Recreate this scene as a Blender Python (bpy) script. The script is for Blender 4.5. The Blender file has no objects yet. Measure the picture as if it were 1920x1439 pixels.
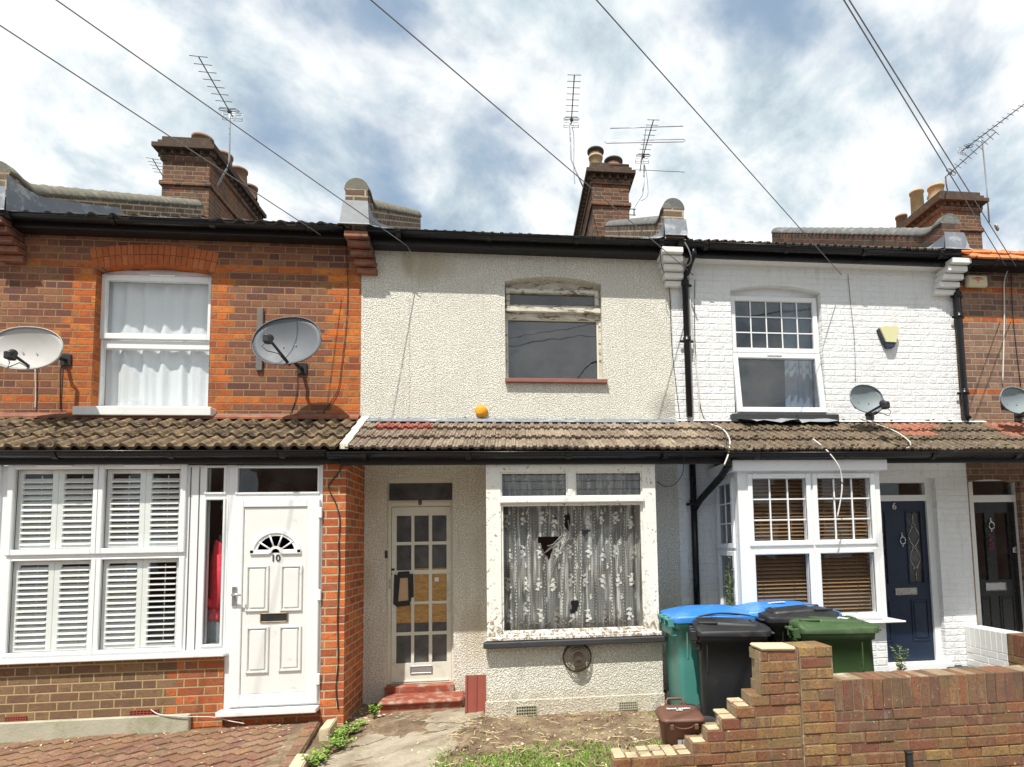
import bpy, bmesh, math, random
from mathutils import Vector, Matrix, geometry
random.seed(7)
R_ = math.radians
SC = bpy.context.scene
COL = SC.collection

# ---------------------------------------------------------------- camera
F_PX, YAW, PITCH, ROLL, CX, CY = 1100.0, 0.111575911, 0.0766468389, -0.0192894736, 1082.51258, 937.075823
CAM = Vector((0, -6.4, 1.66))
_f = Vector((math.sin(YAW)*math.cos(PITCH), math.cos(YAW)*math.cos(PITCH), math.sin(PITCH)))
_r = Vector((math.cos(YAW), -math.sin(YAW), 0)); _u = _r.cross(_f)
_r2 = _r*math.cos(ROLL) + _u*math.sin(ROLL); _u2 = _u*math.cos(ROLL) - _r*math.sin(ROLL)
cd = bpy.data.cameras.new("camera"); cam = bpy.data.objects.new("camera", cd); COL.objects.link(cam)
m = Matrix((_r2, _u2, -_f)).transposed().to_4x4(); m.translation = CAM
cam.matrix_world = m
cd.sensor_width = 36; cd.sensor_fit = 'HORIZONTAL'; cd.lens = F_PX*36/1920
cd.shift_x = (960-CX)/1920; cd.shift_y = (CY-719.5)/1920
cd.clip_end = 2000
SC.camera = cam

# ---------------------------------------------------------------- sun, sky, exposure
SUNV = Vector((.50, 1.0, -2.04)).normalized()      # the way the light travels
sd = bpy.data.lights.new("sun", 'SUN'); sun = bpy.data.objects.new("sun", sd); COL.objects.link(sun)
sun.rotation_euler = SUNV.to_track_quat('-Z', 'Y').to_euler()
sd.energy = 5.0; sd.angle = R_(.55); sd.color = (1, .955, .88)
W_ = bpy.data.worlds.new("World"); SC.world = W_; W_.use_nodes = True
SC.view_settings.view_transform = 'Standard'; SC.view_settings.look = 'None'
SC.view_settings.exposure = 0.30; SC.view_settings.gamma = 1

class NT:
    """tiny node writer"""
    def __init__(s, tree): s.t = tree; s.n = tree.nodes; s.l = tree.links; s.n.clear()
    def add(s, typ, **kw):
        x = s.n.new(typ)
        for k, v in kw.items(): setattr(x, k, v)
        return x
    def put(s, sock, v):
        if v is None: return
        if isinstance(v, bpy.types.NodeSocket): s.l.new(v, sock)
        else:
            if isinstance(v, (tuple, list)) and len(v) == 3 and sock.type == 'RGBA': v = (*v, 1)
            sock.default_value = v
    def ma(s, op, a, b=None, c=None, clamp=False):
        x = s.add('ShaderNodeMath', operation=op); x.use_clamp = clamp
        s.put(x.inputs[0], a); s.put(x.inputs[1], b); s.put(x.inputs[2], c)
        return x.outputs[0]
    def xyz(s, a, b, c):
        x = s.add('ShaderNodeCombineXYZ'); s.put(x.inputs[0], a); s.put(x.inputs[1], b); s.put(x.inputs[2], c); return x.outputs[0]
    def sep(s, v):
        x = s.add('ShaderNodeSeparateXYZ'); s.put(x.inputs[0], v); return x.outputs
    def pos(s): return s.add('ShaderNodeNewGeometry').outputs['Position']
    def obj(s): return s.add('ShaderNodeTexCoord').outputs['Object']
    def island(s): return s.add('ShaderNodeNewGeometry').outputs['Random Per Island']
    def noise(s, vec, scale, detail=3, rough=.55, dist=0.0, out='Fac'):
        x = s.add('ShaderNodeTexNoise'); s.put(x.inputs['Vector'], vec); x.inputs['Scale'].default_value = scale
        x.inputs['Detail'].default_value = detail; x.inputs['Roughness'].default_value = rough
        x.inputs['Distortion'].default_value = dist; return x.outputs[out]
    def vor(s, vec, scale, feature='F1', out='Distance', rnd=1):
        x = s.add('ShaderNodeTexVoronoi', feature=feature); s.put(x.inputs['Vector'], vec)
        x.inputs['Scale'].default_value = scale; x.inputs['Randomness'].default_value = rnd; return x.outputs[out]
    def white(s, vec, out='Value'):
        x = s.add('ShaderNodeTexWhiteNoise', noise_dimensions='3D'); s.put(x.inputs['Vector'], vec); return x.outputs[out]
    def ramp(s, fac, stops, interp='LINEAR'):
        x = s.add('ShaderNodeValToRGB'); e = x.color_ramp; e.interpolation = interp
        while len(e.elements) < len(stops): e.elements.new(.5)
        for el, (p, c) in zip(e.elements, stops):
            el.position = p; el.color = (*c, 1) if len(c) == 3 else c
        s.put(x.inputs[0], fac); return x.outputs[0]
    def sm(s, v, a, b):   # smoothstep map
        x = s.add('ShaderNodeMapRange', interpolation_type='SMOOTHSTEP'); s.put(x.inputs[0], v)
        x.inputs[1].default_value = a; x.inputs[2].default_value = b; return x.outputs[0]
    def mix(s, f, a, b, mode='MIX'):
        x = s.add('ShaderNodeMix', data_type='RGBA', blend_type=mode)
        s.put(x.inputs[0], f); s.put(x.inputs[6], a); s.put(x.inputs[7], b); return x.outputs[2]
    def scl(s, v, k):
        x = s.add('ShaderNodeVectorMath', operation='MULTIPLY'); s.put(x.inputs[0], v); x.inputs[1].default_value = k; return x.outputs[0]
    def bump(s, h, strength=.5, dist=.01, nrm=None):
        x = s.add('ShaderNodeBump'); x.inputs['Strength'].default_value = strength; x.inputs['Distance'].default_value = dist
        s.put(x.inputs['Height'], h); s.put(x.inputs['Normal'], nrm); return x.outputs[0]
    def bsdf(s, col, rough=.6, nrm=None, spec=.5, metal=0, alpha=None, coat=0, trans=0):
        x = s.add('ShaderNodeBsdfPrincipled'); s.put(x.inputs['Base Color'], col); s.put(x.inputs['Roughness'], rough)
        s.put(x.inputs['Normal'], nrm); x.inputs['Specular IOR Level'].default_value = spec; x.inputs['Metallic'].default_value = metal
        x.inputs['Coat Weight'].default_value = coat; x.inputs['Transmission Weight'].default_value = trans
        if alpha is not None: s.put(x.inputs['Alpha'], alpha)
        o = s.add('ShaderNodeOutputMaterial'); s.l.new(x.outputs[0], o.inputs[0]); return x

# sky: Nishita behind high thin cloud
w = NT(W_.node_tree)
dirv = w.add('ShaderNodeTexCoord').outputs['Generated']
dx, dy, dz = w.sep(dirv)
zz = w.ma('ADD', w.ma('MAXIMUM', dz, 0.0), .50)
pu = w.ma('DIVIDE', dx, zz); pv = w.ma('DIVIDE', dy, zz)
ca, sa = math.cos(R_(35)), math.sin(R_(35))
ru = w.ma('ADD', w.ma('MULTIPLY', pu, ca), w.ma('MULTIPLY', pv, sa))
rv = w.ma('SUBTRACT', w.ma('MULTIPLY', pv, ca), w.ma('MULTIPLY', pu, sa))
cv = w.xyz(w.ma('MULTIPLY', ru, 1.0), w.ma('MULTIPLY', rv, 1.25), 5.3)
n1 = w.noise(cv, 2.3, 7, .55, .15)
n2 = w.noise(cv, 7.0, 5, .55, .2)
nn = w.ma('ADD', w.ma('MULTIPLY', n1, .66), w.ma('MULTIPLY', n2, .34))
cover = w.sm(nn, .34, .51)
shade = w.ramp(w.noise(w.xyz(ru, rv, 9.1), 4.6, 7, .60, .25), [(.35, (.40, .50, .58)), (.46, (.66, .75, .80)), (.56, (.97, .99, .99))])
sky = w.add('ShaderNodeTexSky', sky_type='NISHITA'); sky.sun_disc = False
sky.sun_elevation = math.asin(-SUNV.z); sky.sun_rotation = math.atan2(-SUNV.x, -SUNV.y)
b1 = w.add('ShaderNodeBackground'); w.put(b1.inputs[0], w.mix(.62, sky.outputs[0], (4.4, 5.9, 7.6))); b1.inputs[1].default_value = .085
b2 = w.add('ShaderNodeBackground'); w.put(b2.inputs[0], shade); b2.inputs[1].default_value = .90
mx = w.add('ShaderNodeMixShader'); w.put(mx.inputs[0], cover); w.l.new(b1.outputs[0], mx.inputs[1]); w.l.new(b2.outputs[0], mx.inputs[2])
wo = w.add('ShaderNodeOutputWorld'); w.l.new(mx.outputs[0], wo.inputs[0])

# ---------------------------------------------------------------- measuring: a photo pixel on a wall plane gives metres
def ray(x, y):
    d = _r2*((x-CX)/F_PX) - _u2*((y-CY)/F_PX) + _f
    return d
def P(x, y, Y):
    d = ray(x, y); p = CAM + d*((Y-CAM.y)/d.y); return p.x, p.z
def P3(x, y, Y):
    a = P(x, y, Y); return Vector((a[0], Y, a[1]))
def G(x, y, z):
    d = ray(x, y); p = CAM + d*((z-CAM.z)/d.z); return p.x, p.y
def RC(x0, y0, x1, y1, Y):
    a = P(x0, y0, Y); b = P(x1, y1, Y); return a[0], b[0], b[1], a[1]       # x0,x1,z0,z1
def X(px, py, Y=0): return P(px, py, Y)[0]
def Z(px, py, Y=0): return P(px, py, Y)[1]

# ---------------------------------------------------------------- materials
MAT = {}
def mat(name):
    m = bpy.data.materials.new(name); m.use_nodes = True; MAT[name] = m; return m, NT(m.node_tree)
def plain(name, col, rough=.5, var=.12, scale=6, bump=0, bscale=60, spec=.5, metal=0, dirt=None, coat=0, bdist=.002):
    m, n = mat(name); p = n.obj()
    c = n.mix(n.noise(p, scale, 4), tuple(v*(1-var) for v in col), tuple(min(1, v*(1+var)) for v in col))
    if dirt:
        c = n.mix(n.ma('MULTIPLY', n.sm(n.noise(p, dirt[1], 5, .65, .4), dirt[2], dirt[2]+.2), dirt[3]), c, dirt[0])
    nr = n.bump(n.noise(p, bscale, 3), bump, bdist) if bump else None
    n.bsdf(c, n.ma('ADD', n.ma('MULTIPLY', n.noise(p, scale*2.3, 2), .25), rough-.12), nr, spec, metal, coat=coat); return m

def brickcoords(n, h, bond, seed, wob=.006, flat=False, rot=0, slope=0):
    if flat:
        px, py, pz = n.sep(n.pos()); c, s_ = math.cos(rot), math.sin(rot)
        u = n.ma('ADD', n.ma('MULTIPLY', px, c), n.ma('MULTIPLY', py, s_)); v = n.ma('SUBTRACT', n.ma('MULTIPLY', py, c), n.ma('MULTIPLY', px, s_))
        u = n.ma('ADD', u, 50); v = n.ma('ADD', v, 50)
    else:
        px, py, pz = n.sep(n.pos()); u = n.ma('ADD', n.ma('ADD', px, py), 40); v = n.ma('SUBTRACT', n.ma('ADD', pz, h*60), n.ma('MULTIPLY', py, slope))
    wn = n.noise(n.pos(), 9, 3, .6, out='Color'); wx, wy, wz = n.sep(wn)
    u = n.ma('ADD', u, n.ma('MULTIPLY', n.ma('SUBTRACT', wx, .5), wob*2)); v = n.ma('ADD', v, n.ma('MULTIPLY', n.ma('SUBTRACT', wy, .5), wob))
    vr = n.ma('DIVIDE', v, h); row = n.ma('FLOOR', vr); par = n.ma('MODULO', row, 2.0)
    dv = n.ma('MULTIPLY', n.ma('SUBTRACT', vr, row), h); dv = n.ma('MINIMUM', dv, n.ma('SUBTRACT', h, dv))
    L = .225*h/.075
    if bond == 'flemish': Pp = L*1.5
    elif bond == 'block': Pp = h*2; L = h*2
    else: Pp = L
    uu = n.ma('ADD', n.ma('DIVIDE', u, Pp), n.ma('MULTIPLY', par, .5)); cell = n.ma('FLOOR', uu)
    t = n.ma('MULTIPLY', n.ma('SUBTRACT', uu, cell), Pp)
    if bond == 'flemish':
        isH = n.ma('GREATER_THAN', t, L); t = n.ma('SUBTRACT', t, n.ma('MULTIPLY', isH, L)); wd = n.ma('SUBTRACT', L, n.ma('MULTIPLY', isH, L/2))
        du = n.ma('MINIMUM', t, n.ma('SUBTRACT', wd, t)); cid = n.ma('ADD', n.ma('MULTIPLY', cell, 2), isH)
    else:
        du = n.ma('MINIMUM', t, n.ma('SUBTRACT', Pp, t)); cid = cell
    d = n.ma('MINIMUM', du, dv)
    idv = n.xyz(cid, row, seed)
    return px, pz, d, par, idv

def brickmat(name, palette, mortar, h=.075, bond='flemish', mj=.0055, zones=(), zpal=None, seed=1.0, bump=.7, var=.35, stain=None, flat=False, rot=0, specks=None, slope=0):
    m, n = mat(name)
    px, pz, d, par, idv = brickcoords(n, h, bond, seed, flat=flat, rot=rot, slope=slope)
    face = n.sm(d, mj*.7, mj*1.5); rv = n.white(idv); rc = n.white(n.scl(idv, (1.7, 1.3, 1)))
    st = [(i/len(palette), c) for i, c in enumerate(palette)]
    c = n.ramp(rv, st, 'CONSTANT')
    if zones:
        zc = n.ramp(rv, [(i/len(zpal), q) for i, q in enumerate(zpal)], 'CONSTANT'); tot = None
        for (x0, x1, z0, z1, tl, tr) in zones:
            a = n.ma('GREATER_THAN', px, n.ma('SUBTRACT', x0, n.ma('MULTIPLY', par, tl)))
            b = n.ma('LESS_THAN', px, n.ma('ADD', x1, n.ma('MULTIPLY', par, tr)))
            q = n.ma('MULTIPLY', n.ma('MULTIPLY', a, b), n.ma('MULTIPLY', n.ma('GREATER_THAN', pz, z0), n.ma('LESS_THAN', pz, z1)))
            tot = q if tot is None else n.ma('MAXIMUM', tot, q)
        c = n.mix(tot, c, zc)
    p = n.pos()
    c = n.mix(n.ma('MULTIPLY', n.ma('SUBTRACT', 1.0, rc), var), c, (.06, .045, .04))
    c = n.mix(n.ma('MULTIPLY', n.sm(n.noise(n.scl(p, (1, 1, 1.8)), 13, 4, .7, .6), .48, .66), .55), c, n.mix(n.noise(p, 4, 2), (.09, .05, .04), (.14, .085, .06)))
    c = n.mix(n.ma('MULTIPLY', n.sm(n.noise(n.scl(p, (1, 1, 1.4)), 21, 3, .7), .55, .70), .30), c, tuple(min(1, v*1.7) for v in palette[1]))
    sp = n.noise(p, 70, 3, .7)
    c = n.mix(n.ma('MULTIPLY', n.sm(sp, .50, .68), .5), c, tuple(v*.35 for v in palette[0]))
    c = n.mix(n.ma('MULTIPLY', n.sm(n.noise(p, 2.3, 4), .45, .75), .25), c, tuple(v*.5 for v in palette[-1]))
    mc = n.mix(n.noise(p, 14, 4), tuple(v*.62 for v in mortar), mortar)
    c = n.mix(face, mc, c)
    if stain:
        for (scol, ss, lo, amt) in stain: c = n.mix(n.ma('MULTIPLY', n.sm(n.noise(p, ss, 5, .62, .3), lo, lo+.16), amt), c, scol)
    if specks: c = n.mix(n.ma('MULTIPLY', n.sm(n.noise(p, specks[1], 3, .7), specks[2], specks[2]+.06), specks[3]), c, specks[0])
    hgt = n.ma('ADD', n.ma('MULTIPLY', face, 1.0), n.ma('MULTIPLY', n.noise(p, 60, 4, .7), .55)); hgt = n.ma('ADD', hgt, n.ma('MULTIPLY', rc, .3))
    n.bsdf(c, .88, n.bump(hgt, bump, .006), .25); return m

BROWN = [(.25, .095, .052), (.29, .115, .058), (.205, .08, .05), (.31, .14, .07), (.235, .095, .06), (.15, .062, .048)]
ORANGE = [(.60, .155, .024), (.50, .115, .022), (.66, .19, .03), (.42, .09, .024), (.56, .14, .026)]
NEWRED = [(.55, .135, .040), (.46, .11, .036), (.60, .17, .048), (.40, .10, .036), (.42, .13, .055)]
CHIM = [(.17, .075, .042), (.20, .10, .052), (.12, .06, .038), (.24, .085, .048), (.16, .095, .055)]
z10 = Z(290, 505); 
zo = [(X(392, 700)+.0, X(392, 700)+.235, Z(400, 780), Z(400, 505), 0, -.08), (X(150, 700)-.19, X(180, 700)+.02, Z(400, 780), Z(170, 505), -.08, 0),
      (X(660, 600)-.20, -1.4, 2.9, Z(660, 515), .08, 0), (-6, -1.4, Z(300, 632), Z(300, 619), 0, 0), (-6, -1.4, Z(300, 757), Z(300, 743), 0, 0),
      (-6, -1.4, Z(300, 505), Z(300, 492), 0, 0)]
brickmat('brick_brown', BROWN, (.36, .225, .12), zones=zo, zpal=ORANGE, seed=3, h=.0745, stain=[((.05, .04, .035), 1.4, .56, .35)])
brickmat('brick_base', [(.22, .135, .07), (.27, .165, .085), (.175, .105, .062), (.25, .16, .08), (.21, .115, .07), (.29, .18, .10)], (.48, .37, .19), zones=[(X(330, 1300, -.7), -1.3, 0, 1.1, .08, 0)], zpal=NEWRED, seed=8, h=.0765)
brickmat('brick_new', NEWRED, (.55, .44, .29), bond='stretcher', seed=5, h=.075, var=.2, mj=.006)
brickmat('brick_house4', [(.25, .14, .095), (.30, .17, .11), (.20, .11, .08), (.33, .20, .13)], (.38, .30, .23), seed=11, zones=[(5, 9, Z(1900, 606), Z(1900, 595), 0, 0), (5, 9, Z(1900, 742), Z(1900, 731), 0, 0), (5, 9, Z(1900, 553), Z(1900, 541), 0, 0)], zpal=ORANGE)
brickmat('brick_chimney', CHIM, (.30, .235, .16), seed=17, h=.075, stain=[((.05, .048, .04), 3, .5, .6)])
brickmat('brick_corbel', [(.33, .11, .06), (.28, .09, .05), (.36, .14, .08)], (.25, .19, .14), seed=21, stain=[((.04, .035, .03), 4, .5, .5)])
brickmat('brick_parapet', [(.20, .13, .085), (.16, .10, .07), (.25, .17, .11)], (.50, .43, .31), seed=23, mj=.009, bond='stretcher', slope=.55, h=.08, stain=[((.05, .048, .04), 4, .5, .4)])
brickmat('brick_parapet_red', [(.20, .085, .055), (.14, .08, .055), (.26, .10, .06), (.11, .07, .05)], (.20, .16, .12), seed=29, mj=.006, bond='stretcher', slope=.55, h=.08, stain=[((.05, .045, .04), 5, .48, .7), ((.36, .17, .12), 9, .60, .6)])
brickmat('block_paving', [(.28, .15, .092), (.24, .125, .078), (.32, .18, .11), (.22, .125, .085)], (.11, .085, .055), h=.1, bond='block', flat=True, rot=R_(52), seed=9, mj=.005, stain=[((.36, .25, .17), 2.0, .44, .75), ((.17, .13, .08), 3.1, .52, .65), ((.24, .20, .09), 1.3, .56, .6)], specks=((.60, .50, .38), 30, .60, .8), var=.35)

def painted_brick(name, col, seed=2):
    m, n = mat(name); px, pz, d, par, idv = brickcoords(n, .0745, 'flemish', seed, wob=.014); p = n.pos()
    face = n.ma('MULTIPLY', n.sm(d, .0, .012), n.sm(n.noise(p, 11, 4, .6), .25, .6))
    c = n.mix(n.ma('MULTIPLY', n.sm(n.noise(p, 3, 5, .65), .5, .8), .35), col, tuple(v*.80 for v in col))
    c = n.mix(n.ma('MULTIPLY', n.sm(n.noise(n.scl(p, (4, 4, .5)), 3, 5, .65), .50, .72), .38), c, (.48, .47, .43))
    c = n.mix(n.ma('MULTIPLY', n.sm(n.noise(p, 24, 4, .75, .5), .66, .70), .7), c, (.38, .30, .24))
    hgt = n.ma('ADD', face, n.ma('MULTIPLY', n.noise(p, 30, 5, .7), 1.5)); hgt = n.ma('ADD', hgt, n.ma('MULTIPLY', n.white(idv), .45))
    n.bsdf(c, .7, n.bump(hgt, .62, .010), .3); return m
painted_brick('white_painted_brick', (.76, .77, .765))
def roughcast(name, col, stains_and_shade):
    m, n = mat(name); p = n.pos()
    a = n.noise(p, 74, 2, .6, .3); b = n.vor(p, 60, out='Distance'); g = n.noise(p, 120, 2)
    hgt = n.ma('ADD', n.ma('MULTIPLY', n.sm(a, .32, .68), 1.0), n.ma('MULTIPLY', b, .5)); hgt = n.ma('ADD', hgt, n.ma('MULTIPLY', g, .25))
    c = n.mix(n.sm(a, .36, .58), tuple(v*.60 for v in col), col)  # pits darkened in the colour, standing in for shade between the grains
    c = n.mix(n.ma('MULTIPLY', n.sm(n.noise(p, 1.3, 5, .6), .44, .72), .5), c, tuple(v*.80*k for v, k in zip(col, (1, .99, .96))))
    x, y, z = n.sep(p)
    # yellowish stains by the bay and soil; under the eaves also painted shade tone
    st = n.noise(n.scl(p, (3.2, 3.2, .55)), 1.9, 5, .6)
    for (cx, cz, rx, rz, amt) in stains_and_shade:
        e = n.ma('ADD', n.ma('POWER', n.ma('DIVIDE', n.ma('SUBTRACT', x, cx), rx), 2), n.ma('POWER', n.ma('DIVIDE', n.ma('SUBTRACT', z, cz), rz), 2))
        e = n.ma('MULTIPLY', n.sm(n.ma('ADD', e, n.ma('MULTIPLY', st, 1.1)), 1.45, .35), min(1, amt*1.25))
        c = n.mix(e, c, (.46, .36, .20))
    # soot by the party wall and a filled crack
    e = n.ma('ADD', n.ma('POWER', n.ma('DIVIDE', n.ma('SUBTRACT', x, X(1248, 765)), .22), 2), n.ma('POWER', n.ma('DIVIDE', n.ma('SUBTRACT', z, Z(1248, 765)), .22), 2))
    c = n.mix(n.ma('MULTIPLY', n.sm(n.ma('ADD', e, n.ma('MULTIPLY', n.noise(p, 7, 4), 1.2)), 1.7, .4), .55), c, (.27, .26, .24))
    cr = n.ma('ABSOLUTE', n.ma('ADD', n.ma('SUBTRACT', x, X(768, 680)), n.ma('MULTIPLY', n.ma('SUBTRACT', n.noise(n.scl(p, (0, 0, 1)), 5, 4, .7), .5), .09)))
    cr = n.ma('MULTIPLY', n.ma('MULTIPLY', n.sm(cr, .010, .002), n.ma('GREATER_THAN', z, 3.05)), n.ma('LESS_THAN', z, Z(770, 560)))
    c = n.mix(n.ma('MULTIPLY', cr, .45), c, (.36, .34, .30))
    vc = n.sep(n.vor(n.scl(p, (1, 1, 1.3)), 1.7, out='Color'))[0]
    c = n.mix(n.ma('MULTIPLY', n.sm(vc, .3, .9), .16), c, (.60, .57, .47))
    dr = n.noise(n.scl(p, (5, 5, .35)), 3, 4, .65)
    c = n.mix(n.ma('MULTIPLY', n.sm(dr, .52, .70), .22), c, (.50, .46, .37))
    n.bsdf(c, .92, n.bump(hgt, 1.0, .0095), .2); return m
roughcast('roughcast', (.97, .94, .83), [(X(800, 500), Z(800, 500), .42, .28, .5), (X(890, 1200), Z(890, 1190), .20, .45, .45), (X(1000, 1330, -.7), .12, 2.2, .22, .35), (X(765, 475), Z(765, 490), .1, .25, .5), (X(690, 1100), Z(690, 1090), .12, .3, .25)])
plain('sooty_brick', (.085, .06, .045), .9, .35, 7, .5, 50, .2, 0, ((.17, .12, .08), 9, .5, .6), bdist=.008)
plain('lead', (.17, .19, .215), .6, .3, 5, .25, 9, .4, 0, ((.55, .56, .56), 7, .5, .6), bdist=.01)
plain('lead_light', (.25, .265, .28), .65, .2, 5, .25, 9, .4, 0, ((.20, .21, .23), 7, .55, .5), bdist=.01)
plain('black_gutter', (.007, .007, .008), .30, .2, 5, spec=.38)
plain('black_fascia', (.009, .008, .008), .5, .3, 8, .3, 12, dirt=((.30, .27, .25), 16, .70, .8))
plain('white_upvc', (.77, .78, .78), .30, .03, 3, spec=.5)
plain('white_gasket', (.10, .10, .10), .5)
plain('cream_paint', (.66, .62, .52), .6, .1, 5, .2, 40, dirt=((.32, .27, .2), 12, .60, .5))
plain('offwhite_paint', (.73, .73, .70), .5, .08, 4, .15, 40, dirt=((.42, .38, .30), 9, .58, .5))
plain('recess_shade_cream', (.66, .67, .58), .55, .1, 5, .2, 40, dirt=((.42, .39, .28), 6, .52, .6))  # cream base carries the warm shade tone of the door recess, dirt on top
plain('shutter_white', (.88, .90, .88), .45, .03)
plain('black_paint', (.02, .02, .022), .45, .2, 10)
plain('black_sill', (.035, .035, .038), .6, .3, 8, .3, 25, dirt=((.22, .2, .18), 14, .62, .7))
plain('red_tile', (.27, .065, .035), .7, .25, 6, .4, 40, dirt=((.38, .29, .22), 8, .46, .8), bdist=.004)
plain('red_terracotta', (.24, .058, .038), .65, .2, 6, .2, 50)
plain('red_sill', (.25, .10, .075), .6, .2, 6)
def concrete():
    m, n = mat('concrete'); p = n.pos(); w1 = n.noise(p, 3, 4, .6, out='Color'); v = n.add('ShaderNodeVectorMath', operation='ADD'); n.put(v.inputs[0], p); n.put(v.inputs[1], n.scl(w1, (.35, .35, 0)))
    cr = n.vor(v.outputs[0], .75, 'DISTANCE_TO_EDGE'); ck = n.sm(cr, .010, .002)
    c = n.ramp(n.noise(p, 2.6, 6, .68, .2), [(.32, (.20, .165, .115)), (.46, (.31, .26, .19)), (.58, (.40, .35, .27)), (.70, (.30, .25, .18))])
    c = n.mix(n.ma('MULTIPLY', n.sm(n.noise(p, 6, 5, .7), .54, .66), .5), c, (.22, .20, .10))
    c = n.mix(n.ma('MULTIPLY', n.sm(n.noise(p, 48, 3, .7), .62, .68), .6), c, (.55, .50, .40))
    c = n.mix(n.ma('MULTIPLY', ck, .8), c, (.09, .08, .05))
    h = n.ma('ADD', n.ma('MULTIPLY', n.noise(p, 30, 5, .75), 1), n.ma('MULTIPLY', ck, -1.5)); n.bsdf(c, .92, n.bump(h, .9, .009), .2)
concrete()
plain('concrete_kerb', (.42, .40, .31), .9, .2, 6, .5, 50, .2, 0, ((.26, .26, .16), 5, .48, .6), bdist=.006)
plain('sandstone', (.60, .50, .33), .9, .2, 8, .5, 50, dirt=((.36, .30, .2), 9, .5, .6), bdist=.006)
plain('asphalt', (.10, .10, .10), .9, .2, 20, .4, 200, .2)
plain('pavement', (.32, .31, .29), .9, .15, 4, .3, 80, .2)
plain('grey_tiles', (.15, .15, .155), .55, .15, 5, .1, 60)
plain('dish_dark', (.115, .125, .14), .62, .1, 4, dirt=((.15, .16, .17), 6, .55, .5))
plain('dish_pale', (.40, .385, .365), .6, .1, 4, dirt=((.34, .32, .30), 8, .5, .5))
plain('dish_grey', (.20, .235, .25), .6, .1, 4)
plain('black_plastic', (.022, .022, .024), .45, .25, 5, .2, 90)
plain('rubber', (.03, .03, .03), .8)
plain('metal_galv', (.42, .43, .45), .4, .15, 10, metal=.7)
plain('metal_aerial', (.13, .14, .155), .5, .2, 10, metal=.2)
plain('chrome', (.62, .62, .60), .25, .05, metal=.9)
plain('rusty_wire', (.09, .065, .05), .8, .3, 20)
plain('pot_buff', (.50, .36, .19), .8, .2, 9, .3, 40, dirt=((.16, .12, .08), 8, .55, .6))
plain('pot_brown', (.26, .15, .09), .8, .2, 9, .3, 40, dirt=((.1, .08, .06), 8, .5, .6))
plain('pot_red', (.33, .12, .065), .8, .2, 9, .3, 40)
plain('cable_black', (.022, .022, .022), .6)
plain('cable_grey', (.16, .16, .165), .6)
plain('cable_white', (.62, .60, .55), .6)
plain('coping', (.165, .155, .125), .9, .25, 9, .6, 50, .2, 0, ((.33, .33, .22), 7, .5, .5), bdist=.008)
plain('coping_grey', (.14, .14, .135), .9, .25, 9, .6, 50, .2, 0, ((.33, .32, .29), 7, .5, .5), bdist=.008)
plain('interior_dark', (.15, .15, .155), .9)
plain('curtain_white', (.74, .77, .80), .9, .03)
plain('blind_brown', (.27, .165, .085), .55, .12, 10)
plain('wood_grey', (.16, .145, .13), .85, .3, 12, .6, 30)
plain('soffit_white', (.72, .72, .69), .5, .05)
plain('navy_door', (.008, .019, .045), .4, .1, 4, spec=.5)
plain('black_door', (.012, .013, .014), .25, .1, 4, spec=.5)
plain('tape_black', (.014, .013, .014), .38, .2, 10, .8, 25, bdist=.01)
plain('cardboard', (.52, .36, .235), .8, .08, 8)
plain('alarm_cream', (.66, .63, .42), .5, .05)
plain('alarm_yellow', (.64, .62, .35), .5, .05)
plain('navy_plastic', (.02, .03, .06), .4)
plain('orange_foam', (.80, .33, .015), .8, .25, 30, .8, 90, bdist=.006, dirt=((.45, .15, .01), 40, .5, .7))
plain('bin_teal', (.065, .245, .215), .48, .1, 3, .12, 40, dirt=((.22, .29, .23), 2.6, .50, .55))
plain('bin_blue', (.035, .20, .56), .42, .1, 4, .12, 40, dirt=((.20, .38, .66), 4, .5, .4))
plain('bin_black', (.014, .014, .016), .52, .15, 4, .15, 60, dirt=((.07, .06, .05), 4, .55, .5))
plain('bin_green', (.040, .080, .026), .55, .2, 4, .12, 40, dirt=((.13, .17, .09), 4, .52, .5))
plain('caddy_brown', (.14, .065, .042), .5, .1, 5, .1, 80)
plain('sticker_white', (.72, .74, .76), .6, .1, 200)
plain('sticker_grey', (.33, .33, .35), .6, .5, 260)
plain('red_fabric', (.72, .05, .08), .9, .2, 14, .5, 40)
plain('charm_red', (.25, .03, .04), .6)
plain('grey_fabric', (.25, .28, .30), .9, .2, 14)
plain('leaf_green', (.20, .33, .05), .6, .35, 14)
plain('leaf_olive', (.17, .22, .07), .6, .35, 14)
plain('straw', (.70, .60, .34), .8, .2, 20)
plain('mortar_sunlit', (.52, .42, .27), .95, .3, 14, .9, 60, dirt=((.33, .25, .15), 9, .48, .7), bdist=.006)
plain('mortar', (.27, .20, .12), .95, .4, 12, .8, 60, dirt=((.62, .56, .44), 5, .56, .85), bdist=.006)
plain('dark_grey_text', (.05, .06, .07), .5)
plain('brass', (.30, .22, .10), .4, metal=.6)

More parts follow.
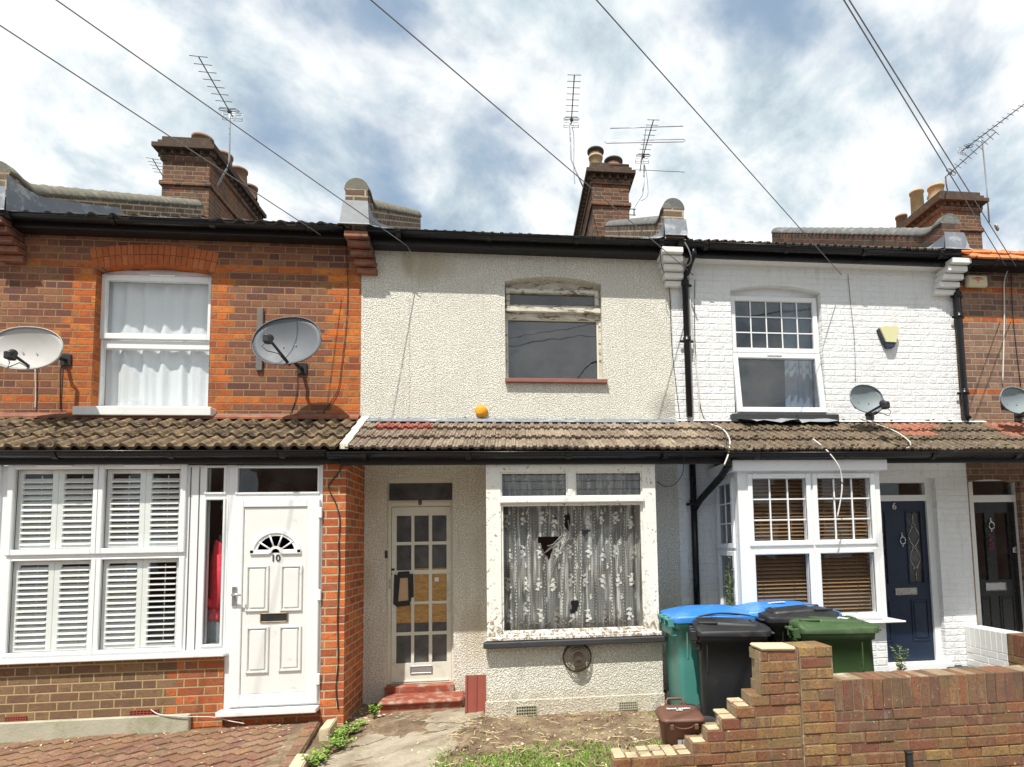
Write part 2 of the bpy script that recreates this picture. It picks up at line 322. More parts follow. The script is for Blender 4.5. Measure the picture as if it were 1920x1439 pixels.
def island_brick(name, pal, stain):
    """old brindled brick: every brick its own tint, with bands and blotches across its face"""
    m, n = mat(name); p = n.pos(); r = n.island()
    c = n.ramp(r, [(i/len(pal), q) for i, q in enumerate(pal)], 'LINEAR')
    sh = n.xyz(n.ma('MULTIPLY', r, 37), n.ma('MULTIPLY', r, 11), 0); v = n.add('ShaderNodeVectorMath', operation='ADD'); n.put(v.inputs[0], n.scl(p, (13, 3, 2.2))); n.put(v.inputs[1], sh)
    band = n.noise(v.outputs[0], 1.2, 3, .6)
    c = n.mix(n.ma('MULTIPLY', n.sm(band, .46, .60), .75), c, n.ramp(n.ma('FRACT', n.ma('MULTIPLY', r, 7.3)), [(0, (.36, .22, .10)), (.35, (.24, .085, .06)), (.7, (.17, .10, .085)), (1, (.34, .19, .09))]))
    c = n.mix(n.ma('MULTIPLY', n.sm(n.noise(p, 60, 4, .7), .45, .66), .6), c, (.075, .042, .028))
    c = n.mix(n.ma('MULTIPLY', n.sm(n.noise(p, 5, 5, .7, .4), .50, .60), .40), c, (.16, .13, .06))
    c = n.mix(n.ma('MULTIPLY', n.sm(n.noise(p, 3.2, 5, .65), .46, .62), stain), c, (.12, .08, .06))
    c = n.mix(n.ma('MULTIPLY', n.sm(n.noise(n.scl(p, (1.6, 1, .5)), 9, 5, .75, .6), .60, .70), .28), c, (.40, .34, .26))
    c = n.mix(n.ma('MULTIPLY', n.sm(n.noise(p, 34, 3, .75, .4), .66, .72), .7), c, (.66, .60, .50))
    n.bsdf(c, .92, n.bump(n.noise(p, 55, 5, .8), 1.0, .008), .2); return m
GW = [(.32, .18, .075), (.37, .23, .09), (.24, .11, .055), (.31, .145, .065), (.22, .13, .07), (.35, .225, .09), (.22, .08, .05), (.27, .17, .075)]
island_brick('garden_brick', GW, .25)
island_brick('garden_brick_dark', [(.22, .12, .07), (.19, .085, .06), (.25, .15, .08), (.155, .09, .065), (.29, .11, .06), (.23, .14, .08)], .6)

island_brick('paver', [(.28, .16, .10), (.32, .19, .125), (.24, .14, .095), (.33, .205, .135), (.26, .14, .09)], .3)
def tilemat(name, pal, lichen, lamt, patches=(), pcol=(.36, .12, .075)):
    m, n = mat(name); p = n.pos(); x, y, z = n.sep(p)
    r = n.island(); rr = n.white(n.xyz(n.ma('FLOOR', n.ma('MULTIPLY', x, 6.667)), n.ma('MULTIPLY', r, 40), 2))
    c = n.ramp(rr, [(i/len(pal), q) for i, q in enumerate(pal)], 'LINEAR')
    for (x0, x1, z0, z1) in patches:
        q = n.ma('MULTIPLY', n.ma('MULTIPLY', n.ma('GREATER_THAN', x, x0), n.ma('LESS_THAN', x, x1)), n.ma('MULTIPLY', n.ma('GREATER_THAN', z, z0), n.ma('LESS_THAN', z, z1)))
        c = n.mix(q, c, pcol)
    c = n.mix(n.ma('MULTIPLY', n.sm(n.noise(p, 17, 5, .7, .5), .46, .66), lamt), c, lichen)
    c = n.mix(n.ma('MULTIPLY', n.sm(n.noise(p, 33, 4, .7), .50, .66), .6), c, tuple(v*.3 for v in pal[0]))
    n.bsdf(c, .9, n.bump(n.noise(p, 90, 4, .7), .6, .005), .2); return m
tilemat('tiles_mossy', [(.125, .088, .06), (.075, .055, .042), (.165, .118, .076)], (.36, .275, .15), .65)
zr0, zr1 = 2.6, 3.2
tilemat('tiles_buff', [(.23, .175, .125), (.155, .115, .085), (.31, .25, .18), (.19, .14, .105)], (.46, .40, .31), .55, [(X(710, 800, -.15), X(812, 800, -.15), 2.87, 3.2)], (.27, .065, .045))
tilemat('tiles_dark', [(.145, .11, .078), (.11, .085, .062), (.18, .13, .09), (.13, .095, .07)], (.40, .35, .24), .4, [(X(1665, 800, -.15), X(1765, 800, -.15), 2.92, 3.2), (X(1695, 815, -.4), X(1760, 815, -.4), 2.79, 2.92), (X(1850, 800, -.15), 8, 2.78, 3.2)], (.34, .13, .085))
tilemat('tiles_soot', [(.075, .06, .048), (.055, .045, .038), (.09, .07, .055)], (.14, .12, .08), .4)
tilemat('tiles_orange', [(.62, .20, .075), (.56, .17, .07), (.66, .25, .10)], (.7, .4, .2), .2)

def peeling(name):
    m, n = mat(name); p = n.pos(); x, y, z = n.sep(p)
    bias = n.ma('MULTIPLY', n.sm(z, 1.25, .62), .16)
    k = n.ma('ADD', n.noise(n.scl(p, (1, 1, .8)), 24, 6, .75, .9), n.ma('MULTIPLY', bias, .72))
    k2 = n.sm(k, .60, .625)
    bare = n.mix(n.noise(p, 60, 3), (.24, .17, .11), (.40, .31, .22))
    c = n.mix(n.ma('MULTIPLY', n.sm(n.noise(p, 6, 4), .5, .8), .5), (.78, .76, .70), (.62, .58, .48))
    c = n.mix(k2, c, bare)
    n.bsdf(c, .65, n.bump(n.ma('ADD', n.ma('MULTIPLY', k2, -1.0), n.ma('MULTIPLY', n.noise(p, 90, 3), .2)), .7, .004), .3); return m
peeling('peeling_paint')
def weathered(name):
    m, n = mat(name); p = n.pos(); k = n.noise(n.scl(p, (.5, 1, 1.6)), 15, 6, .72, .7); k2 = n.sm(k, .55, .58)
    c = n.mix(n.ma('MULTIPLY', n.sm(n.noise(p, 7, 4), .42, .7), .7), (.64, .61, .52), (.40, .36, .28))
    c = n.mix(k2, c, n.mix(n.noise(p, 50, 3), (.14, .10, .07), (.30, .24, .17)))
    n.bsdf(c, .75, n.bump(n.ma('MULTIPLY', k2, -1.0), .7, .004), .2)
weathered('weathered_paint')
def osb():
    m, n = mat('osb_board'); p = n.pos()
    v = n.vor(n.scl(p, (1, 1, 2.2)), 26, out='Color'); a, b, c_ = n.sep(v)
    c = n.ramp(a, [(0, (.30, .16, .05)), (.5, (.46, .28, .10)), (1, (.60, .40, .18))])
    n.bsdf(n.mix(n.noise(p, 60, 3), c, (.42, .25, .09)), .7, None, .3)
osb()
def soil():
    m, n = mat('soil'); p = n.pos()
    c = n.ramp(n.noise(p, 4.5, 6, .68, .3), [(.3, (.13, .085, .055)), (.5, (.24, .17, .11)), (.62, (.38, .29, .19)), (.75, (.27, .20, .12))])
    c = n.mix(n.ma('MULTIPLY', n.sm(n.noise(p, 2.2, 5, .65), .56, .68), .3), c, (.17, .18, .07))
    c = n.mix(n.ma('MULTIPLY', n.sm(n.noise(p, 60, 3, .7), .62, .68), .8), c, (.50, .44, .35))
    n.bsdf(c, .95, n.bump(n.noise(p, 22, 6, .75), 1, .03), .15)
soil()
def glass(name, refl, tint=(.92, .93, .92), rough=.01, dirt=0.0):
    m = bpy.data.materials.new(name); m.use_nodes = True; MAT[name] = m; n = NT(m.node_tree)
    g = n.add('ShaderNodeBsdfGlossy'); g.inputs['Roughness'].default_value = rough; g.inputs['Color'].default_value = (.95, .97, 1, 1)
    t = n.add('ShaderNodeBsdfTransparent'); t.inputs['Color'].default_value = (*tint, 1)
    lw = n.add('ShaderNodeLayerWeight'); lw.inputs['Blend'].default_value = .5
    f = n.ma('ADD', n.ma('MULTIPLY', n.ma('POWER', lw.outputs['Facing'], 4.0), .8), .045*refl, clamp=True)
    nz = n.bump(n.noise(n.obj(), 2.2, 2), .06, .05); n.l.new(nz, g.inputs['Normal'])
    x = n.add('ShaderNodeMixShader'); n.put(x.inputs[0], f); n.l.new(t.outputs[0], x.inputs[1]); n.l.new(g.outputs[0], x.inputs[2])
    last = x
    if dirt:
        d = n.add('ShaderNodeBsdfDiffuse'); d.inputs['Color'].default_value = (.45, .45, .42, 1)
        y = n.add('ShaderNodeMixShader'); n.put(y.inputs[0], n.ma('MULTIPLY', n.sm(n.noise(n.obj(), 5, 5, .65), .3, .8), dirt))
        n.l.new(x.outputs[0], y.inputs[1]); n.l.new(d.outputs[0], y.inputs[2]); last = y
    o = n.add('ShaderNodeOutputMaterial'); n.l.new(last.outputs[0], o.inputs[0])
glass('glass', 1.9)
glass('glass_dark', 2.6, (.42, .46, .50), dirt=.06)
glass('glass_dusty', 1.6, (.62, .64, .64), dirt=.16)
glass('glass_frosted', 2.0, (.30, .31, .32), .35, .22)
def lace():
    m, n = mat('lace_net'); p = n.pos()
    x, y, z = n.sep(p)
    hx = n.ma('FRACT', n.ma('MULTIPLY', x, 62)); hz = n.ma('FRACT', n.ma('MULTIPLY', z, 62))
    grid = n.ma('MAXIMUM', n.ma('LESS_THAN', hx, .30), n.ma('LESS_THAN', hz, .30))
    st = n.noise(n.scl(p, (16, 1, 1.2)), 2, 3)
    a = n.ma('ADD', n.ma('MULTIPLY', grid, .20), n.ma('MULTIPLY', n.sm(st, .48, .66), .45))
    a = n.ma('ADD', a, .15, clamp=True)
    c = n.mix(n.ma('MULTIPLY', n.sm(n.ma('ADD', n.ma('MULTIPLY', n.noise(p, 9, 4), .5), n.ma('MULTIPLY', n.sm(z, 1.12, .80), .5)), .45, .8), .9), (.86, .85, .81), (.24, .20, .16))
    n.bsdf(c, .9, None, .1, alpha=a)
lace()
plain('lace_flower', (.84, .83, .79), .9, .12, 20)
plain('lace_flower_dirty', (.34, .30, .26), .9, .25, 20)

# ---------------------------------------------------------------- mesh helpers
def new(): return bmesh.new()
def box(bm, x0, x1, y0, y1, z0, z1, bev=0):
    if x1 < x0: x0, x1 = x1, x0
    if y1 < y0: y0, y1 = y1, y0
    if z1 < z0: z0, z1 = z1, z0
    g = bmesh.ops.create_cube(bm, size=1)
    for v in g['verts']: v.co = Vector(((x0+x1)/2+v.co.x*(x1-x0), (y0+y1)/2+v.co.y*(y1-y0), (z0+z1)/2+v.co.z*(z1-z0)))
    if bev:
        ed = list({e for v in g['verts'] for e in v.link_edges})
        r = bmesh.ops.bevel(bm, geom=ed, offset=min(bev, .45*min(x1-x0, y1-y0, z1-z0)), segments=1, affect='EDGES', profile=.5)
    return g['verts']
def ring(bm, x0, x1, z0, z1, y0, y1, l, r=None, t=None, b=None, bev=.004):
    r = l if r is None else r; t = l if t is None else t; b = l if b is None else b
    box(bm, x0, x0+l, y0, y1, z0, z1, bev); box(bm, x1-r, x1, y0, y1, z0, z1, bev)
    box(bm, x0+l, x1-r, y0+.001, y1, z1-t, z1, bev); box(bm, x0+l, x1-r, y0+.001, y1, z0, z0+b, bev)
def tube(bm, pts, r, seg=8, r1=None, closed=False):
    pts = [Vector(p) for p in pts]; n = len(pts); rings = []
    up = Vector((0, 0, 1))
    for i, p in enumerate(pts):
        a = pts[max(i-1, 0)]; b = pts[min(i+1, n-1)]
        if closed: a = pts[(i-1) % n]; b = pts[(i+1) % n]
        t = (b-a); t = t.normalized() if t.length > 1e-9 else Vector((0, 0, 1))
        s = t.cross(up); s = s.normalized() if s.length > .05 else t.cross(Vector((1, 0, 0))).normalized(); q = s.cross(t)
        rr = r if r1 is None else r+(r1-r)*i/(n-1)
        rings.append([bm.verts.new(p+s*(rr*math.cos(k*2*math.pi/seg))+q*(rr*math.sin(k*2*math.pi/seg))) for k in range(seg)])
    for i in range(n if closed else n-1):
        A, B = rings[i], rings[(i+1) % n]
        for k in range(seg):
            f = bm.faces.new((A[k], A[(k+1) % seg], B[(k+1) % seg], B[k])); f.smooth = True
    if not closed: bm.faces.new(rings[0][::-1]); bm.faces.new(rings[-1])
def lathe(bm, c, prof, seg=20, axis=Vector((0, 0, 1)), cap=True):
    c = Vector(c); axis = Vector(axis).normalized(); s = axis.orthogonal().normalized(); q = axis.cross(s); rings = []
    for (r, h) in prof: rings.append([bm.verts.new(c+axis*h+s*(r*math.cos(k*2*math.pi/seg))+q*(r*math.sin(k*2*math.pi/seg))) for k in range(seg)])
    for A, B in zip(rings, rings[1:]):
        for k in range(seg):
            f = bm.faces.new((A[k], A[(k+1) % seg], B[(k+1) % seg], B[k])); f.smooth = True
    if cap: bm.faces.new(rings[0][::-1]); bm.faces.new(rings[-1])
def prism(bm, poly, y0, y1, holes=()):
    """polygon in x,z with holes, extruded from y0 to y1"""
    loops = [[Vector((a, 0, b)) for a, b in poly]] + [[Vector((a, 0, b)) for a, b in h] for h in holes]
    flat = [v for l in loops for v in l]; tris = geometry.tessellate_polygon(loops)
    A = [bm.verts.new((v.x, y0, v.z)) for v in flat]; B = [bm.verts.new((v.x, y1, v.z)) for v in flat]
    for t in tris:
        try: bm.faces.new([A[i] for i in t]); bm.faces.new([B[i] for i in t][::-1])
        except ValueError: pass
    k = 0
    for l in loops:
        n = len(l)
        for i in range(n):
            a, b = k+i, k+(i+1) % n
            try: bm.faces.new((A[a], A[b], B[b], B[a]))
            except ValueError: pass
        k += n
BASE = {}
def wbase(o):
    b = Vector((0, 0, 0))
    while o is not None: b += BASE.get(o.name, Vector((0, 0, 0))); o = o.parent
    return b
def mesh(name, bm, m, parent=None, local=False, nofix=False, smooth=False, mats=None):
    if not nofix: bmesh.ops.recalc_face_normals(bm, faces=bm.faces)
    me = bpy.data.meshes.new(name); bm.to_mesh(me); bm.free()
    o = bpy.data.objects.new(name, me); COL.objects.link(o)
    if parent is not None:
        o.parent = parent
        if not local:
            b = wbase(parent); me.transform(Matrix.Translation(-b))
    for q in (mats or [m]): me.materials.append(MAT[q] if isinstance(q, str) else q)
    if smooth:
        for p in me.polygons: p.use_smooth = True
    return o
def top(name, bm, m, label, cat, group=None, kind=None, **kw):
    o = mesh(name, bm, m, **kw)
    # put the origin at the base of the thing
    me = o.data
    if kind != 'structure' and len(me.vertices):
        xs = [v.co.x for v in me.vertices]; ys = [v.co.y for v in me.vertices]; zs = [v.co.z for v in me.vertices]
        c = Vector(((min(xs)+max(xs))/2, (min(ys)+max(ys))/2, min(zs))); me.transform(Matrix.Translation(-c)); o.location = c; BASE[o.name] = c
    tag(o, label, cat, group, kind); return o
def tag(o, label=None, cat=None, group=None, kind=None):
    if label: o['label'] = label
    if cat: o['category'] = cat
    if group: o['group'] = group
    if kind: o['kind'] = kind
def thing(name, loc, label, cat, group=None):
    o = bpy.data.objects.new(name, None); COL.objects.link(o); o.location = loc; o.empty_display_size = .1
    BASE[o.name] = Vector(loc); tag(o, label, cat, group); return o
def struct(name, bm, m, **kw):
    o = mesh(name, bm, m, **kw); o['kind'] = 'structure'; return o
def arch(x0, x1, z0, zs, zc, n=10):
    """rect hole with segmental head: bottom z0, springing zs, crown zc"""
    pts = [(x0, z0), (x1, z0), (x1, zs)]
    for i in range(1, n): 
        t = i/n; pts.append((x1+(x0-x1)*t, zs+(zc-zs)*math.sin(math.pi*t)**.85))
    pts.append((x0, zs)); return pts
def text(name, body, m, parent, c, size, y, depth=.004, rotx=90, local=False, mtx=None, align='CENTER', bold=0):
    cu = bpy.data.curves.new(name, 'FONT'); cu.body = body; cu.size = size; cu.extrude = depth; cu.align_x = align; cu.align_y = 'CENTER'; cu.offset = bold
    o = bpy.data.objects.new(name+'_tmp', cu); COL.objects.link(o)
    dg = bpy.context.evaluated_depsgraph_get(); me = bpy.data.meshes.new_from_object(o.evaluated_get(dg)); bpy.data.objects.remove(o)
    if mtx is None: mtx = Matrix.Translation((c[0], y, c[1])) @ Matrix.Rotation(R_(rotx), 4, 'X')
    me.transform(mtx); me.name = name
    q = bpy.data.objects.new(name, me); COL.objects.link(q); q.parent = parent
    if not local: me.transform(Matrix.Translation(-wbase(parent)))
    me.materials.clear(); me.materials.append(MAT[m]); return q

FY = -.70      # the ground floor front plane
# ================================================================= ground
bm = new(); s = 900
for (a, b, c, d) in [(-s, s, -s, s)]:
    f = bm.faces.new([bm.verts.new(v) for v in ((a, c, -.22), (b, c, -.22), (b, d, -.22), (a, d, -.22))])
struct('ground', bm, 'asphalt')
bm = new(); box(bm, -30, 30, -6.2, -2.75, -.20, -.14); struct('pavement', bm, 'pavement')
bm = new(); box(bm, -30, 30, -6.34, -6.2, -.24, -.138, .006); struct('kerb', bm, 'concrete_kerb')
def sheet(name, poly, m, h, zf, sub=.06, noise=.0):
    """ground sheet from a polygon of (x,y), triangulated on a fine grid"""
    xs = [p[0] for p in poly]; ys = [p[1] for p in poly]; bm = new(); vs = {}
    def inside(x, y):
        c = False; j = len(poly)-1
        for i in range(len(poly)):
            (xi, yi), (xj, yj) = poly[i], poly[j]
            if (yi > y) != (yj > y) and x < (xj-xi)*(y-yi)/(yj-yi)+xi: c = not c
            j = i
        return c
    nx = int((max(xs)-min(xs))/sub)+1; ny = int((max(ys)-min(ys))/sub)+1
    def V(i, j):
        if (i, j) not in vs:
            x = min(xs)+i*sub; y = min(ys)+j*sub
            vs[(i, j)] = bm.verts.new((x, y, zf(x, y)+random.uniform(-noise, noise)))
        return vs[(i, j)]
    for i in range(nx):
        for j in range(ny):
            if inside(min(xs)+(i+.5)*sub, min(ys)+(j+.5)*sub): f = bm.faces.new((V(i, j), V(i+1, j), V(i+1, j+1), V(i, j+1))); f.smooth = True
    return mesh(name, bm, m)
_e0, _e1 = G(905, 1345, .07), G(828, 1439, .05)
def soil_z(x, y):
    t = _e0[0]+(_e1[0]-_e0[0])*(y-_e0[1])/(_e1[1]-_e0[1]); k = math.exp(-((x-t-.03)/.12)**2)
    return .035+.03*min(1, max(0, (y+2.3)/1.6)) + .012*math.sin(5*x+3*y)*math.sin(4.1*y-2*x) + k*(.022+.022*math.sin(17*y)*math.sin(29*y+9*x)+.012*math.sin(61*y))*(y < -.72)
so = sheet('soil', [(-2.1, -2.75), (.66, -2.75), (.66, -2.12), (1.9, -2.12), (1.9, .05), (-2.1, .05)], 'soil', 0, soil_z, .05, .008); so['kind'] = 'structure'
def drive_z(x, y): return .118 + (x+1.7)*.014 + min(0, (y+.7))*.045
def clipped(name, poly, m, zf, sub, noise=0, th=.12):
    """convex ground slab: a fine grid cut to the polygon, with skirts"""
    xs = [q[0] for q in poly]; ys = [q[1] for q in poly]; bm = new(); nx = int((max(xs)-min(xs))/sub)+2; ny = int((max(ys)-min(ys))/sub)+2
    g = [[bm.verts.new((min(xs)+i*sub-.01, min(ys)+j*sub-.01, 0)) for j in range(ny)] for i in range(nx)]
    for i in range(nx-1):
        for j in range(ny-1): bm.faces.new((g[i][j], g[i+1][j], g[i+1][j+1], g[i][j+1]))
    n_ = len(poly); ar = sum(poly[i][0]*poly[(i+1) % n_][1]-poly[(i+1) % n_][0]*poly[i][1] for i in range(n_))
    for i in range(n_):
        a, b = Vector((*poly[i], 0)), Vector((*poly[(i+1) % n_], 0)); d = b-a; no = Vector((d.y, -d.x, 0))*(1 if ar > 0 else -1)
        bmesh.ops.bisect_plane(bm, geom=bm.verts[:]+bm.edges[:]+bm.faces[:], plane_co=a, plane_no=no, clear_outer=True)
    for v in bm.verts: v.co.z = zf(v.co.x, v.co.y)+random.uniform(-noise, noise)
    for f in bm.faces: f.smooth = True
    ed = [e for e in bm.edges if len(e.link_faces) == 1]; r = bmesh.ops.extrude_edge_only(bm, edges=ed)
    for v in r['geom']:
        if isinstance(v, bmesh.types.BMVert): v.co.z -= th
    return mesh(name, bm, m)
_a, _b = G(600, 1352, .12), G(546, 1439, .09)
_k = (_b[0]-_a[0])/(_b[1]-_a[1])
dv = clipped('driveway_bed', [(-7, -2.75), (_b[0]+_k*(-2.75-_b[1]), -2.75), (_a[0]+_k*(-.6-_a[1]), -.6), (-7, -.6)], 'soil', lambda x, y: drive_z(x, y)-.008, .1); dv['kind'] = 'structure'
def block_layer():
    bm = new(); r = random.Random(31); th = R_(52); c, s_ = math.cos(th), math.sin(th); L, Wd = .205, .1025
    e0 = Vector((_a[0]+_k*(-.6-_a[1]), -.6)); e1 = Vector((_b[0]+_k*(-2.4-_b[1]), -2.4)); ed = (e1-e0).normalized(); no = Vector((-ed.y, ed.x))
    if no.x > 0: no = -no
    def put(cx, cy, ang, l, w_):
        z = drive_z(cx, cy)+.004+r.uniform(-.0025, .0025); vs = box(bm, -l/2+.003, l/2-.003, -w_/2+.003, w_/2-.003, -.05, 0, .004)
        M = Matrix.Translation((cx, cy, z)) @ Matrix.Rotation(ang+r.uniform(-.012, .012), 4, 'Z') @ Matrix.Rotation(r.uniform(-.012, .012), 4, 'X') @ Matrix.Rotation(.014+r.uniform(-.01, .01), 4, 'Y')
        bm.verts.ensure_lookup_table(); bmesh.ops.transform(bm, matrix=M, verts=list(bm.verts)[STARTN[0]:])
    for i in range(-60, 60):
        for j in range(-40, 40):
            u = (j+(i % 2)*.5)*L; v = i*Wd; cx = -3.4+u*c-v*s_; cy = -1.5+u*s_+v*c
            if not (-5.6 < cx < -1.4 and -2.35 < cy < -.76): continue
            if (Vector((cx, cy))-e0).dot(no) < .17: continue
            STARTN[0] = len(bm.verts); put(cx, cy, th, L, Wd)
    q = 0.0
    while q < 1.9:
        pt = e0+ed*q+no*.055; STARTN[0] = len(bm.verts); put(pt.x, pt.y, math.atan2(ed.y, ed.x), .205, .1025); q += .207
    # rows beside the wall
    o = mesh('driveway', bm, 'paver'); o['kind'] = 'structure'; return o
STARTN = [0]
block_layer()
# garden path of concrete, widening towards the street
pts = [(-1.28, -.30), (-.27, -.30), G(900, 1348, .07), G(828, 1439, .05), (-.80, -2.75), (-1.72, -2.75), G(598, 1439, .05), G(640, 1392, .05), G(690, 1352, .05)]
def path_z(x, y): return .075 + .012*math.sin(2.3*x+.4) - .008*(y+.7)*(y+.7)*.5
pa = clipped('path', pts, 'concrete', path_z, .05, .0012); pa['kind'] = 'structure'
bm = new(); box(bm, 1.9, 9, -2.08, .1, -.02, .045); struct('garden_floor', bm, 'pavement')

# the terrace across the street, behind the viewer: seen only in the window panes
opp = thing('terrace_row', (0, -19, 0), 'brick terrace across the street, seen only as reflections in the window panes', 'house')
bm = new(); box(bm, -24, 24, -25, -19, -.2, 5.4)
v = [bm.verts.new(q) for q in ((-24, -18.8, 5.4), (24, -18.8, 5.4), (24, -22, 7.4), (-24, -22, 7.4), (24, -25.2, 5.4), (-24, -25.2, 5.4))]; bm.faces.new(v[:4]); bm.faces.new((v[3], v[2], v[4], v[5]))
mesh('walls', bm, 'brick_brown', opp)
bm = new()
for k in range(-6, 7):
    for z_ in (.9, 3.3): box(bm, k*3.5-.6, k*3.5+.6, -19.0, -18.96, z_, z_+1.4)
mesh('windows', bm, 'white_upvc', opp); opp.children[-1]['kind'] = 'stuff'
# ================================================================= tiles
def tiles(bm, x0, x1, ya, za, yb, zb, n, prof, thick=.018, step=.0125, per=.1, seedx=0):
    """n courses from (ya,za) at the eave to (yb,zb); every course one strip with a profiled section"""
    nx = int((x1-x0)/step)
    sl = Vector((0, yb-ya, zb-za)); L = sl.length; sl /= L; nr = Vector((0, -sl.z, sl.y))
    if nr.z < 0: nr = -nr
    cl = L/n
    rt = random.Random(int(x0*100)+n); tw = per*(3 if per < .12 else 2)
    for i in range(n):
        j = random.uniform(-.002, .002); sh = {}
        a = Vector((0, ya, za))+sl*(cl*i-.02)+nr*(thick*1.15+j); b = Vector((0, ya, za))+sl*(cl*(i+1)+.01)+nr*.001
        lo, hi, en = [], [], []
        for k in range(nx+1):
            x = x0+(x1-x0)*k/nx; h = prof((x+seedx+(i % 2)*0)/per)
            ti = int((x-x0)/tw+(i % 2)*.5)
            if ti not in sh: sh[ti] = (rt.uniform(-.003, .004), rt.uniform(-.006, .006)-(.022 if rt.random() < .04 else 0))
            dh, ds = sh[ti]; h += dh
            if k: pass
            lo.append(bm.verts.new(Vector((x, a.y, a.z))+nr*(h-thick)+sl*ds)); hi.append(bm.verts.new(Vector((x, a.y, a.z))+nr*h+sl*ds)); en.append(bm.verts.new(Vector((x, b.y, b.z))+nr*h))
        for k in range(nx):
            bm.faces.new((lo[k], lo[k+1], hi[k+1], hi[k])); f = bm.faces.new((hi[k], hi[k+1], en[k+1], en[k])); 
def p_roman(t):
    t = t % 1; return .036*max(0, math.sin(math.pi*min(1, t/.55)))**.7 if t < .55 else .0
def p_ridge(t):
    t = t % 1
    if t < .08: return .019*t/.08
    if t < .40: return .019 if not .2 < t < .28 else .013
    if t < .48: return .019*(.48-t)/.08
    if .66 < t < .78: return .009
    return 0
EY, EZ = -.80, 2.585      # eave of the lower roof
RY, RZ = -.01, 3.02
def moss(parent, x0, x1, count, seed, m='moss'):
    bm = new(); r = random.Random(seed)
    for _ in range(count):
        i = r.choice((0, 1, 1, 2, 2, 3)); t = i/3+r.uniform(-.02, .05); x = r.uniform(x0, x1); q = r.uniform(.006, .02)
        c = Vector((x, EY+(RY-EY)*t, EZ+(RZ-EZ)*t+.035)); bmesh.ops.create_icosphere(bm, subdivisions=1, radius=q, matrix=Matrix.Translation(c) @ Matrix.Rotation(r.uniform(0, 3), 4, 'Z') @ Matrix.Diagonal((1.6, .9, .6, 1)))
    for v in bm.verts: v.co += Vector((r.uniform(-.002, .002), r.uniform(-.002, .002), r.uniform(-.002, .002)))
    o = mesh('moss', bm, m, parent); o['kind'] = 'stuff'; return o
plain('moss', (.13, .115, .05), .95, .4, 20, .8, 80, .1)
# ================================================================= houses: common bits
def gutter(parent, x0, x1, y, z, r=.055, name='gutter', brackets=True, m='black_gutter'):
    bm = new(); n = 10; A = []; B = []
    for X_, L in ((x0, A), (x1, B)):
        for k in range(n+1): a = math.pi*k/n; L.append(bm.verts.new((X_, y-r*math.cos(a), z-r*math.sin(a))))
        for k in range(n, -1, -1): a = math.pi*k/n; L.append(bm.verts.new((X_, y-(r-.004)*math.cos(a), z-(r-.004)*math.sin(a))))
    m_ = len(A)
    for k in range(m_): f = bm.faces.new((A[k], A[(k+1) % m_], B[(k+1) % m_], B[k])); f.smooth = k < n
    bm.faces.new(A); bm.faces.new(B[::-1])
    tube(bm, [(x0, y-r, z), (x1, y-r, z)], .007, 6)
    x = x0+.3
    while brackets and x < x1-.1:
        for k in range(n): 
            a0 = math.pi*k/n; a1 = math.pi*(k+1)/n; rr = r+.009
            vs = [bm.verts.new((xx, y-rr*math.cos(a), z-rr*math.sin(a))) for xx in (x, x+.05) for a in (a0, a1)]
            bm.faces.new((vs[0], vs[1], vs[3], vs[2]))
        x += .95
    return mesh(name, bm, m, parent)
def wall(parent, name, x0, x1, z0, z1, y0, y1, m, holes=()):
    bm = new(); prism(bm, [(x0, z0), (x1, z0), (x1, z1), (x0, z1)], y0, y1, holes); return mesh(name, bm, m, parent)
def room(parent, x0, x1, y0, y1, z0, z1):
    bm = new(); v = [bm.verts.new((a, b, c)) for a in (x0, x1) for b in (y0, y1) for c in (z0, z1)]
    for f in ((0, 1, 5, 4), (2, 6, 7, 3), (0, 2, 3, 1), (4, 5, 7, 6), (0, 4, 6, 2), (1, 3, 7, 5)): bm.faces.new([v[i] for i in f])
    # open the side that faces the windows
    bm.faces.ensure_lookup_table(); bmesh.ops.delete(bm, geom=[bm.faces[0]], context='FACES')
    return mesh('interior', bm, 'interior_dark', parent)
def pane(parent, x0, x1, z0, z1, y, m='glass', name='pane'):
    bm = new(); bm.faces.new([bm.verts.new(q) for q in ((x0, y+.003, z0), (x1, y+.003, z0), (x1, y+.003, z1), (x0, y+.003, z1))]); return mesh(name, bm, m, parent, nofix=True)
def bars(parent, x0, x1, z0, z1, y0, y1, nx, nz, w=.014, m='white_upvc'):
    bm = new()
    for i in range(1, nx): xx = x0+(x1-x0)*i/nx; box(bm, xx-w/2, xx+w/2, y0, y1, z0, z1)
    for j in range(1, nz): zz = z0+(z1-z0)*j/nz; box(bm, x0, x1, y0+.002, y1-.002, zz-w/2, zz+w/2)
    return mesh('glazing_bars', bm, m, parent)
def curtain(x0, x1, z0, z1, y, label, amp=.03, waves=9, m='curtain_white', group=None, cat='curtain', seed=1, shape=None):
    rnd = random.Random(seed); ph = [rnd.uniform(0, 6) for _ in range(6)]; bm = new(); nx = max(30, int((x1-x0)*90)); nz = 14; g = []
    for j in range(nz+1):
        rowv = []
        for i in range(nx+1):
            u = i/nx; t = j/nz; z = z0+(z1-z0)*t
            f = math.sin(u*waves*6.28+ph[0]+.5*math.sin(u*9+ph[1]))+.5*math.sin(u*waves*11.3+ph[2]+.3*t)
            xx = x0+(x1-x0)*u + .012*math.sin(t*3+u*20+ph[3])
            if shape: xx = shape(xx, t)
            rowv.append(bm.verts.new((xx, y+amp*f*(.6+.4*(1-t)), z)))
        g.append(rowv)
    for j in range(nz):
        for i in range(nx): f = bm.faces.new((g[j][i], g[j][i+1], g[j+1][i+1], g[j+1][i])); f.smooth = True
    return top('net_curtain' if cat == 'net curtain' else 'curtain', bm, m, label, cat, group, nofix=True)
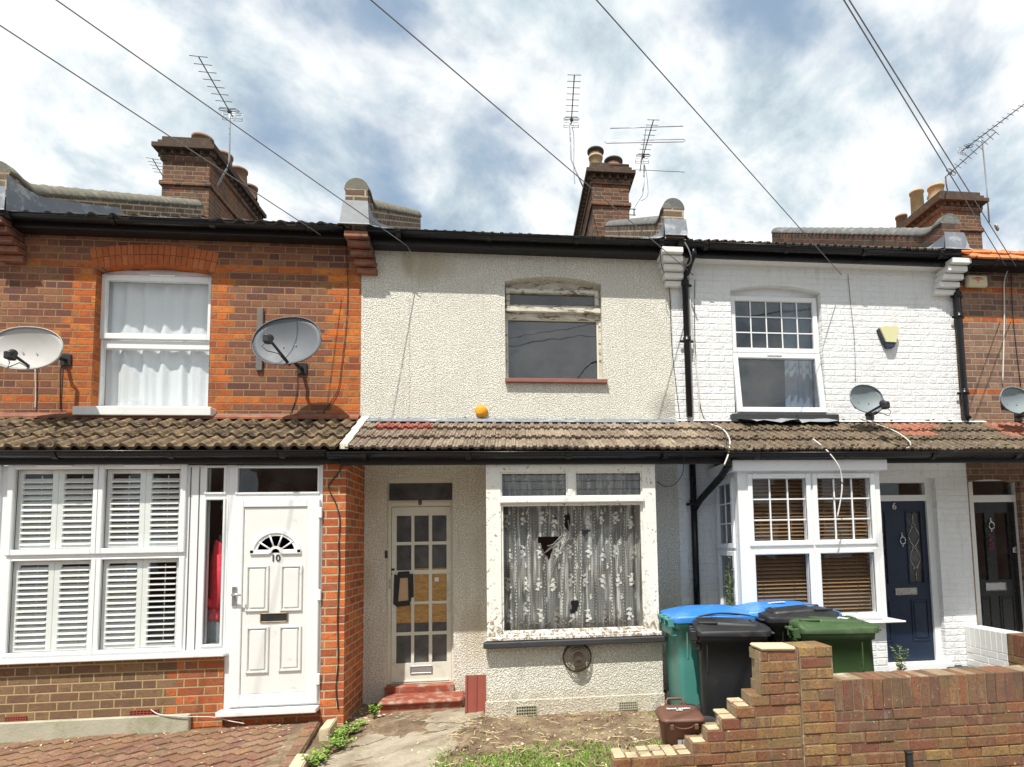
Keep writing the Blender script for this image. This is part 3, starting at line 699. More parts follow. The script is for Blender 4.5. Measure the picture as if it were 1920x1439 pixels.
def trickle(parent, x0, x1, z, y):
    bm = new(); box(bm, x0, x1, y-.012, y+.004, z-.010, z+.010, .004); box(bm, x0+.01, x1-.01, y-.016, y-.010, z-.003, z+.004); mesh('trickle_vent', bm, 'white_upvc', parent)
def coping_wall(parent, xc, y1, ztop0, slope, hw=.115, m='coping', front=-.20, face='brick_parapet', ln=0, zroof=5.0, fh=.0, lead=True, dip=.075):
    """parapet on the party wall: brick sides, bullnose coping, lead skirt"""
    path = []   # (y, z of springing line)
    zs = ztop0-hw
    path += [(front, zs), (front+.10, zs), (front+.22, zs-.02), (front+.34, zs-dip+.01)]
    yb = front+.34; zb = zs-dip+.01
    n = int((y1-yb)/.115)
    for k in range(1, n+1): yy = yb+(y1-yb)*k/n; path.append((yy, zb+(yy-yb)*slope))
    bm = new(); prev = None; seg = 10
    for idx, (yy, zz) in enumerate(path):
        for rep in ((0, 1) if 3 < idx < len(path)-1 else (0,)):
            rr = hw+(.018 if idx % 2 else .012) if rep == 0 else hw-.010
            yq = yy+(.0 if rep == 0 else .095)
            zq = zz+(.0 if rep == 0 else .095*slope)
            rg = [bm.verts.new((xc-rr*math.cos(math.pi*k/seg), yq, zq+rr*math.sin(math.pi*k/seg))) for k in range(seg+1)]
            if prev:
                for k in range(seg): f = bm.faces.new((prev[k], prev[k+1], rg[k+1], rg[k])); f.smooth = True
                bm.faces.new((prev[0], rg[0], rg[-1], prev[-1]))
            else: bm.faces.new(rg)
            prev = rg
    bm.faces.new(prev[::-1])
    cp = mesh('coping', bm, m, parent)
    bm = new(); A = [(a, b) for a, b in path]; 
    for sx in (-hw, hw):
        va = [bm.verts.new((xc+sx, a, b+.001)) for a, b in A]; vb = [bm.verts.new((xc+sx, a, max(5.0, 4.9+SL*(a+.2)))) for a, b in A]
        for k in range(len(A)-1): bm.faces.new((va[k], va[k+1], vb[k+1], vb[k]))
        if sx < 0: fa, fb, ea, eb = va[0], vb[0], va[-1], vb[-1]
        else: bm.faces.new((fa, va[0], vb[0], fb)); bm.faces.new((ea, va[-1], vb[-1], eb))
    pw = mesh('parapet', bm, face, parent)
    return cp, pw
def skirt(parent, xc, hw, pts, m='lead', out=.012, y0=-.23, zt=5.30, flare=.05, zb=5.04):
    """lead apron dressed over the front end of a parapet"""
    bm = new(); a = hw+out
    for (q0, q1) in (((-a, y0-.012), (a, y0-.012)),):
        vs = [bm.verts.new(v) for v in ((xc-a, y0-.012, zt), (xc+a, y0-.012, zt), (xc+a+flare*.5, y0-.05, zb+.03), (xc+a+flare, y0-.08, zb), (xc-a-flare, y0-.08, zb), (xc-a-flare*.5, y0-.05, zb+.03))]
        bm.faces.new((vs[0], vs[1], vs[2], vs[5])); bm.faces.new((vs[5], vs[2], vs[3], vs[4]))
    for sx in (-1, 1):
        pr = None
        for (yy, h, fl) in pts:
            t = bm.verts.new((xc+sx*a, yy, h)); b1 = bm.verts.new((xc+sx*(a+.01), yy, 5.05+.52*(yy+.2)+.05)); b2 = bm.verts.new((xc+sx*(a+fl), yy, 5.05+.52*(yy+.2)+.028))
            if pr: bm.faces.new((pr[0], t, b1, pr[1])); bm.faces.new((pr[1], b1, b2, pr[2]))
            pr = (t, b1, b2)
    return mesh('lead_flashing', bm, m, parent, smooth=False)
def corbel(parent, xc, m, flip=1, zt=5.0, n=4, w=.115):
    bm = new(); z = zt; d = .27; off = 0
    for k in range(n+1):
        h = .074; sh = .020*k
        box(bm, xc-w+sh*flip, xc+w+.01+sh*.6*flip, -(d-.052*k), .0, z-h*(k+1)+.008, z-h*k-.004, .004)
    return mesh('corbel', bm, m, parent)
def chimney(parent, x0, x1, y0, y1, z0, z1, pots, cap=.09):
    bm = new(); box(bm, x0, x1, y0, y1, z0, z1-.42)
    zt = z1-.42
    box(bm, x0-.035, x1+.035, y0-.035, y1+.035, zt-.42, zt-.35, .004); 
    box(bm, x0-.03, x1+.03, y0-.03, y1+.03, zt, zt+.085, .004)
    st = mesh('chimney_stack', bm, 'brick_chimney', parent)
    bm = new(); box(bm, x0-.01, x1+.01, y0-.01, y1+.01, zt+.085, zt+.17)
    k = x0-.03
    while k < x1: 
        for (yy, d) in ((y0, -1), (y1, 1)):
            v = [bm.verts.new(q) for q in ((k, yy+d*.005, zt+.17), (k+.11, yy+d*.005, zt+.17), (k+.055, yy+d*.09, zt+.17), (k, yy+d*.005, zt+.085), (k+.11, yy+d*.005, zt+.085), (k+.055, yy+d*.09, zt+.085))]
            for f in ((0, 1, 2), (3, 5, 4), (0, 2, 5, 3), (1, 4, 5, 2)): bm.faces.new([v[i] for i in f])
        k += .15
    k = y0-.03
    while k < y1:
        for (xx, d) in ((x0, -1), (x1, 1)):
            v = [bm.verts.new(q) for q in ((xx+d*.005, k, zt+.17), (xx+d*.005, k+.11, zt+.17), (xx+d*.09, k+.055, zt+.17), (xx+d*.005, k, zt+.085), (xx+d*.005, k+.11, zt+.085), (xx+d*.09, k+.055, zt+.085))]
            for f in ((0, 1, 2), (3, 5, 4), (0, 2, 5, 3), (1, 4, 5, 2)): bm.faces.new([v[i] for i in f])
        k += .15
    mesh('dentil_course', bm, 'sooty_brick', st)
    bm = new(); a = .12
    box(bm, x0-a, x1+a, y0-a, y1+a, zt+.17, zt+.25, .006); box(bm, x0-a+.06, x1+a-.06, y0-a+.06, y1+a-.06, zt+.25, zt+.33, .006); box(bm, x0-.02, x1+.02, y0-.02, y1+.02, zt+.33, zt+.42, .01)
    mesh('chimney_cap', bm, 'sooty_brick', st)
    for (px_, py_, h, r, m, cowl) in pots:
        bm = new(); zz = z1-.02
        lathe(bm, (px_, py_, zz), [(r*1.02, 0), (r, .04), (r*.93, h-.05), (r*1.05, h-.045), (r*1.07, h), (r*.85, h), (r*.8, h-.2)], 20, cap=False)
        p = mesh('chimney_pot', bm, m, st)
        if cowl:
            bm = new(); lathe(bm, (px_, py_, zz+h-.02), [(r*.95, 0), (r*1.05, .05), (r*.9, .06), (r*.9, .1), (r*1.25, .11), (r*1.25, .14), (r*.5, .2), (.01, .21)], 18)
            q = mesh('cowl', bm, 'rusty_wire', st)
    return st

def airbrick(parent, x0, x1, z0, z1, y, m='red_terracotta'):
    bm = new(); w = x1-x0; h = z1-z0
    box(bm, x0, x1, y+.012, y+.02, z0, z1)
    b = mesh('air_brick', bm, 'interior_dark', parent)
    bm = new(); n = 8
    for i in range(n+1): xx = x0+w*i/n; box(bm, xx-.004, xx+.004, y, y+.012, z0, z1)
    for j in range(4): zz = z0+h*j/3; box(bm, x0, x1, y+.001, y+.0125, zz-.004, zz+.004)
    mesh('grating', bm, m, b); return b

SL = .52
def main_roof(parent, x0, x1, m, prof, per, y0=-.24, z0=5.045, name='roof'):
    bm = new(); tiles(bm, x0, x1, y0, z0, 4.3, z0+SL*(4.3-y0), 14, prof, .018, per/8, per)
    o = mesh(name, bm, m, parent, nofix=True)
    bm = new(); zt = z0+SL*(4.3-y0)
    v = [bm.verts.new(q) for q in ((x0, 4.3, zt), (x1, 4.3, zt), (x1, 8.7, z0), (x0, 8.7, z0))]; bm.faces.new(v)
    mesh('rear_roof', bm, m, parent); return o
def fascia(parent, x0, x1, z0, z1, y0, y1, m='black_fascia', name='fascia'):
    bm = new(); box(bm, x0, x1, y0, y1, z0, z1, .003); return mesh(name, bm, m, parent)

XP = [-5.09, -1.60, 1.855, 5.37, 8.9]     # party lines
UZ = 4.98
# ================================================================= house 10
h10 = thing('brick_house', (-3.3, 0, 0), 'brown and orange brick terraced house with white door numbered 10 and slatted shutters', 'house', 'houses of the terrace')
wx0, wx1 = X(175, 640), X(393, 640); wz0, wzs, wzc = Z(300, 768), Z(300, 507), Z(290, 497)
hole = arch(wx0, wx1, wz0, wzs, wzc)
wall(h10, 'wall', -6.2, XP[1], 2.6, 5.12, 0, .25, 'brick_brown', [hole])
# gauged brick arch over the window
bm = new(); n = 21; cxa = (wx0+wx1)/2; rad = ((wx1-wx0)/2)**2/(2*(wzc-wzs))+(wzc-wzs)/2; ca_ = (cxa, wzc-rad)
for k in range(n):
    a = math.asin(((wx0-.03)-cxa)/rad)+(2*math.asin(((wx1-wx0)/2+.03)/rad))*(k+.5)/n
    da = math.asin(((wx1-wx0)/2+.03)/rad)/n*.90
    for (r0, r1) in ((rad+.001, rad+.105), (rad+.113, rad+.215)):
        aa = a + (da*.0 if r0 < rad+.05 else 0)
        v = []
        for yy in (-.006, .02):
            for (r, ang) in ((r0, aa-da), (r0, aa+da), (r1, aa+da), (r1, aa-da)): v.append(bm.verts.new((ca_[0]+r*math.sin(ang), yy, ca_[1]+r*math.cos(ang))))
        for f in ((0, 1, 2, 3), (4, 7, 6, 5), (0, 4, 5, 1), (1, 5, 6, 2), (2, 6, 7, 3), (3, 7, 4, 0)): bm.faces.new([v[i] for i in f])
def orange_mat():
    m, n = mat('orange_brick'); p = n.pos(); c = n.ramp(n.island(), [(0, (.46, .13, .045)), (.5, (.40, .11, .04)), (1, (.50, .16, .06))])
    c = n.mix(n.ma('MULTIPLY', n.sm(n.noise(p, 40, 4, .7), .5, .7), .5), c, (.15, .06, .035)); n.bsdf(c, .9, n.bump(n.noise(p, 70, 4, .7), .7, .005), .2)
orange_mat()
mesh('brick_arch', bm, 'orange_brick', h10)
# upstairs window
wy = .11
fx0, fx1 = X(189, 640, wy), wx1+.01; ft, fb = Z(290, 518, wy), wz0+.0
bm = new(); ring(bm, fx0-.045, fx1, fb, ft+.055, wy, wy+.07, .06, .045)
box(bm, fx0-.02, fx1-.045, wy+.004, wy+.065, Z(300, 651, wy)-.02, Z(300, 640, wy)+.0, .003)
prism(bm, arch(fx0-.045, fx1, ft+.05, wzs+.02, wzc+.03), wy+.012, wy+.06)
w10 = mesh('window', bm, 'white_upvc', h10)
a = RC(200, 524, 389, 629, wy-.02); bm = new(); ring(bm, a[0]-.06, a[1]+.055, a[2]-.055, a[3]+.055, wy-.022, wy+.03, .06); mesh('casement', bm, 'white_upvc', w10)
pane(w10, a[0], a[1], a[2], a[3], wy+.02); trickle(w10, X(272, 520), X(320, 520), Z(295, 519, wy), wy-.022)
b = RC(192, 650, 390, 767, wy); pane(w10, fx0, fx1-.04, fb, b[3], wy+.03, 'glass')
bm = new(); box(bm, X(138, 768, -.1), X(397, 768, -.1), -.12, .12, Z(300, 779, -.12), wz0+.003, .006); mesh('sill', bm, 'offwhite_paint', w10)
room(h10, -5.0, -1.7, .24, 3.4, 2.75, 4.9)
curtain(wx0-.05, wx1+.05, wz0-.05, ft+.1, .205, 'white sheer curtain in the upstairs window over the slatted shutters, beside the dark satellite dish', .018, 7, group=None, seed=4)
# ground floor front
X10L = -6.2; xe = X(420, 1235, FY)
zsill = Z(210, 1238, FY)
wall(h10, 'front_wall', X10L, xe, -.05, zsill, FY, FY+.22, 'brick_base')
bm = new(); box(bm, xe, X(604, 1335, FY), FY+.02, FY+.2, -.05, Z(500, 1335, FY)-.005); mesh('door_footing', bm, 'brick_base', h10)
bm = new(); box(bm, XP[1]-.155, XP[1]+.05, FY, -.001, -.05, 2.53); mesh('brick_pier', bm, 'brick_new', h10)
bm = new(); box(bm, X10L, X(356, 1345, FY-.03), FY-.045, FY-.001, .0, Z(200, 1347, FY-.04), .008); mesh('plinth', bm, 'concrete_kerb', h10)
airbrick(h10, X(245, 1335, FY), X(297, 1335, FY), Z(270, 1344, FY), Z(270, 1332, FY), FY-.012); airbrick(h10, X(12, 1345, FY), X(50, 1345, FY), Z(30, 1355, FY), Z(30, 1344, FY), FY-.012)
# the long white window and door set
zt = 2.455; wz = zsill+.06
unit = RC(8, 870, 350, 1222, FY)
UL0, UL1, UR1 = X(12, 1040, FY), X(180, 1040, FY), X(342, 1040, FY)
zm1, zm0 = Z(180, 1033, FY), Z(180, 1046, FY)
bm = new()
gl = [RC(32, 880, 168, 1029, FY), RC(198, 880, 332, 1026, FY), RC(18, 1053, 167, 1218, FY), RC(189, 1050, 334, 1212, FY)]
xa0 = (gl[0][0]+gl[2][0])/2; xa1 = (gl[0][1]+gl[2][1])/2; xb0 = (gl[1][0]+gl[3][0])/2; xb1 = (gl[1][1]+gl[3][1])/2
zt1, zt0, zl1 = gl[1][3], gl[1][2], gl[3][3]; zl0 = wz+.03
cells = [(X10L+.5, xa0-.16, zt0, zt1), (X10L+.5, xa0-.16, zl0, zl1), (xa0, xa1, zt0, zt1), (xa0, xa1, zl0, zl1), (xb0, xb1, zt0, zt1), (xb0, xb1, zl0, zl1)]
sl0, sl1 = X(385, 1000, FY), X(417, 1000, FY); st = RC(388, 877, 420, 923, FY); sb = RC(384, 938, 416, 1208, FY)
cells += [(sl0, sl1, st[2], st[3]), (sl0, sl1, sb[2], sb[3])]
prism(bm, [(X10L, wz-.02), (xe-.002, wz-.02), (xe-.002, zt), (X10L, zt)], FY+.01, FY+.075, [[(c[0], c[2]), (c[1], c[2]), (c[1], c[3]), (c[0], c[3])] for c in cells])
wl = mesh('window', bm, 'white_upvc', h10)
for k, c in enumerate(cells):
    up = k in (2, 4)
    bm = new(); t_ = .05
    if k < 6: ring(bm, c[0]-t_, c[1]+t_, c[2]-(t_ if up or k == 0 else t_*.6), c[3]+t_*(1 if k % 2 == 0 else .35), FY-(.018 if k in (0, 2, 4) else .004), FY+.02, t_ + .0, t=t_*(1 if k % 2 == 0 else .35), b=t_*(1 if up or k == 0 else .6), bev=.006)
    else: ring(bm, c[0]-.02, c[1]+.02, c[2]-.02, c[3]+.02, FY-.004, FY+.02, .02, bev=.004)
    mesh('casement', bm, 'white_upvc', wl)
    pane(wl, c[0]-.004, c[1]+.004, c[2]-.004, c[3]+.004, FY+.03, 'glass')
    bm = new(); ring(bm, c[0]-.001, c[1]+.001, c[2]-.001, c[3]+.001, FY+.022, FY+.029, .005, bev=0); mesh('gasket', bm, 'white_gasket', wl)
for c in (cells[2], cells[4]): trickle(wl, (c[0]+c[1])/2-.15, (c[0]+c[1])/2+.15, c[3]+.028, FY-.02)
bm = new()
for xx in (xb1+.075, xb1+.15): box(bm, xx, xx+.006, FY+.004, FY+.0105, wz, zt-.02)
mesh('mullion_joint', bm, 'white_gasket', wl)
bm = new(); box(bm, X10L, xe+.03, FY-.075, FY+.1, zsill+.005, zsill+.035, .006); box(bm, X10L, xe+.0, FY-.02, FY+.08, zsill+.035, wz-.021, .004); mesh('sill', bm, 'white_upvc', wl)
# shutters behind the panes
for k, c in enumerate(cells[:6]):
    ncol = 2; w_ = (c[1]-c[0]); y0 = FY+.042
    for q in range(ncol):
        s0 = c[0]+w_*q/ncol-(.015 if q == 0 else .0); s1 = c[0]+w_*(q+1)/ncol+(.01 if q else 0)
        s1 -= .002
        bm = new(); ring(bm, s0, s1, c[2]-.03, c[3]+.02, y0, y0+.028, .048, t=.055, b=.065, bev=.003)
        sh = mesh('shutter_panel', bm, 'shutter_white', wl)
        bm = new(); zz = c[2]+.055; ang = R_(34 if k != 5 or q == 0 else 6)
        if k == 2: ang = R_(40)
        while zz < c[3]-.05:
            a0, a1, d_ = s0+.048, s1-.048, .030
            vs = [(-d_, -.005), (d_, -.005), (d_, .005), (-d_, .005)]; L = []
            for xx in (a0, a1): L.append([bm.verts.new((xx, y0+.016+u*math.cos(ang)-v*math.sin(ang), zz-(u*math.sin(-ang)) + v*math.cos(ang))) for u, v in vs])
            for i in range(4): bm.faces.new((L[0][i], L[0][(i+1) % 4], L[1][(i+1) % 4], L[1][i]))
            bm.faces.new(L[0]); bm.faces.new(L[1][::-1]); zz += .051
        box(bm, (s0+s1)/2-.003, (s0+s1)/2+.003, y0+.045, y0+.052, c[2]+.04, c[3]-.05)
        mesh('louvres', bm, 'shutter_white', wl)
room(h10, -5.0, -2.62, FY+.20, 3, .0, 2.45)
# red jacket and things in the sidelight
jx = (sl0+sl1)/2-.055; bm = new()
rings = []
for (z_, w_, o_) in [(sb[3]-.38, .02, .0), (sb[3]-.42, .055, .01), (sb[3]-.55, .08, .015), (sb[3]-.75, .085, .02), (sb[3]-.95, .095, .02), (sb[3]-1.0, .09, .02)]:
    rings.append([bm.verts.new((jx+.02+o_+w_*math.cos(k*.524)*(1+.12*math.sin(3*k+z_*9)), FY+.17+.05*math.sin(k*.524), z_+.02*math.sin(k*2))) for k in range(12)])
for A, B in zip(rings, rings[1:]):
    for k in range(12): f = bm.faces.new((A[k], A[(k+1) % 12], B[(k+1) % 12], B[k])); f.smooth = True
bm.faces.new(rings[0]); bm.faces.new(rings[-1][::-1])
tube(bm, [(jx+.05, FY+.13, sb[3]-.50), (jx+.075, FY+.12, sb[3]-.8), (jx+.085, FY+.12, sb[3]-1.10)], .028, 8, .033)
top('jacket', bm, 'red_fabric', 'red jacket hanging behind the tall narrow glass beside the white door', 'jacket')
bm = new()
for k in range(16): 
    c_ = Vector((jx+random.uniform(-.06, .06), FY+.17+random.uniform(-.03, .03), sb[2]+.30+random.uniform(-.08, .08))); bmesh.ops.create_icosphere(bm, subdivisions=1, radius=random.uniform(.03, .05), matrix=Matrix.Translation(c_) @ Matrix.Rotation(k, 4, 'X'))
top('cloth_bundle', bm, 'red_fabric', 'crumpled red cloth bundle at the foot of the narrow glass beside the white door', 'cloth', smooth=True)
bm = new(); box(bm, jx-.1, jx+.1, FY+.12, FY+.3, sb[2]-.1, sb[2]+.2, .02); top('basket', bm, 'grey_fabric', 'pale grey basket under the red cloth behind the narrow glass', 'basket')
# door of number 10
D0, D1 = X(430, 1100, FY), X(602, 1100, FY); zb = Z(500, 1326, FY)
fg = RC(446, 878, 595, 922, FY)
bm = new(); prism(bm, [(xe, zb), (D1, zb), (D1, zt), (xe, zt)], FY+.01, FY+.075, [[(fg[0], fg[2]), (fg[1], fg[2]), (fg[1], fg[3]), (fg[0], fg[3])], [(D0+.05, zb+.02), (D1-.05, zb+.02), (D1-.05, Z(500, 937, FY)), (D0+.05, Z(500, 937, FY))]])
df = mesh('door_frame', bm, 'white_upvc', h10); pane(df, fg[0]-.003, fg[1]+.003, fg[2]-.003, fg[3]+.003, FY+.03, 'glass_dark')
bm = new(); ring(bm, fg[0]-.02, fg[1]+.02, fg[2]-.02, fg[3]+.02, FY-.002, FY+.02, .02, bev=.004); mesh('fanlight_bead', bm, 'white_upvc', df)
bm = new(); box(bm, X(404, 1335, FY-.09), D1, FY-.10, FY+.05, zb-.05, zb-.003, .008); mesh('door_sill', bm, 'white_upvc', df)
L0, L1, LZ0, LZ1 = D0+.02, D1-.015, zb+.02, Z(500, 937, FY)
pn = RC(457, 952, 577, 1297, FY)
px0, px1 = X(455, 1120, FY), X(575, 1120, FY)
bm = new(); ring(bm, L0, L1, LZ0, LZ1, FY-.022, FY+.03, px0-L0, L1-px1, LZ1-pn[3], pn[2]-LZ0, bev=.006)
door10 = mesh('door', bm, 'white_upvc', h10)
fcx, fcz = X(518, 1039, FY), Z(518, 1037, FY); rx, rz_ = .195, .185
# leaf panel with the half-round light cut out
hp = [(fcx-rx, fcz), (fcx+rx, fcz)] + [(fcx+rx*math.cos(math.pi*k/16), fcz+rz_*math.sin(math.pi*k/16)) for k in range(1, 16)]
bm = new(); prism(bm, [(px0+.004, pn[2]+.004), (px1-.004, pn[2]+.004), (px1-.004, pn[3]-.004), (px0+.004, pn[3]-.004)], FY-.008, FY+.02, [hp])
mesh('door_panel', bm, 'offwhite_paint', door10)
bm = new(); box(bm, px0-.001, px1+.001, FY+.021, FY+.03, pn[2]-.001, pn[3]+.001); mesh('panel_seal', bm, 'black_paint', door10)
bm = new()
for (r0, r1, y_) in ((1.0, .86, -.024), (.86, .74, -.014)):
    pr = None
    for k in range(17):
        a_ = math.pi*k/16; q = [bm.verts.new((fcx+rx*r*math.cos(a_)*1.15, FY+yy, fcz+rz_*r*math.sin(a_)*1.15)) for r, yy in ((r0, -.008), (r0, y_), (r1, y_), (r1, 0))]
        if pr:
            for i in range(3): bm.faces.new((pr[i], pr[i+1], q[i+1], q[i]))
        pr = q
box(bm, fcx-rx*1.15, fcx-.05, FY-.024, FY, fcz-.012, fcz+.03, .004); box(bm, fcx+.05, fcx+rx*1.15, FY-.024, FY, fcz-.012, fcz+.03, .004)
pr = None
for k in range(11):
    a_ = math.pi*k/10; q = [bm.verts.new((fcx+r*math.cos(a_), FY+yy, fcz+r*math.sin(a_))) for r, yy in ((.038, 0), (.038, -.022), (.062, -.022), (.062, 0))]
    if pr:
        for i in range(3): bm.faces.new((pr[i], pr[i+1], q[i+1], q[i]))
    pr = q
for k in range(1, 5):
    a_ = math.pi*k/5; d_ = Vector((math.cos(a_), 0, math.sin(a_))); p0 = Vector((fcx, FY-.012, fcz))+d_*.05; p1 = Vector((fcx, FY-.012, fcz))+Vector((d_.x*rx, 0, d_.z*rz_))*.95
    tube(bm, [p0, p1], .008, 6)
mesh('sunburst_surround', bm, 'white_upvc', door10)
pane(door10, fcx-rx*.95, fcx+rx*.95, fcz+.005, fcz+rz_*.98, FY+.018, 'black_door', 'fanlight_pane')
def panel(parent, x0, x1, z0, z1, y, m, r=.020, out=.017):
    bm = new(); ring(bm, x0, x1, z0, z1, y-out, y+.004, r, bev=.005); box(bm, x0+r+.012, x1-r-.012, y-out*.8, y+.002, z0+r+.012, z1-r-.012, .006)
    mesh('raised_panel', bm, m, parent)
for q in ((463, 1061, 504, 1146), (527, 1060, 567, 1145), (463, 1176, 504, 1261), (524, 1174, 565, 1257)):
    a = RC(*q, FY); mid = 1100 if q[1] < 1100 else 1215
    panel(door10, a[0], a[1], a[2], a[3], FY-.008, 'offwhite_paint')
text('house_number', '10', 'dark_grey_text', door10, (fcx, Z(518, 1047, FY)), .085, FY-.0125, .002, bold=.002)
def letterbox(parent, x0, x1, z0, z1, y, m='chrome', m2='black_paint'):
    bm = new(); ring(bm, x0, x1, z0, z1, y-.012, y, .010, bev=.003); lb = mesh('letter_box', bm, m, parent)
    bm = new(); box(bm, x0+.01, x1-.01, y-.006, y, z0+.01, z1-.01, .002); mesh('letter_flap', bm, m2, parent); return lb
a = RC(489, 1150, 541, 1166, FY); letterbox(door10, a[0], a[1], a[2], a[3], FY-.008, 'brass')
a = RC(438, 1100, 446, 1137, FY); bm = new(); box(bm, a[0], a[1], FY-.034, FY-.022, a[2], a[3], .004); tube(bm, [(a[0]+.02, FY-.034, a[3]-.07), (a[0]+.02, FY-.075, a[3]-.07), (a[0]-.0, FY-.078, a[3]-.07), (a[0]+.12, FY-.078, a[3]-.075)][:2]+[(a[0]+.10, FY-.078, a[3]-.075)], .010, 8); mesh('door_handle', bm, 'chrome', door10)
for yy in (962, 1116, 1273):
    z_ = Z(600, yy, FY); bm = new(); box(bm, L1-.012, L1+.022, FY-.030, FY-.0, z_-.05, z_+.05, .006); mesh('hinge', bm, 'white_upvc', door10)
room(h10, D0-.08, D1+.05, FY+.2, 2.5, zb, 2.42)
# eaves, roof and gutters of number 10
bm = new(); box(bm, -6.2, XP[1]-.12, -.15, .2, Z(300, 449), 5.02, .004); mesh('fascia', bm, 'black_fascia', h10)
gutter(h10, -6.2, XP[1]-.13, -.215, 5.045)
main_roof(h10, -6.2, XP[1]-.06, 'tiles_soot', p_roman, .2, z0=5.025)
bm = new(); tiles(bm, -6.2, XP[1]+.02, EY, EZ, RY, RZ, 3, p_roman, .030, .0125, .132, .03); moss(mesh('porch_roof', bm, 'tiles_mossy', h10, nofix=True), -4.6, XP[1]-.1, 170, 1)
bm = new(); 
for (yA, zA, yB, zB) in ((RY+.006, RZ+.075, -.10, RZ+.03),):
    v = [bm.verts.new(q) for q in ((-6.2, .0-.004, zA), (XP[1], -.004, zA), (XP[1], -.085, zB-.01), (-6.2, -.085, zB-.01), (XP[1], -.085, zB-.03), (-6.2, -.085, zB-.03))]
    bm.faces.new(v[:4]); bm.faces.new((v[3], v[2], v[4], v[5]))
mesh('tile_fillet', bm, 'brick_corbel', h10)
bm = new(); box(bm, -6.2, XP[1]+.0, FY-.055, FY+.0, 2.46, 2.575, .003); mesh('porch_fascia', bm, 'black_fascia', h10)
gutter(h10, -6.2, XP[1]-.08, FY-.115, 2.56, name='porch_gutter')
cp, pw = coping_wall(h10, XP[0]+.0, 3.4, 5.60, .555, m='coping', dip=.03)
skirt(h10, XP[0], .115, [(-.24, 5.45, .10), (.0, 5.44, .16), (.25, 5.50, .2), (.8, 5.77, .2), (1.4, 6.08, .2), (1.6, 6.05, .2), (2.0, 6.24, .2), (2.8, 6.68, .2), (3.4, 6.98, .2)], zt=5.32)
cp, pw = coping_wall(h10, XP[1]-.01, 3.45, 5.60, .548, dip=.02)
skirt(h10, XP[1]-.01, .115, [(-.24, 5.33, .07), (.0, 5.30, .09), (.3, 5.40, .1), (1.4, 5.93, .1), (3.45, 7.0, .1)], 'lead_light', zt=5.335, flare=.045)
corbel(h10, XP[0], 'brick_corbel', zt=5.0); corbel(h10, XP[1], 'brick_corbel', zt=4.99)
ch = chimney(h10, -5.66, -4.93, 3.5, 5.35, 6.5, Z(350, 264, 3.5)+.05, [(-5.28, 3.95, .33, .16, 'pot_brown', False), (-5.08, 4.25, .24, .15, 'pot_brown', False), (-5.03, 4.75, .30, .14, 'pot_brown', False), (-5.0, 5.15, .22, .13, 'pot_brown', False)])
bm = new(); v = [bm.verts.new(q) for q in ((-4.92, 3.2, 6.86), (-4.92, 4.3, 7.42), (-4.2, 4.3, 7.42), (-4.5, 3.2, 6.85))]; bm.faces.new(v); mesh('lead_apron', bm, 'lead_light', h10)

# ================================================================= house 8
h8 = thing('rendered_house', (.13, 0, 0), 'run-down terraced house in cream roughcast render with a broken lace-curtained window and boarded glazed door', 'house', 'houses of the terrace')
ux0, ux1, uz0, uzs, uzc = X(947, 620), X(1129, 620), Z(1035, 712), Z(1035, 530), Z(1035, 519)
wall(h8, 'wall', XP[1], XP[2], 2.6, 5.08, 0, .25, 'roughcast', [arch(ux0, ux1, uz0, uzs, uzc)])
wy = .10
bm = new(); fr = (ux0-.005, ux1+.005)
prism(bm, arch(fr[0], fr[1], Z(1040, 546, wy), uzs+.01, uzc+.01), wy+.02, wy+.07)
ring(bm, fr[0], fr[1], uz0, Z(1040, 546, wy)-.001, wy, wy+.08, .03, bev=.004)
box(bm, fr[0]+.03, fr[1]-.03, wy+.002, wy+.07, Z(1040, 600, wy)+.0, Z(1040, 588, wy), .003)
w8 = mesh('window', bm, 'weathered_paint', h8)
a = RC(956, 550, 1115, 577, wy); bm = new(); ring(bm, a[0]-.045, a[1]+.045, a[2]-.03, a[3]+.045, wy-.03, wy+.03, .045, b=.03, bev=.004); mesh('top_light_frame', bm, 'weathered_paint', w8)
pane(w8, a[0], a[1], a[2], a[3], wy+.01, 'glass_dusty')
bm = new(); box(bm, fr[0]+.01, fr[1]-.01, wy-.05, wy+.0, Z(1040, 586, wy-.04), Z(1040, 577, wy-.04), .004); mesh('drip_rail', bm, 'weathered_paint', w8)
lz1 = Z(1040, 600, wy)
pane(w8, fr[0]+.02, fr[1]-.02, uz0, lz1, wy+.04, 'glass_dark')
bm = new(); ring(bm, fr[0]+.015, fr[1]-.03, uz0, lz1+.005, wy+.01, wy+.039, .022, b=.006, t=.01, bev=.003); mesh('sash_frame', bm, 'cream_paint', w8)
bm = new(); box(bm, X(947, 712, -.04), X(1139, 715, -.04), -.055, wy+.02, uz0-.045, uz0-.002, .004); mesh('sill', bm, 'red_sill', w8)
bm = new(); tube(bm, [P3(1082, 712, wy+.03), P3(1097, 690, wy+.02), P3(1108, 680, wy+.02), P3(1120, 677, wy+.02)], .007, 6); mesh('loose_seal', bm, 'cable_black', w8)
room(h8, XP[1]+.1, XP[2]-.1, .24, 3.4, 2.75, 4.9)
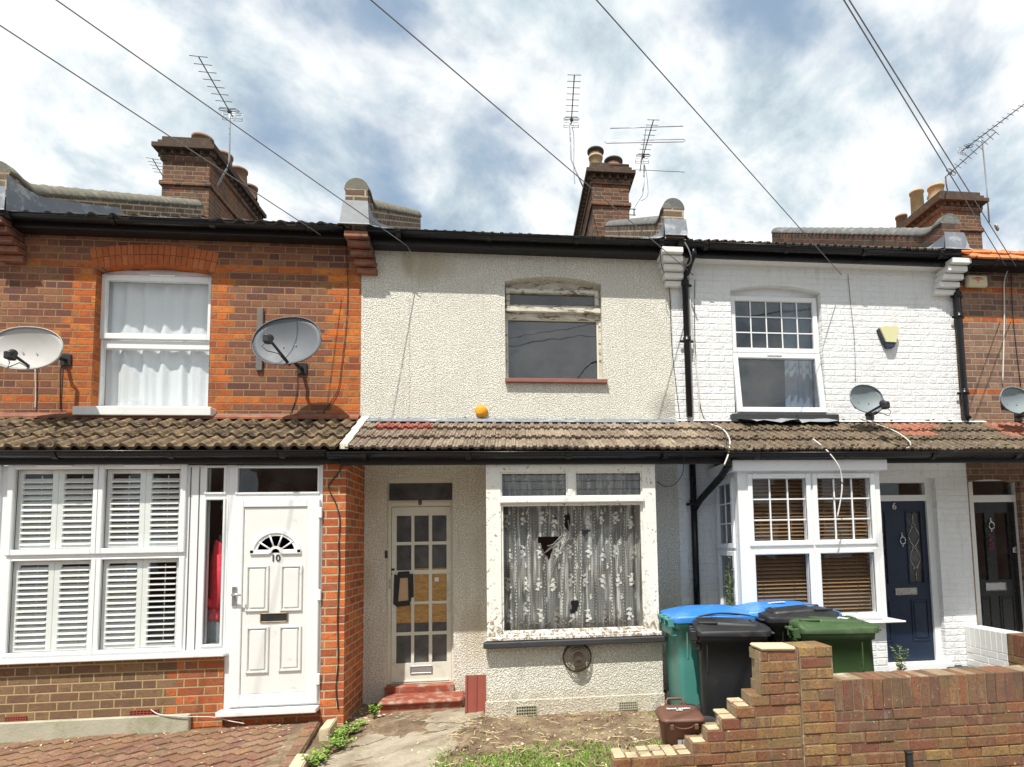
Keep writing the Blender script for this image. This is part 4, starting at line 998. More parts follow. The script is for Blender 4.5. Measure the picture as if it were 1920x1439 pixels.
# ground floor: the wall with the door
dx0, dx1 = X(724, 1100), X(850, 1100); dzs, dzc = Z(790, 899), Z(790, 893)
wall(h8, 'door_wall', -1.575, -.24, .0, 2.598, 0, .25, 'roughcast', [arch(dx0, dx1, .12, dzs, dzc)])
wall(h8, 'side_wall', 1.435, XP[2], .0, 2.598, 0, .25, 'roughcast')
wy = .09
bm = new(); dzb = Z(790, 1281, wy)
tg = RC(728, 906, 848, 938, wy); zt_ = Z(790, 950, wy)
prism(bm, [(dx0-.002, dzb), (dx1+.002, dzb), (dx1+.002, dzc+.02), (dx0-.002, dzc+.02)], wy, wy+.08, [[(tg[0]+.005, tg[2]), (tg[1], tg[2]), (tg[1], tg[3]), (tg[0]+.005, tg[3])], [(dx0+.03, dzb+.004), (dx1-.03, dzb+.004), (dx1-.03, zt_), (dx0+.03, zt_)]])
box(bm, dx0+.03, dx1-.03, wy-.012, wy-.001, zt_+.012, zt_+.05, .004)
fr8 = mesh('door_frame', bm, 'cream_paint', h8)
pane(fr8, tg[0], tg[1], tg[2], tg[3], wy+.03, 'glass_frosted', 'transom_pane')
text('house_number', '8', 'black_paint', fr8, (X(788, 943, wy), Z(788, 943, wy)), .075, wy-.014, .002, bold=.003)
lx0, lx1 = dx0+.034, dx1-.034; cols = [(743, 771), (776.5, 804), (810, 837.5)]; rows = [(967, 1016), (1022, 1069), (1077, 1128), (1133, 1185), (1191, 1243)]
yd = wy+.02
cx_ = [(X(a_, 1110, yd), X(b_, 1110, yd)) for a_, b_ in cols]; rz = [(Z(790, b_, yd), Z(790, a_, yd)) for a_, b_ in rows]
bm = new(); prism(bm, [(lx0, dzb+.01), (lx1, dzb+.01), (lx1, zt_-.005), (lx0, zt_-.005)], yd, yd+.045, [[(c[0], r[0]), (c[1], r[0]), (c[1], r[1]), (c[0], r[1])] for c in cx_ for r in rz])
box(bm, lx0+.03, lx1-.03, yd-.012, yd-.001, dzb+.012, dzb+.03, .003)
d8 = mesh('door', bm, 'recess_shade_cream', h8)
osbz0 = Z(790, 1168, yd)
for i, c in enumerate(cx_):
    for j, r in enumerate(rz):
        pane(d8, c[0]-.003, c[1]+.003, r[0]-.003, r[1]+.003, yd+.015, 'glass_frosted' if (i, j) != (0, 2) else 'glass_dusty')
bm = new(); box(bm, cx_[1][0]-.02, cx_[2][1]+.01, yd+.008, yd+.014, osbz0, Z(790, 1066, yd)); box(bm, cx_[0][0]-.004, cx_[1][0]-.021, yd+.008, yd+.014, osbz0, Z(790, 1128, yd)); mesh('boarding', bm, 'osb_board', d8)
a = RC(738, 1072, 776, 1137, yd); bm = new(); jit = lambda v: v+random.uniform(-.008, .008)
o_ = [(a[0], a[2]+.03), (a[0]+.04, a[2]), (a[1]-.04, a[2]+.01), (a[1]-.03, a[2]+.09), (a[1], a[2]+.1), (a[1]-.005, a[3]-.03), (a[1]-.04, a[3]-.03), (a[1]-.05, a[3]), (a[0]+.05, a[3]-.005), (a[0]+.04, a[3]-.04), (a[0]+.01, a[3]-.03)]
i_ = [(a[0]+.05, a[2]+.055), (a[1]-.055, a[2]+.065), (a[1]-.06, a[3]-.07), (a[0]+.07, a[3]-.07)]
prism(bm, o_, yd-.014, yd-.002, [i_]); mesh('tape_patch', bm, 'tape_black', d8)
bm = new(); prism(bm, [(i_[0][0]-.01, i_[0][1]-.01), (i_[1][0]+.01, i_[1][1]-.01), (i_[2][0]+.01, i_[2][1]+.01), (i_[3][0]-.01, i_[3][1]+.01)], yd-.006, yd-.001); mesh('cardboard_patch', bm, 'cardboard', d8)
a = RC(769, 1249, 811, 1262, yd); letterbox(d8, a[0], a[1], a[2], a[3], yd-.001, 'metal_galv', 'metal_galv')
bm = new(); lathe(bm, P3(732.5, 1077, yd), [(.0165, 0), (.0165, .008), (.010, .012)], 14, Vector((0, -1, 0))); mesh('lock', bm, 'brass', d8)
bm = new(); q = P3(732, 1095, yd-.01); tube(bm, [q+Vector((0, 0, .05)), q+Vector((0, -.025, .04)), q+Vector((0, -.025, -.04)), q+Vector((0, 0, -.05))], .006, 8); mesh('door_handle', bm, 'chrome', d8)
bm = new(); q = P3(734.5, 1068.5, yd); box(bm, q.x-.03, q.x+.03, yd-.006, yd, q.z-.01, q.z+.012, .002); mesh('nameplate', bm, 'black_paint', d8)
bm = new(); q = P3(846, 999, yd); box(bm, X(722, 1050, 0), X(727, 1050, 0), -.012, 0, Z(724, 1047), Z(724, 1033), .003); mesh('door_bell', bm, 'black_plastic', h8)
bm = new(); q = P3(815, 1083, yd+.006); box(bm, q.x, q.x+.045, yd+.003, yd+.0075, q.z-.045, q.z, 0); mesh('paper_note', bm, 'sticker_white', d8)
room(h8, dx0-.1, dx1+.1, .26, 2.2, .12, 2.5)
# threshold and step
bm = new(); box(bm, X(722, 1295, 0)-.0, X(852, 1295, 0)+.0, -.03, .10, .1, dzb-.003, .006); mesh('threshold', bm, 'red_tile', h8)
sx0, sx1 = X(708, 1325, -.36), X(868, 1325, -.36); szt = Z(790, 1303, -.02)
szt = .165
bm = new(); box(bm, sx0+.02, sx1-.01, -.34, -.032, .0, szt-.045)
box(bm, sx0, sx1, -.37, -.031, szt-.045, szt, .018); stp = mesh('door_step', bm, 'red_tile', h8)
# bay
bx0, bx1 = X(911, 1100, FY), X(1238, 1100, FY)
bsz = Z(1075, 1196, FY)
bm = new(); prism(bm, [(bx0, -.03), (bx1, -.03), (bx1, bsz), (bx0, bsz)], FY, FY+.2); box(bm, bx0, bx0+.2, FY+.2, .01, -.03, bsz); box(bm, bx1-.2, bx1, FY+.2, .01, -.03, bsz)
mesh('bay_wall', bm, 'roughcast', h8)
pz = Z(1075, 1307, FY); bm = new(); box(bm, bx0-.012, bx1+.01, FY-.022, FY-.001, -.03, pz, .008); mesh('plinth', bm, 'roughcast', h8)
airbrick(h8, X(968, 1331, FY), X(1005, 1331, FY), Z(985, 1340, FY), Z(985, 1323, FY), FY-.034, 'concrete_kerb'); airbrick(h8, X(1160, 1322, FY), X(1193, 1322, FY), Z(1175, 1329, FY), Z(1175, 1315, FY), FY-.034, 'concrete_kerb')
bm = new(); g0 = RC(940, 948, 1208, 1180, FY)
gx0, gx1 = X(940, 1060, FY), X(1208, 1060, FY); gz0, gz1 = Z(1075, 1184, FY), Z(1075, 944, FY)
tz0, tz1 = Z(1075, 932, FY), Z(1075, 885, FY); tm0, tm1 = X(1064, 908, FY), X(1078, 908, FY)
hx0, hx1 = X(912, 1000, FY), X(1229, 1000, FY)+.01; hz1 = 2.5
prism(bm, [(hx0, bsz+.035), (hx1, bsz+.035), (hx1, hz1), (hx0, hz1)], FY-.01, FY+.07, [[(gx0, gz0), (gx1, gz0), (gx1, gz1), (gx0, gz1)], [(gx0, tz0), (tm0, tz0), (tm0, tz1), (gx0, tz1)], [(tm1, tz0), (gx1, tz0), (gx1, tz1), (tm1, tz1)]])
bw = mesh('bay_window', bm, 'peeling_paint', h8)
bm = new(); box(bm, gx0-.01, gx1+.01, FY-.045, FY-.011, gz1+.005, tz0-.005, .008); box(bm, gx0-.015, gx1+.02, FY-.04, FY-.011, gz0-.05, gz0-.004, .006)
ring(bm, gx0-.0, gx1+.0, gz0-.0, gz1+.0, FY+.005, FY+.035, .022, bev=.003); ring(bm, gx0, tm0, tz0, tz1, FY+.005, FY+.03, .014, bev=.003); ring(bm, tm1, gx1, tz0, tz1, FY+.005, FY+.03, .014, bev=.003)
mesh('window_mouldings', bm, 'peeling_paint', bw)
bm = new(); box(bm, hx0-.0, hx1+.02, FY-.06, FY+.06, bsz-.0, bsz+.034, .006); mesh('sill', bm, 'peeling_paint', bw)
bm = new(); box(bm, X(906, 1200, FY-.1), bx1+.02, FY-.10, FY+.0, bsz-.055, bsz+.001, .008)
for v in bm.verts: v.co.z += .006*math.sin(v.co.x*7)
mesh('sub_sill', bm, 'black_sill', bw)
pane(bw, gx0+.01, gx1-.01, gz0+.01, gz1-.01, FY+.037, 'glass')
for (a_, b_) in ((gx0, tm0), (tm1, gx1)):
    for k in range(3):
        z0_ = tz0+(tz1-tz0)*k/3; bm = new(); v = [bm.verts.new(q) for q in ((a_+.012, FY+.032, z0_+.002), (b_-.012, FY+.032, z0_+.002), (b_-.012, FY+.045, z0_+(tz1-tz0)/3+.004), (a_+.012, FY+.045, z0_+(tz1-tz0)/3+.004))]; bm.faces.new(v)
        mesh('louvre_pane', bm, 'glass_dusty', bw)
    bm = new()
    for k in (1, 2): z0_ = tz0+(tz1-tz0)*k/3; box(bm, a_+.01, b_-.01, FY+.028, FY+.031, z0_-.002, z0_+.003)
    mesh('louvre_edge', bm, 'cable_grey', bw)
# bay cheeks above the sill
bm = new(); box(bm, hx0, hx0+.07, FY+.071, -.001, bsz, hz1); box(bm, hx1-.07, hx1, FY+.071, -.001, bsz, hz1); mesh('bay_cheeks', bm, 'peeling_paint', h8)
room(h8, -.17, 1.4, FY+.35, 3.0, .3, 2.5)
# foam, stains
bm = new(); q = P3(903, 772, -.0)
bmesh.ops.create_icosphere(bm, subdivisions=3, radius=.068, matrix=Matrix.Translation((q.x, -.012, q.z)) @ Matrix.Diagonal((1, .6, 1, 1)))
for v in bm.verts: v.co += Vector((random.uniform(-.006, .006), random.uniform(-.006, .006), random.uniform(-.006, .006)))
mesh('filled_vent', bm, 'orange_foam', h8, smooth=True)
bm = new(); box(bm, XP[1]+.13, XP[2]-.14, -.15, .2, Z(960, 479), 5.0, .004); mesh('fascia', bm, 'black_fascia', h8)
gutter(h8, XP[1]+.11, XP[2]+.02, -.215, 5.02)
main_roof(h8, XP[1]+.07, XP[2]-.08, 'tiles_soot', p_ridge, .1, z0=5.005)
bm = new(); tiles(bm, XP[1]+.07, XP[2]+.25, EY, EZ, RY, RZ, 3, p_ridge, .026, .008, .10); moss(mesh('porch_roof', bm, 'tiles_buff', h8, nofix=True), XP[1]+.15, XP[2], 70, 2)
bm = new(); v = [bm.verts.new(q) for q in ((XP[1]+.0, -.004, RZ+.035), (XP[2], -.004, RZ+.035), (XP[2], -.11, RZ-.008), (XP[1]+.0, -.11, RZ-.008))]; bm.faces.new(v); v = [bm.verts.new(q) for q in ((XP[1], -.11, RZ-.008), (XP[2], -.11, RZ-.008), (XP[2], -.14, RZ-.03), (XP[1], -.14, RZ-.03))]; bm.faces.new(v); mesh('flashing', bm, 'lead', h8)
bm = new()
for k in range(4):
    t0 = k/4; t1 = (k+1)/4+.03
    ya, yb_ = EY-.02+(RY-EY)*t0, EY-.02+(RY-EY)*t1; za, zb_ = EZ+(RZ-EZ)*t0+.05, EZ+(RZ-EZ)*t1+.038
    L = [bm.verts.new((XP[1]+.02+dx_, yy, zz+dz_)) for dx_ in (0, .075) for yy, zz, dz_ in ((ya, za, 0), (yb_, zb_, 0), (yb_, zb_, -.04), (ya, za, -.05))]
    for f in ((0, 1, 2, 3), (4, 7, 6, 5), (0, 4, 5, 1), (3, 2, 6, 7), (0, 3, 7, 4), (1, 5, 6, 2)): bm.faces.new([L[i] for i in f])
mesh('verge_strip', bm, 'cream_paint', h8)
bm = new(); box(bm, XP[1]+.005, XP[2], FY-.055, FY-.0, 2.445, 2.575, .003); mesh('porch_fascia', bm, 'black_fascia', h8)
gutter(h8, XP[1]-.079, XP[2]+.25, FY-.115, 2.545, name='porch_gutter')
bm = new(); v = [bm.verts.new(q) for q in ((XP[1]+.01, FY+.0, 2.50), (bx0, FY, 2.50), (bx0, -.001, 2.57), (XP[1]+.01, -.001, 2.57))]; bm.faces.new(v); v = [bm.verts.new(q) for q in ((bx1, FY+.0, 2.50), (XP[2], FY, 2.50), (XP[2], -.001, 2.6), (bx1, -.001, 2.6))]; bm.faces.new(v); mesh('soffit', bm, 'cream_paint', h8)
coping_wall(h8, XP[2]+.0, 3.75, 5.545, .553, m='coping_grey', dip=.02)
skirt(h8, XP[2], .115, [(-.24, 5.27, .04), (.0, 5.25, .07), (.3, 5.36, .1), (1.4, 5.86, .13), (3.75, 7.12, .15)], 'lead', zt=5.285, flare=.01, zb=5.06)
corbel(h8, XP[2]-.05, 'offwhite_paint', zt=4.95)
ch8 = chimney(h8, X(1112, 400, 4.0), X(1180, 400, 4.0), 4.0, 7.2, 6.8, Z(1150, 312, 4.0)+.05, [(X(1117, 300, 4.3), 4.3, .34, .13, 'pot_buff', True), (X(1150, 305, 4.6), 4.6, .36, .15, 'pot_red', True), (X(1138, 305, 5.4), 5.4, .58, .13, 'pot_red', True)])

# lace curtain
def lace_curtain():
    bm = new(); x0, x1, z0, z1 = gx0+.01, gx1-.012, gz0+.0, tz1+.03; nx, nz = 150, 74; g = []
    def yy(u, t): return FY+.14+.022*math.sin(u*78+1.5*math.sin(u*7)+.6*t)+.012*math.sin(u*37+2*t+1)
    def dent(x, z):   # the net is dragged towards the broken spot
        d = math.hypot((x-hc[0])/.22, (z-hc[1])/.35); k = math.exp(-d*d); return -.03*k
    hc = (X(1045, 1000, FY), Z(1045, 1010, FY))
    def pos(x, z):
        u = (x-x0)/(x1-x0); t = (z-z0)/(z1-z0); return Vector((x+.010*math.sin(t*4+u*11), yy(u, t)+dent(x, z), z))
    holes = [[(1036, 963), (1046, 973), (1040, 975)], [(1057, 965), (1069, 962), (1071, 978), (1064, 1000), (1059, 990)], [(1092, 995), (1110, 994), (1094, 1008)],
             [(1008, 1005), (1048, 1008), (1046, 1017), (1009, 1017)], [(1071, 1128), (1087, 1127), (1084, 1148), (1075, 1153), (1067, 1148), (1073, 1144)], [(1009, 1010), (1040, 1018), (1030, 1050), (1018, 1032)]]
    hp_ = [[P(a, b, FY+.1) for a, b in h] for h in holes]
    def ins(x, z, poly):
        c = False; j = len(poly)-1
        for i in range(len(poly)):
            (xi, yi), (xj, yj) = poly[i], poly[j]
            if (yi > z) != (yj > z) and x < (xj-xi)*(z-yi)/(yj-yi)+xi: c = not c
            j = i
        return c
    for j in range(nz+1): g.append([bm.verts.new(pos(x0+(x1-x0)*i/nx, z0+(z1-z0)*j/nz)) for i in range(nx+1)])
    for j in range(nz):
        for i in range(nx):
            c = (g[j][i].co+g[j+1][i+1].co)/2
            if any(ins(c.x, c.z, h) for h in hp_): continue
            f = bm.faces.new((g[j][i], g[j][i+1], g[j+1][i+1], g[j+1][i])); f.smooth = True; f.material_index = 0
    rnd = random.Random(3)
    def petal(cx, cz, ang, L, w, mi):
        pts = [(0, 0), (.35, .5), (.7, .42), (1, 0), (.7, -.42), (.35, -.5)]; vs = []
        for a, b in pts:
            xx = cx+(a*L*math.cos(ang)-b*w*math.sin(ang)); zz = cz+(a*L*math.sin(ang)+b*w*math.cos(ang))
            if any(ins(xx, zz, h) for h in hp_): return
            q = pos(xx, zz); q.y -= .007; vs.append(bm.verts.new(q))
        f = bm.faces.new(vs); f.material_index = mi
    def spray(cx, cz, s, mi):
        for (ox, oz, r) in ((0, 0, .020), (.004, .045, .014), (-.004, -.042, .015), (.022, -.02, .012)):
            a0 = rnd.uniform(0, 6)
            for k in range(5): petal(cx+ox*s, cz+oz*s, a0+k*1.257, r*s, r*s*.9, mi)
        for k in range(5): petal(cx, cz+rnd.uniform(-.05, .05)*s, rnd.uniform(0, 6.28), .034*s, .011*s, mi)
    cols_ = [952, 982, 1015, 1043, 1072, 1100, 1133, 1158, 1187]
    for ci, cx in enumerate(cols_):
        for ri, (rz_, s_) in enumerate(((977, 1.15), (1037, 1.15), (1093, 1.15), (1150, 1.15), (956, .45), (1010, .5), (1063, .5), (1121, .5), (900, .8), (921, .5))):
            x, z = P(cx+rnd.uniform(-5, 5)+(ri > 3)*8, rz_+rnd.uniform(-7, 7), FY+.1)
            if x0+.03 < x < x1-.03 and not (gz1-.03 < z < tz0+.03): spray(x, z, s_, 2 if rz_ > 1140 and rnd.random() < .5 else 1)
    # scalloped hem rows and lattice stripes
    for st_ in (966, 992, 1024, 1056, 1078, 1088, 1117, 1148, 1172):
        for k in range(38):
            x, z = P(st_, 950+6.2*k, FY+.1)
            if z > gz0+.03: petal(x, z, 1.57+rnd.uniform(-.5, .5), .022, .010, 1 if z > .95 else 2)
    for k in range(60):
        x = x0+.02+(x1-x0-.04)*k/59; petal(x, z0+.07+.01*math.sin(k*1.3), 1.2+k, .02, .012, 2)
    o = top('lace_curtain', bm, None, 'torn white lace curtain with flower sprays behind the peeling front window', 'net curtain', mats=['lace_net', 'lace_flower', 'lace_flower_dirty'], nofix=True)
    # gathered rag of net hanging through the break
    bm = new(); rnd = random.Random(8)
    for k in range(6):
        a = P3(1057+rnd.uniform(-8, 8), 985+rnd.uniform(-15, 10), FY+.10); b = P3(1062+rnd.uniform(-10, 14), 1005+rnd.uniform(-6, 12), FY+.085); c = P3(1050+rnd.uniform(-30, 12), 1040+rnd.uniform(-20, 45), FY+.10)
        tube(bm, [a, b, c], .0035, 5, .0018)
    mesh('torn_threads', bm, 'lace_flower', o)
lace_curtain()
# ================================================================= house 6
h6 = thing('painted_brick_house', (3.6, 0, 0), 'white painted brick terraced house with navy door numbered 6 and brown blinds', 'house', 'houses of the terrace')
vx0, vx1, vz0, vzs, vzc = X(1372, 620), X(1543, 640), Z(1460, 778), Z(1460, 547), Z(1450, 535)
wall(h6, 'wall', XP[2], XP[3], 2.625, 5.05, 0, .25, 'white_painted_brick', [arch(vx0, vx1, vz0, vzs, vzc)])
wy = .08
fz1 = Z(1455, 556, wy); mz = Z(1455, 664, wy)
bm = new(); ring(bm, vx0-.002, vx1+.002, vz0, fz1, wy+.01, wy+.075, .045, bev=.004); prism(bm, arch(vx0-.002, vx1+.002, fz1+.001, vzs+.005, vzc+.01), wy+.02, wy+.07)
box(bm, vx0+.043, vx1-.043, wy+.012, wy+.07, mz-.025, mz+.025, .003)
w6 = mesh('window', bm, 'white_upvc', h6)
bm = new(); a = (vx0+.02, vx1-.02, mz+.006, fz1-.015); ring(bm, *a, wy-.02, wy+.03, .058, bev=.006); mesh('casement', bm, 'white_upvc', w6)
g_ = (a[0]+.056, a[1]-.056, a[2]+.056, a[3]-.056); pane(w6, *g_, wy+.006, 'glass_dark'); bars(w6, *g_, wy-.004, wy+.005, 5, 3)
# lower sash, pushed open at the bottom
bm = new(); a = (vx0+.02, vx1-.02, vz0+.01, mz-.006); H_ = a[3]-a[2]; ring(bm, a[0], a[1], -H_, 0, -.03, .03, .062, bev=.006); box(bm, (a[0]+a[1])/2-.12, (a[0]+a[1])/2+.06, -.04, -.03, -.035, -.015, .003)
rot = Matrix.Translation((0, wy, a[3])) @ Matrix.Rotation(R_(-7.5), 4, 'X')
bmesh.ops.transform(bm, matrix=rot, verts=bm.verts); mesh('open_casement', bm, 'white_upvc', w6)
bm = new(); bm.faces.new([bm.verts.new(q) for q in ((a[0]+.06, .003, -H_+.06), (a[1]-.06, .003, -H_+.06), (a[1]-.06, .003, -.06), (a[0]+.06, .003, -.06))]); bmesh.ops.transform(bm, matrix=rot, verts=bm.verts); mesh('pane', bm, 'glass_dark', w6)
bm = new(); box(bm, X(1372, 785, -.05), X(1572, 785, -.05), -.07, .09, Z(1470, 792, -.06), vz0-.004, .005); mesh('sill', bm, 'black_sill', w6)
room(h6, XP[2]+.1, XP[3]-.1, .24, 3.4, 2.75, 4.9)
curtain(vx1-.36, vx1-.02, vz0, fz1, .26, 'white curtain drawn to the right side of the upstairs window of the white house', .02, 4, seed=9)
# ground floor walls
B6L, B6R = X(1387, 1010, FY), X(1655, 1010, FY)
d6c = X(1687, 960, 0); d6h = .445; d6x0, d6x1 = d6c-d6h+.06, X(1738, 945, .1)+.02
d6zb = Z(1720, 1240, .1); q1 = Z(1700, 895, 0)
wall(h6, 'bay_side_wall', XP[2]+.001, B6L+.02, .0, 2.62, .0, .25, 'white_painted_brick')
wall(h6, 'door_wall', B6R-.1, XP[3]+.02, .1, 2.62, .0, .25, 'white_painted_brick', [arch(X(1655, 960)-.12, X(1757, 960), .13, q1-.02, q1+.03)])
bs6 = Z(1500, 1172, FY)
bm = new(); prism(bm, [(B6L, .0), (B6R-.02, .0), (B6R-.02, bs6), (B6L, bs6)], FY, FY+.2); box(bm, B6L, B6L+.2, FY+.2, 0, 0, bs6); box(bm, B6R-.22, B6R-.02, FY+.2, 0, 0, bs6); mesh('bay_wall', bm, 'white_painted_brick', h6)
bm = new(); yk = FY; zt6 = Z(1500, 884, FY)
gs = [RC(1411, 898, 1512, 1013, FY), RC(1533, 897, 1632, 1011, FY), RC(1418, 1041, 1519, 1152, FY), RC(1541, 1039, 1641, 1154, FY)]
gA = (X(1414, 1010, FY), X(1515, 1010, FY)); gB = (X(1536, 1010, FY), X(1636, 1010, FY))
zu = (gs[0][2], gs[0][3]); zl = (bs6+.10, gs[2][3])
cc = [(gA, zu), (gB, zu), (gA, zl), (gB, zl)]
prism(bm, [(B6L, bs6+.02), (B6R, bs6+.02), (B6R, zt6), (B6L, zt6)], yk, yk+.07, [[(x_[0], z_[0]), (x_[1], z_[0]), (x_[1], z_[1]), (x_[0], z_[1])] for x_, z_ in cc])
box(bm, B6L-.002, B6L+.07, FY+.071, FY+.10, bs6+.02, zt6)
bay6 = mesh('bay_window', bm, 'white_upvc', h6)
for i, (x_, z_) in enumerate(cc):
    bm = new(); ring(bm, x_[0]-.05, x_[1]+.05, z_[0]-.055, z_[1]+.05, yk-.022, yk-.001+.02, .05, bev=.007); mesh('casement', bm, 'white_upvc', bay6)
    pane(bay6, x_[0]-.004, x_[1]+.004, z_[0]-.004, z_[1]+.004, yk+.025, 'glass')
    if i < 2: bars(bay6, x_[0], x_[1], z_[0], z_[1], yk+.010, yk+.022, 3, 3); trickle(bay6, (x_[0]+x_[1])/2-.10, (x_[0]+x_[1])/2+.12, z_[1]+.035, yk-.022)
bm = new(); box(bm, X(1372, 875, FY-.05), X(1662, 875, FY-.05), FY-.07, -.01, zt6, Z(1500, 866, FY-.05)+.02, .006); mesh('head_board', bm, 'white_upvc', bay6)
bm = new(); box(bm, B6L-.03, X(1698, 1174, FY-.08), FY-.10, -.0, bs6-.0, bs6+.019, .008); mesh('sill', bm, 'white_upvc', bay6)
# bay side window facing left
bm = new(); sxs = B6L+.0
sz = [(zu[0]-.02, zu[1]-.02), (bs6+.12, zl[1]-.01)]; sy = [(-.60+.0, -.10)]
y0, y1 = -.53, -.14
def side_ring(bm, ya, yb, z0, z1, w_, xo):
    box(bm, sxs-xo, sxs+.04, ya, ya+w_, z0, z1, .004); box(bm, sxs-xo, sxs+.04, yb-w_, yb, z0, z1, .004); box(bm, sxs-xo+.001, sxs+.04, ya+w_, yb-w_, z1-w_, z1, .004); box(bm, sxs-xo+.001, sxs+.04, ya+w_, yb-w_, z0, z0+w_, .004)
side_ring(bm, FY+.101, -.0, bs6+.02, zt6, .075, .0); box(bm, sxs, sxs+.04, FY+.17, -.07, sz[0][0]-.10, sz[0][0]-.03)
sw = mesh('bay_side_window', bm, 'white_upvc', h6)
for (a_, b_) in sz:
    bm = new(); side_ring(bm, y0-.05, y1+.05, a_-.05, b_+.05, .05, .02); mesh('casement', bm, 'white_upvc', sw)
    bm = new(); bm.faces.new([bm.verts.new(q) for q in ((sxs+.012, y1, a_), (sxs+.012, y0, a_), (sxs+.012, y0, b_), (sxs+.012, y1, b_))]); mesh('pane', bm, 'glass_dark', sw)
bm = new(); box(bm, sxs-.002, sxs+.008, (y0+y1)/2-.007, (y0+y1)/2+.007, *sz[0])
for k in (1, 2): z_ = sz[0][0]+(sz[0][1]-sz[0][0])*k/3; box(bm, sxs-.001, sxs+.007, y0, y1, z_-.007, z_+.007)
mesh('glazing_bars', bm, 'white_upvc', sw)
bm = new(); box(bm, B6R-.05, B6R-.0, FY+.071, -.001, bs6+.02, zt6); mesh('bay_right_side', bm, 'white_upvc', h6)
room(h6, B6L+.06, B6R-.06, FY+.25, 3, .2, 2.5)
for i, (x_, z_) in enumerate((((gA[0], gA[1]), None), ((gB[0], gB[1]), None))):
    bm = new(); z = bs6+.10; r_ = random.Random(i)
    while z < zt6-.05:
        a0, a1, d_ = x_[0]-.03, x_[1]+.02, .024; ang = R_(38+r_.uniform(-3, 3)); L = []
        for xx in (a0, a1): L.append([bm.verts.new((xx, FY+.13+u*math.cos(ang)-v*math.sin(ang), z+u*math.sin(ang)*1+v*math.cos(ang)+r_.uniform(-.001, .001))) for u, v in ((-d_, -.0015), (d_, -.0015), (d_, .0015), (-d_, .0015))])
        for k in range(4): bm.faces.new((L[0][k], L[0][(k+1) % 4], L[1][(k+1) % 4], L[1][k]))
        bm.faces.new(L[0]); bm.faces.new(L[1][::-1]); z += .0385
    for xx in (x_[0]+.12, x_[1]-.12): tube(bm, [(xx, FY+.10, bs6+.08), (xx, FY+.10, zt6-.04)], .002, 5)
    box(bm, x_[0]-.03, x_[1]+.02, FY+.11, FY+.15, bs6+.07, bs6+.09, .004)
    top('venetian_blind', bm, 'blind_brown', ['brown slatted blind behind the left half of the white bay window', 'brown slatted blind behind the right half of the white bay window, nearest the navy door'][i], 'blind', 'blinds in the bay window')
# door 6
wy = .10
fx1_ = X(1755, 960, wy)
ft0, ft1 = Z(1700, 929, wy), Z(1700, 906, wy)
dl0, dl1 = d6c-.44, X(1735, 960, wy)
bm = new(); prism(bm, [(dl0-.07, d6zb-.03), (fx1_, d6zb-.03), (fx1_, q1+.06), (dl0-.07, q1+.06)], wy-.03, wy+.06, [[(dl0, ft0), (dl1-.01, ft0), (dl1-.01, ft1), (dl0, ft1)], [(dl0, d6zb), (dl1, d6zb), (dl1, Z(1700, 940, wy)), (dl0, Z(1700, 940, wy))]])
f6 = mesh('door_frame', bm, 'white_upvc', h6); pane(f6, dl0, dl1, ft0, ft1, wy+.02, 'glass_dark', 'transom_pane')
bm = new(); box(bm, dl0-.07, fx1_, -.04, wy-.031, .1, d6zb-.005, .005); mesh('threshold', bm, 'white_upvc', f6)
dz1 = Z(1700, 941, wy)
lites = [RC(1698, 960, 1729, 1093, wy)]; lw_ = .175
lr = (X(1702, 1025, wy), X(1729, 1025, wy)); ll = (2*d6c-lr[1]+.02, 2*d6c-lr[0]+.02); lz = (lites[0][2], lites[0][3])
bm = new(); prism(bm, [(dl0, d6zb), (dl1, d6zb), (dl1, dz1), (dl0, dz1)], wy, wy+.04, [[(q[0], lz[0]), (q[1], lz[0]), (q[1], lz[1]), (q[0], lz[1])] for q in (ll, lr)])
d6 = mesh('door', bm, 'navy_door', h6)
for q in (ll, lr):
    bm = new(); ring(bm, q[0]-.012, q[1]+.012, lz[0]-.012, lz[1]+.012, wy-.012, wy+.01, .018, bev=.004); mesh('glazing_bead', bm, 'navy_door', d6)
    pane(d6, q[0], q[1], lz[0], lz[1], wy+.012, 'glass_frosted')
    bm = new(); cxm = (q[0]+q[1])/2; hh = lz[1]-lz[0]; w_ = (q[1]-q[0])*.36
    for (sz0, sz1) in ((lz[0]+hh*.20, lz[0]+hh*.50), (lz[0]+hh*.50, lz[0]+hh*.80)):
        for sgn in (-1, 1): tube(bm, [(cxm+sgn*w_*math.sin(math.pi*k/8), wy+.008, sz0+(sz1-sz0)*k/8) for k in range(9)], .0035, 5)
    for zc_ in (.2, .5, .8):
        z_ = lz[0]+hh*zc_; tube(bm, [(cxm, wy+.008, z_+.035), (cxm+.028, wy+.008, z_), (cxm, wy+.008, z_-.035), (cxm-.028, wy+.008, z_)], .0035, 5, closed=True)
    tube(bm, [(cxm, wy+.008, lz[0]), (cxm, wy+.008, lz[0]+hh*.18)], .003, 5); tube(bm, [(cxm, wy+.008, lz[1]-hh*.18), (cxm, wy+.008, lz[1])], .003, 5)
    for z_ in (.5,): tube(bm, [(q[0], wy+.008, lz[0]+hh*z_), (q[0]+.03, wy+.008, lz[0]+hh*z_)], .003, 5); tube(bm, [(q[1]-.03, wy+.008, lz[0]+hh*z_), (q[1], wy+.008, lz[0]+hh*z_)], .003, 5)
    mesh('leading', bm, 'chrome', d6)
pr_ = RC(1709, 1125, 1738, 1201, wy)
for (a_, b_) in ((lr[0]-.005, lr[1]+.03), (2*d6c-lr[1]-.01, 2*d6c-lr[0]+.025)): panel(d6, a_, b_, pr_[2], pr_[3], wy, 'navy_door', .02, .012)
text('house_number', '6', 'chrome', d6, (d6c, Z(1686, 950, wy)), .115, wy-.006, .003, bold=.002)
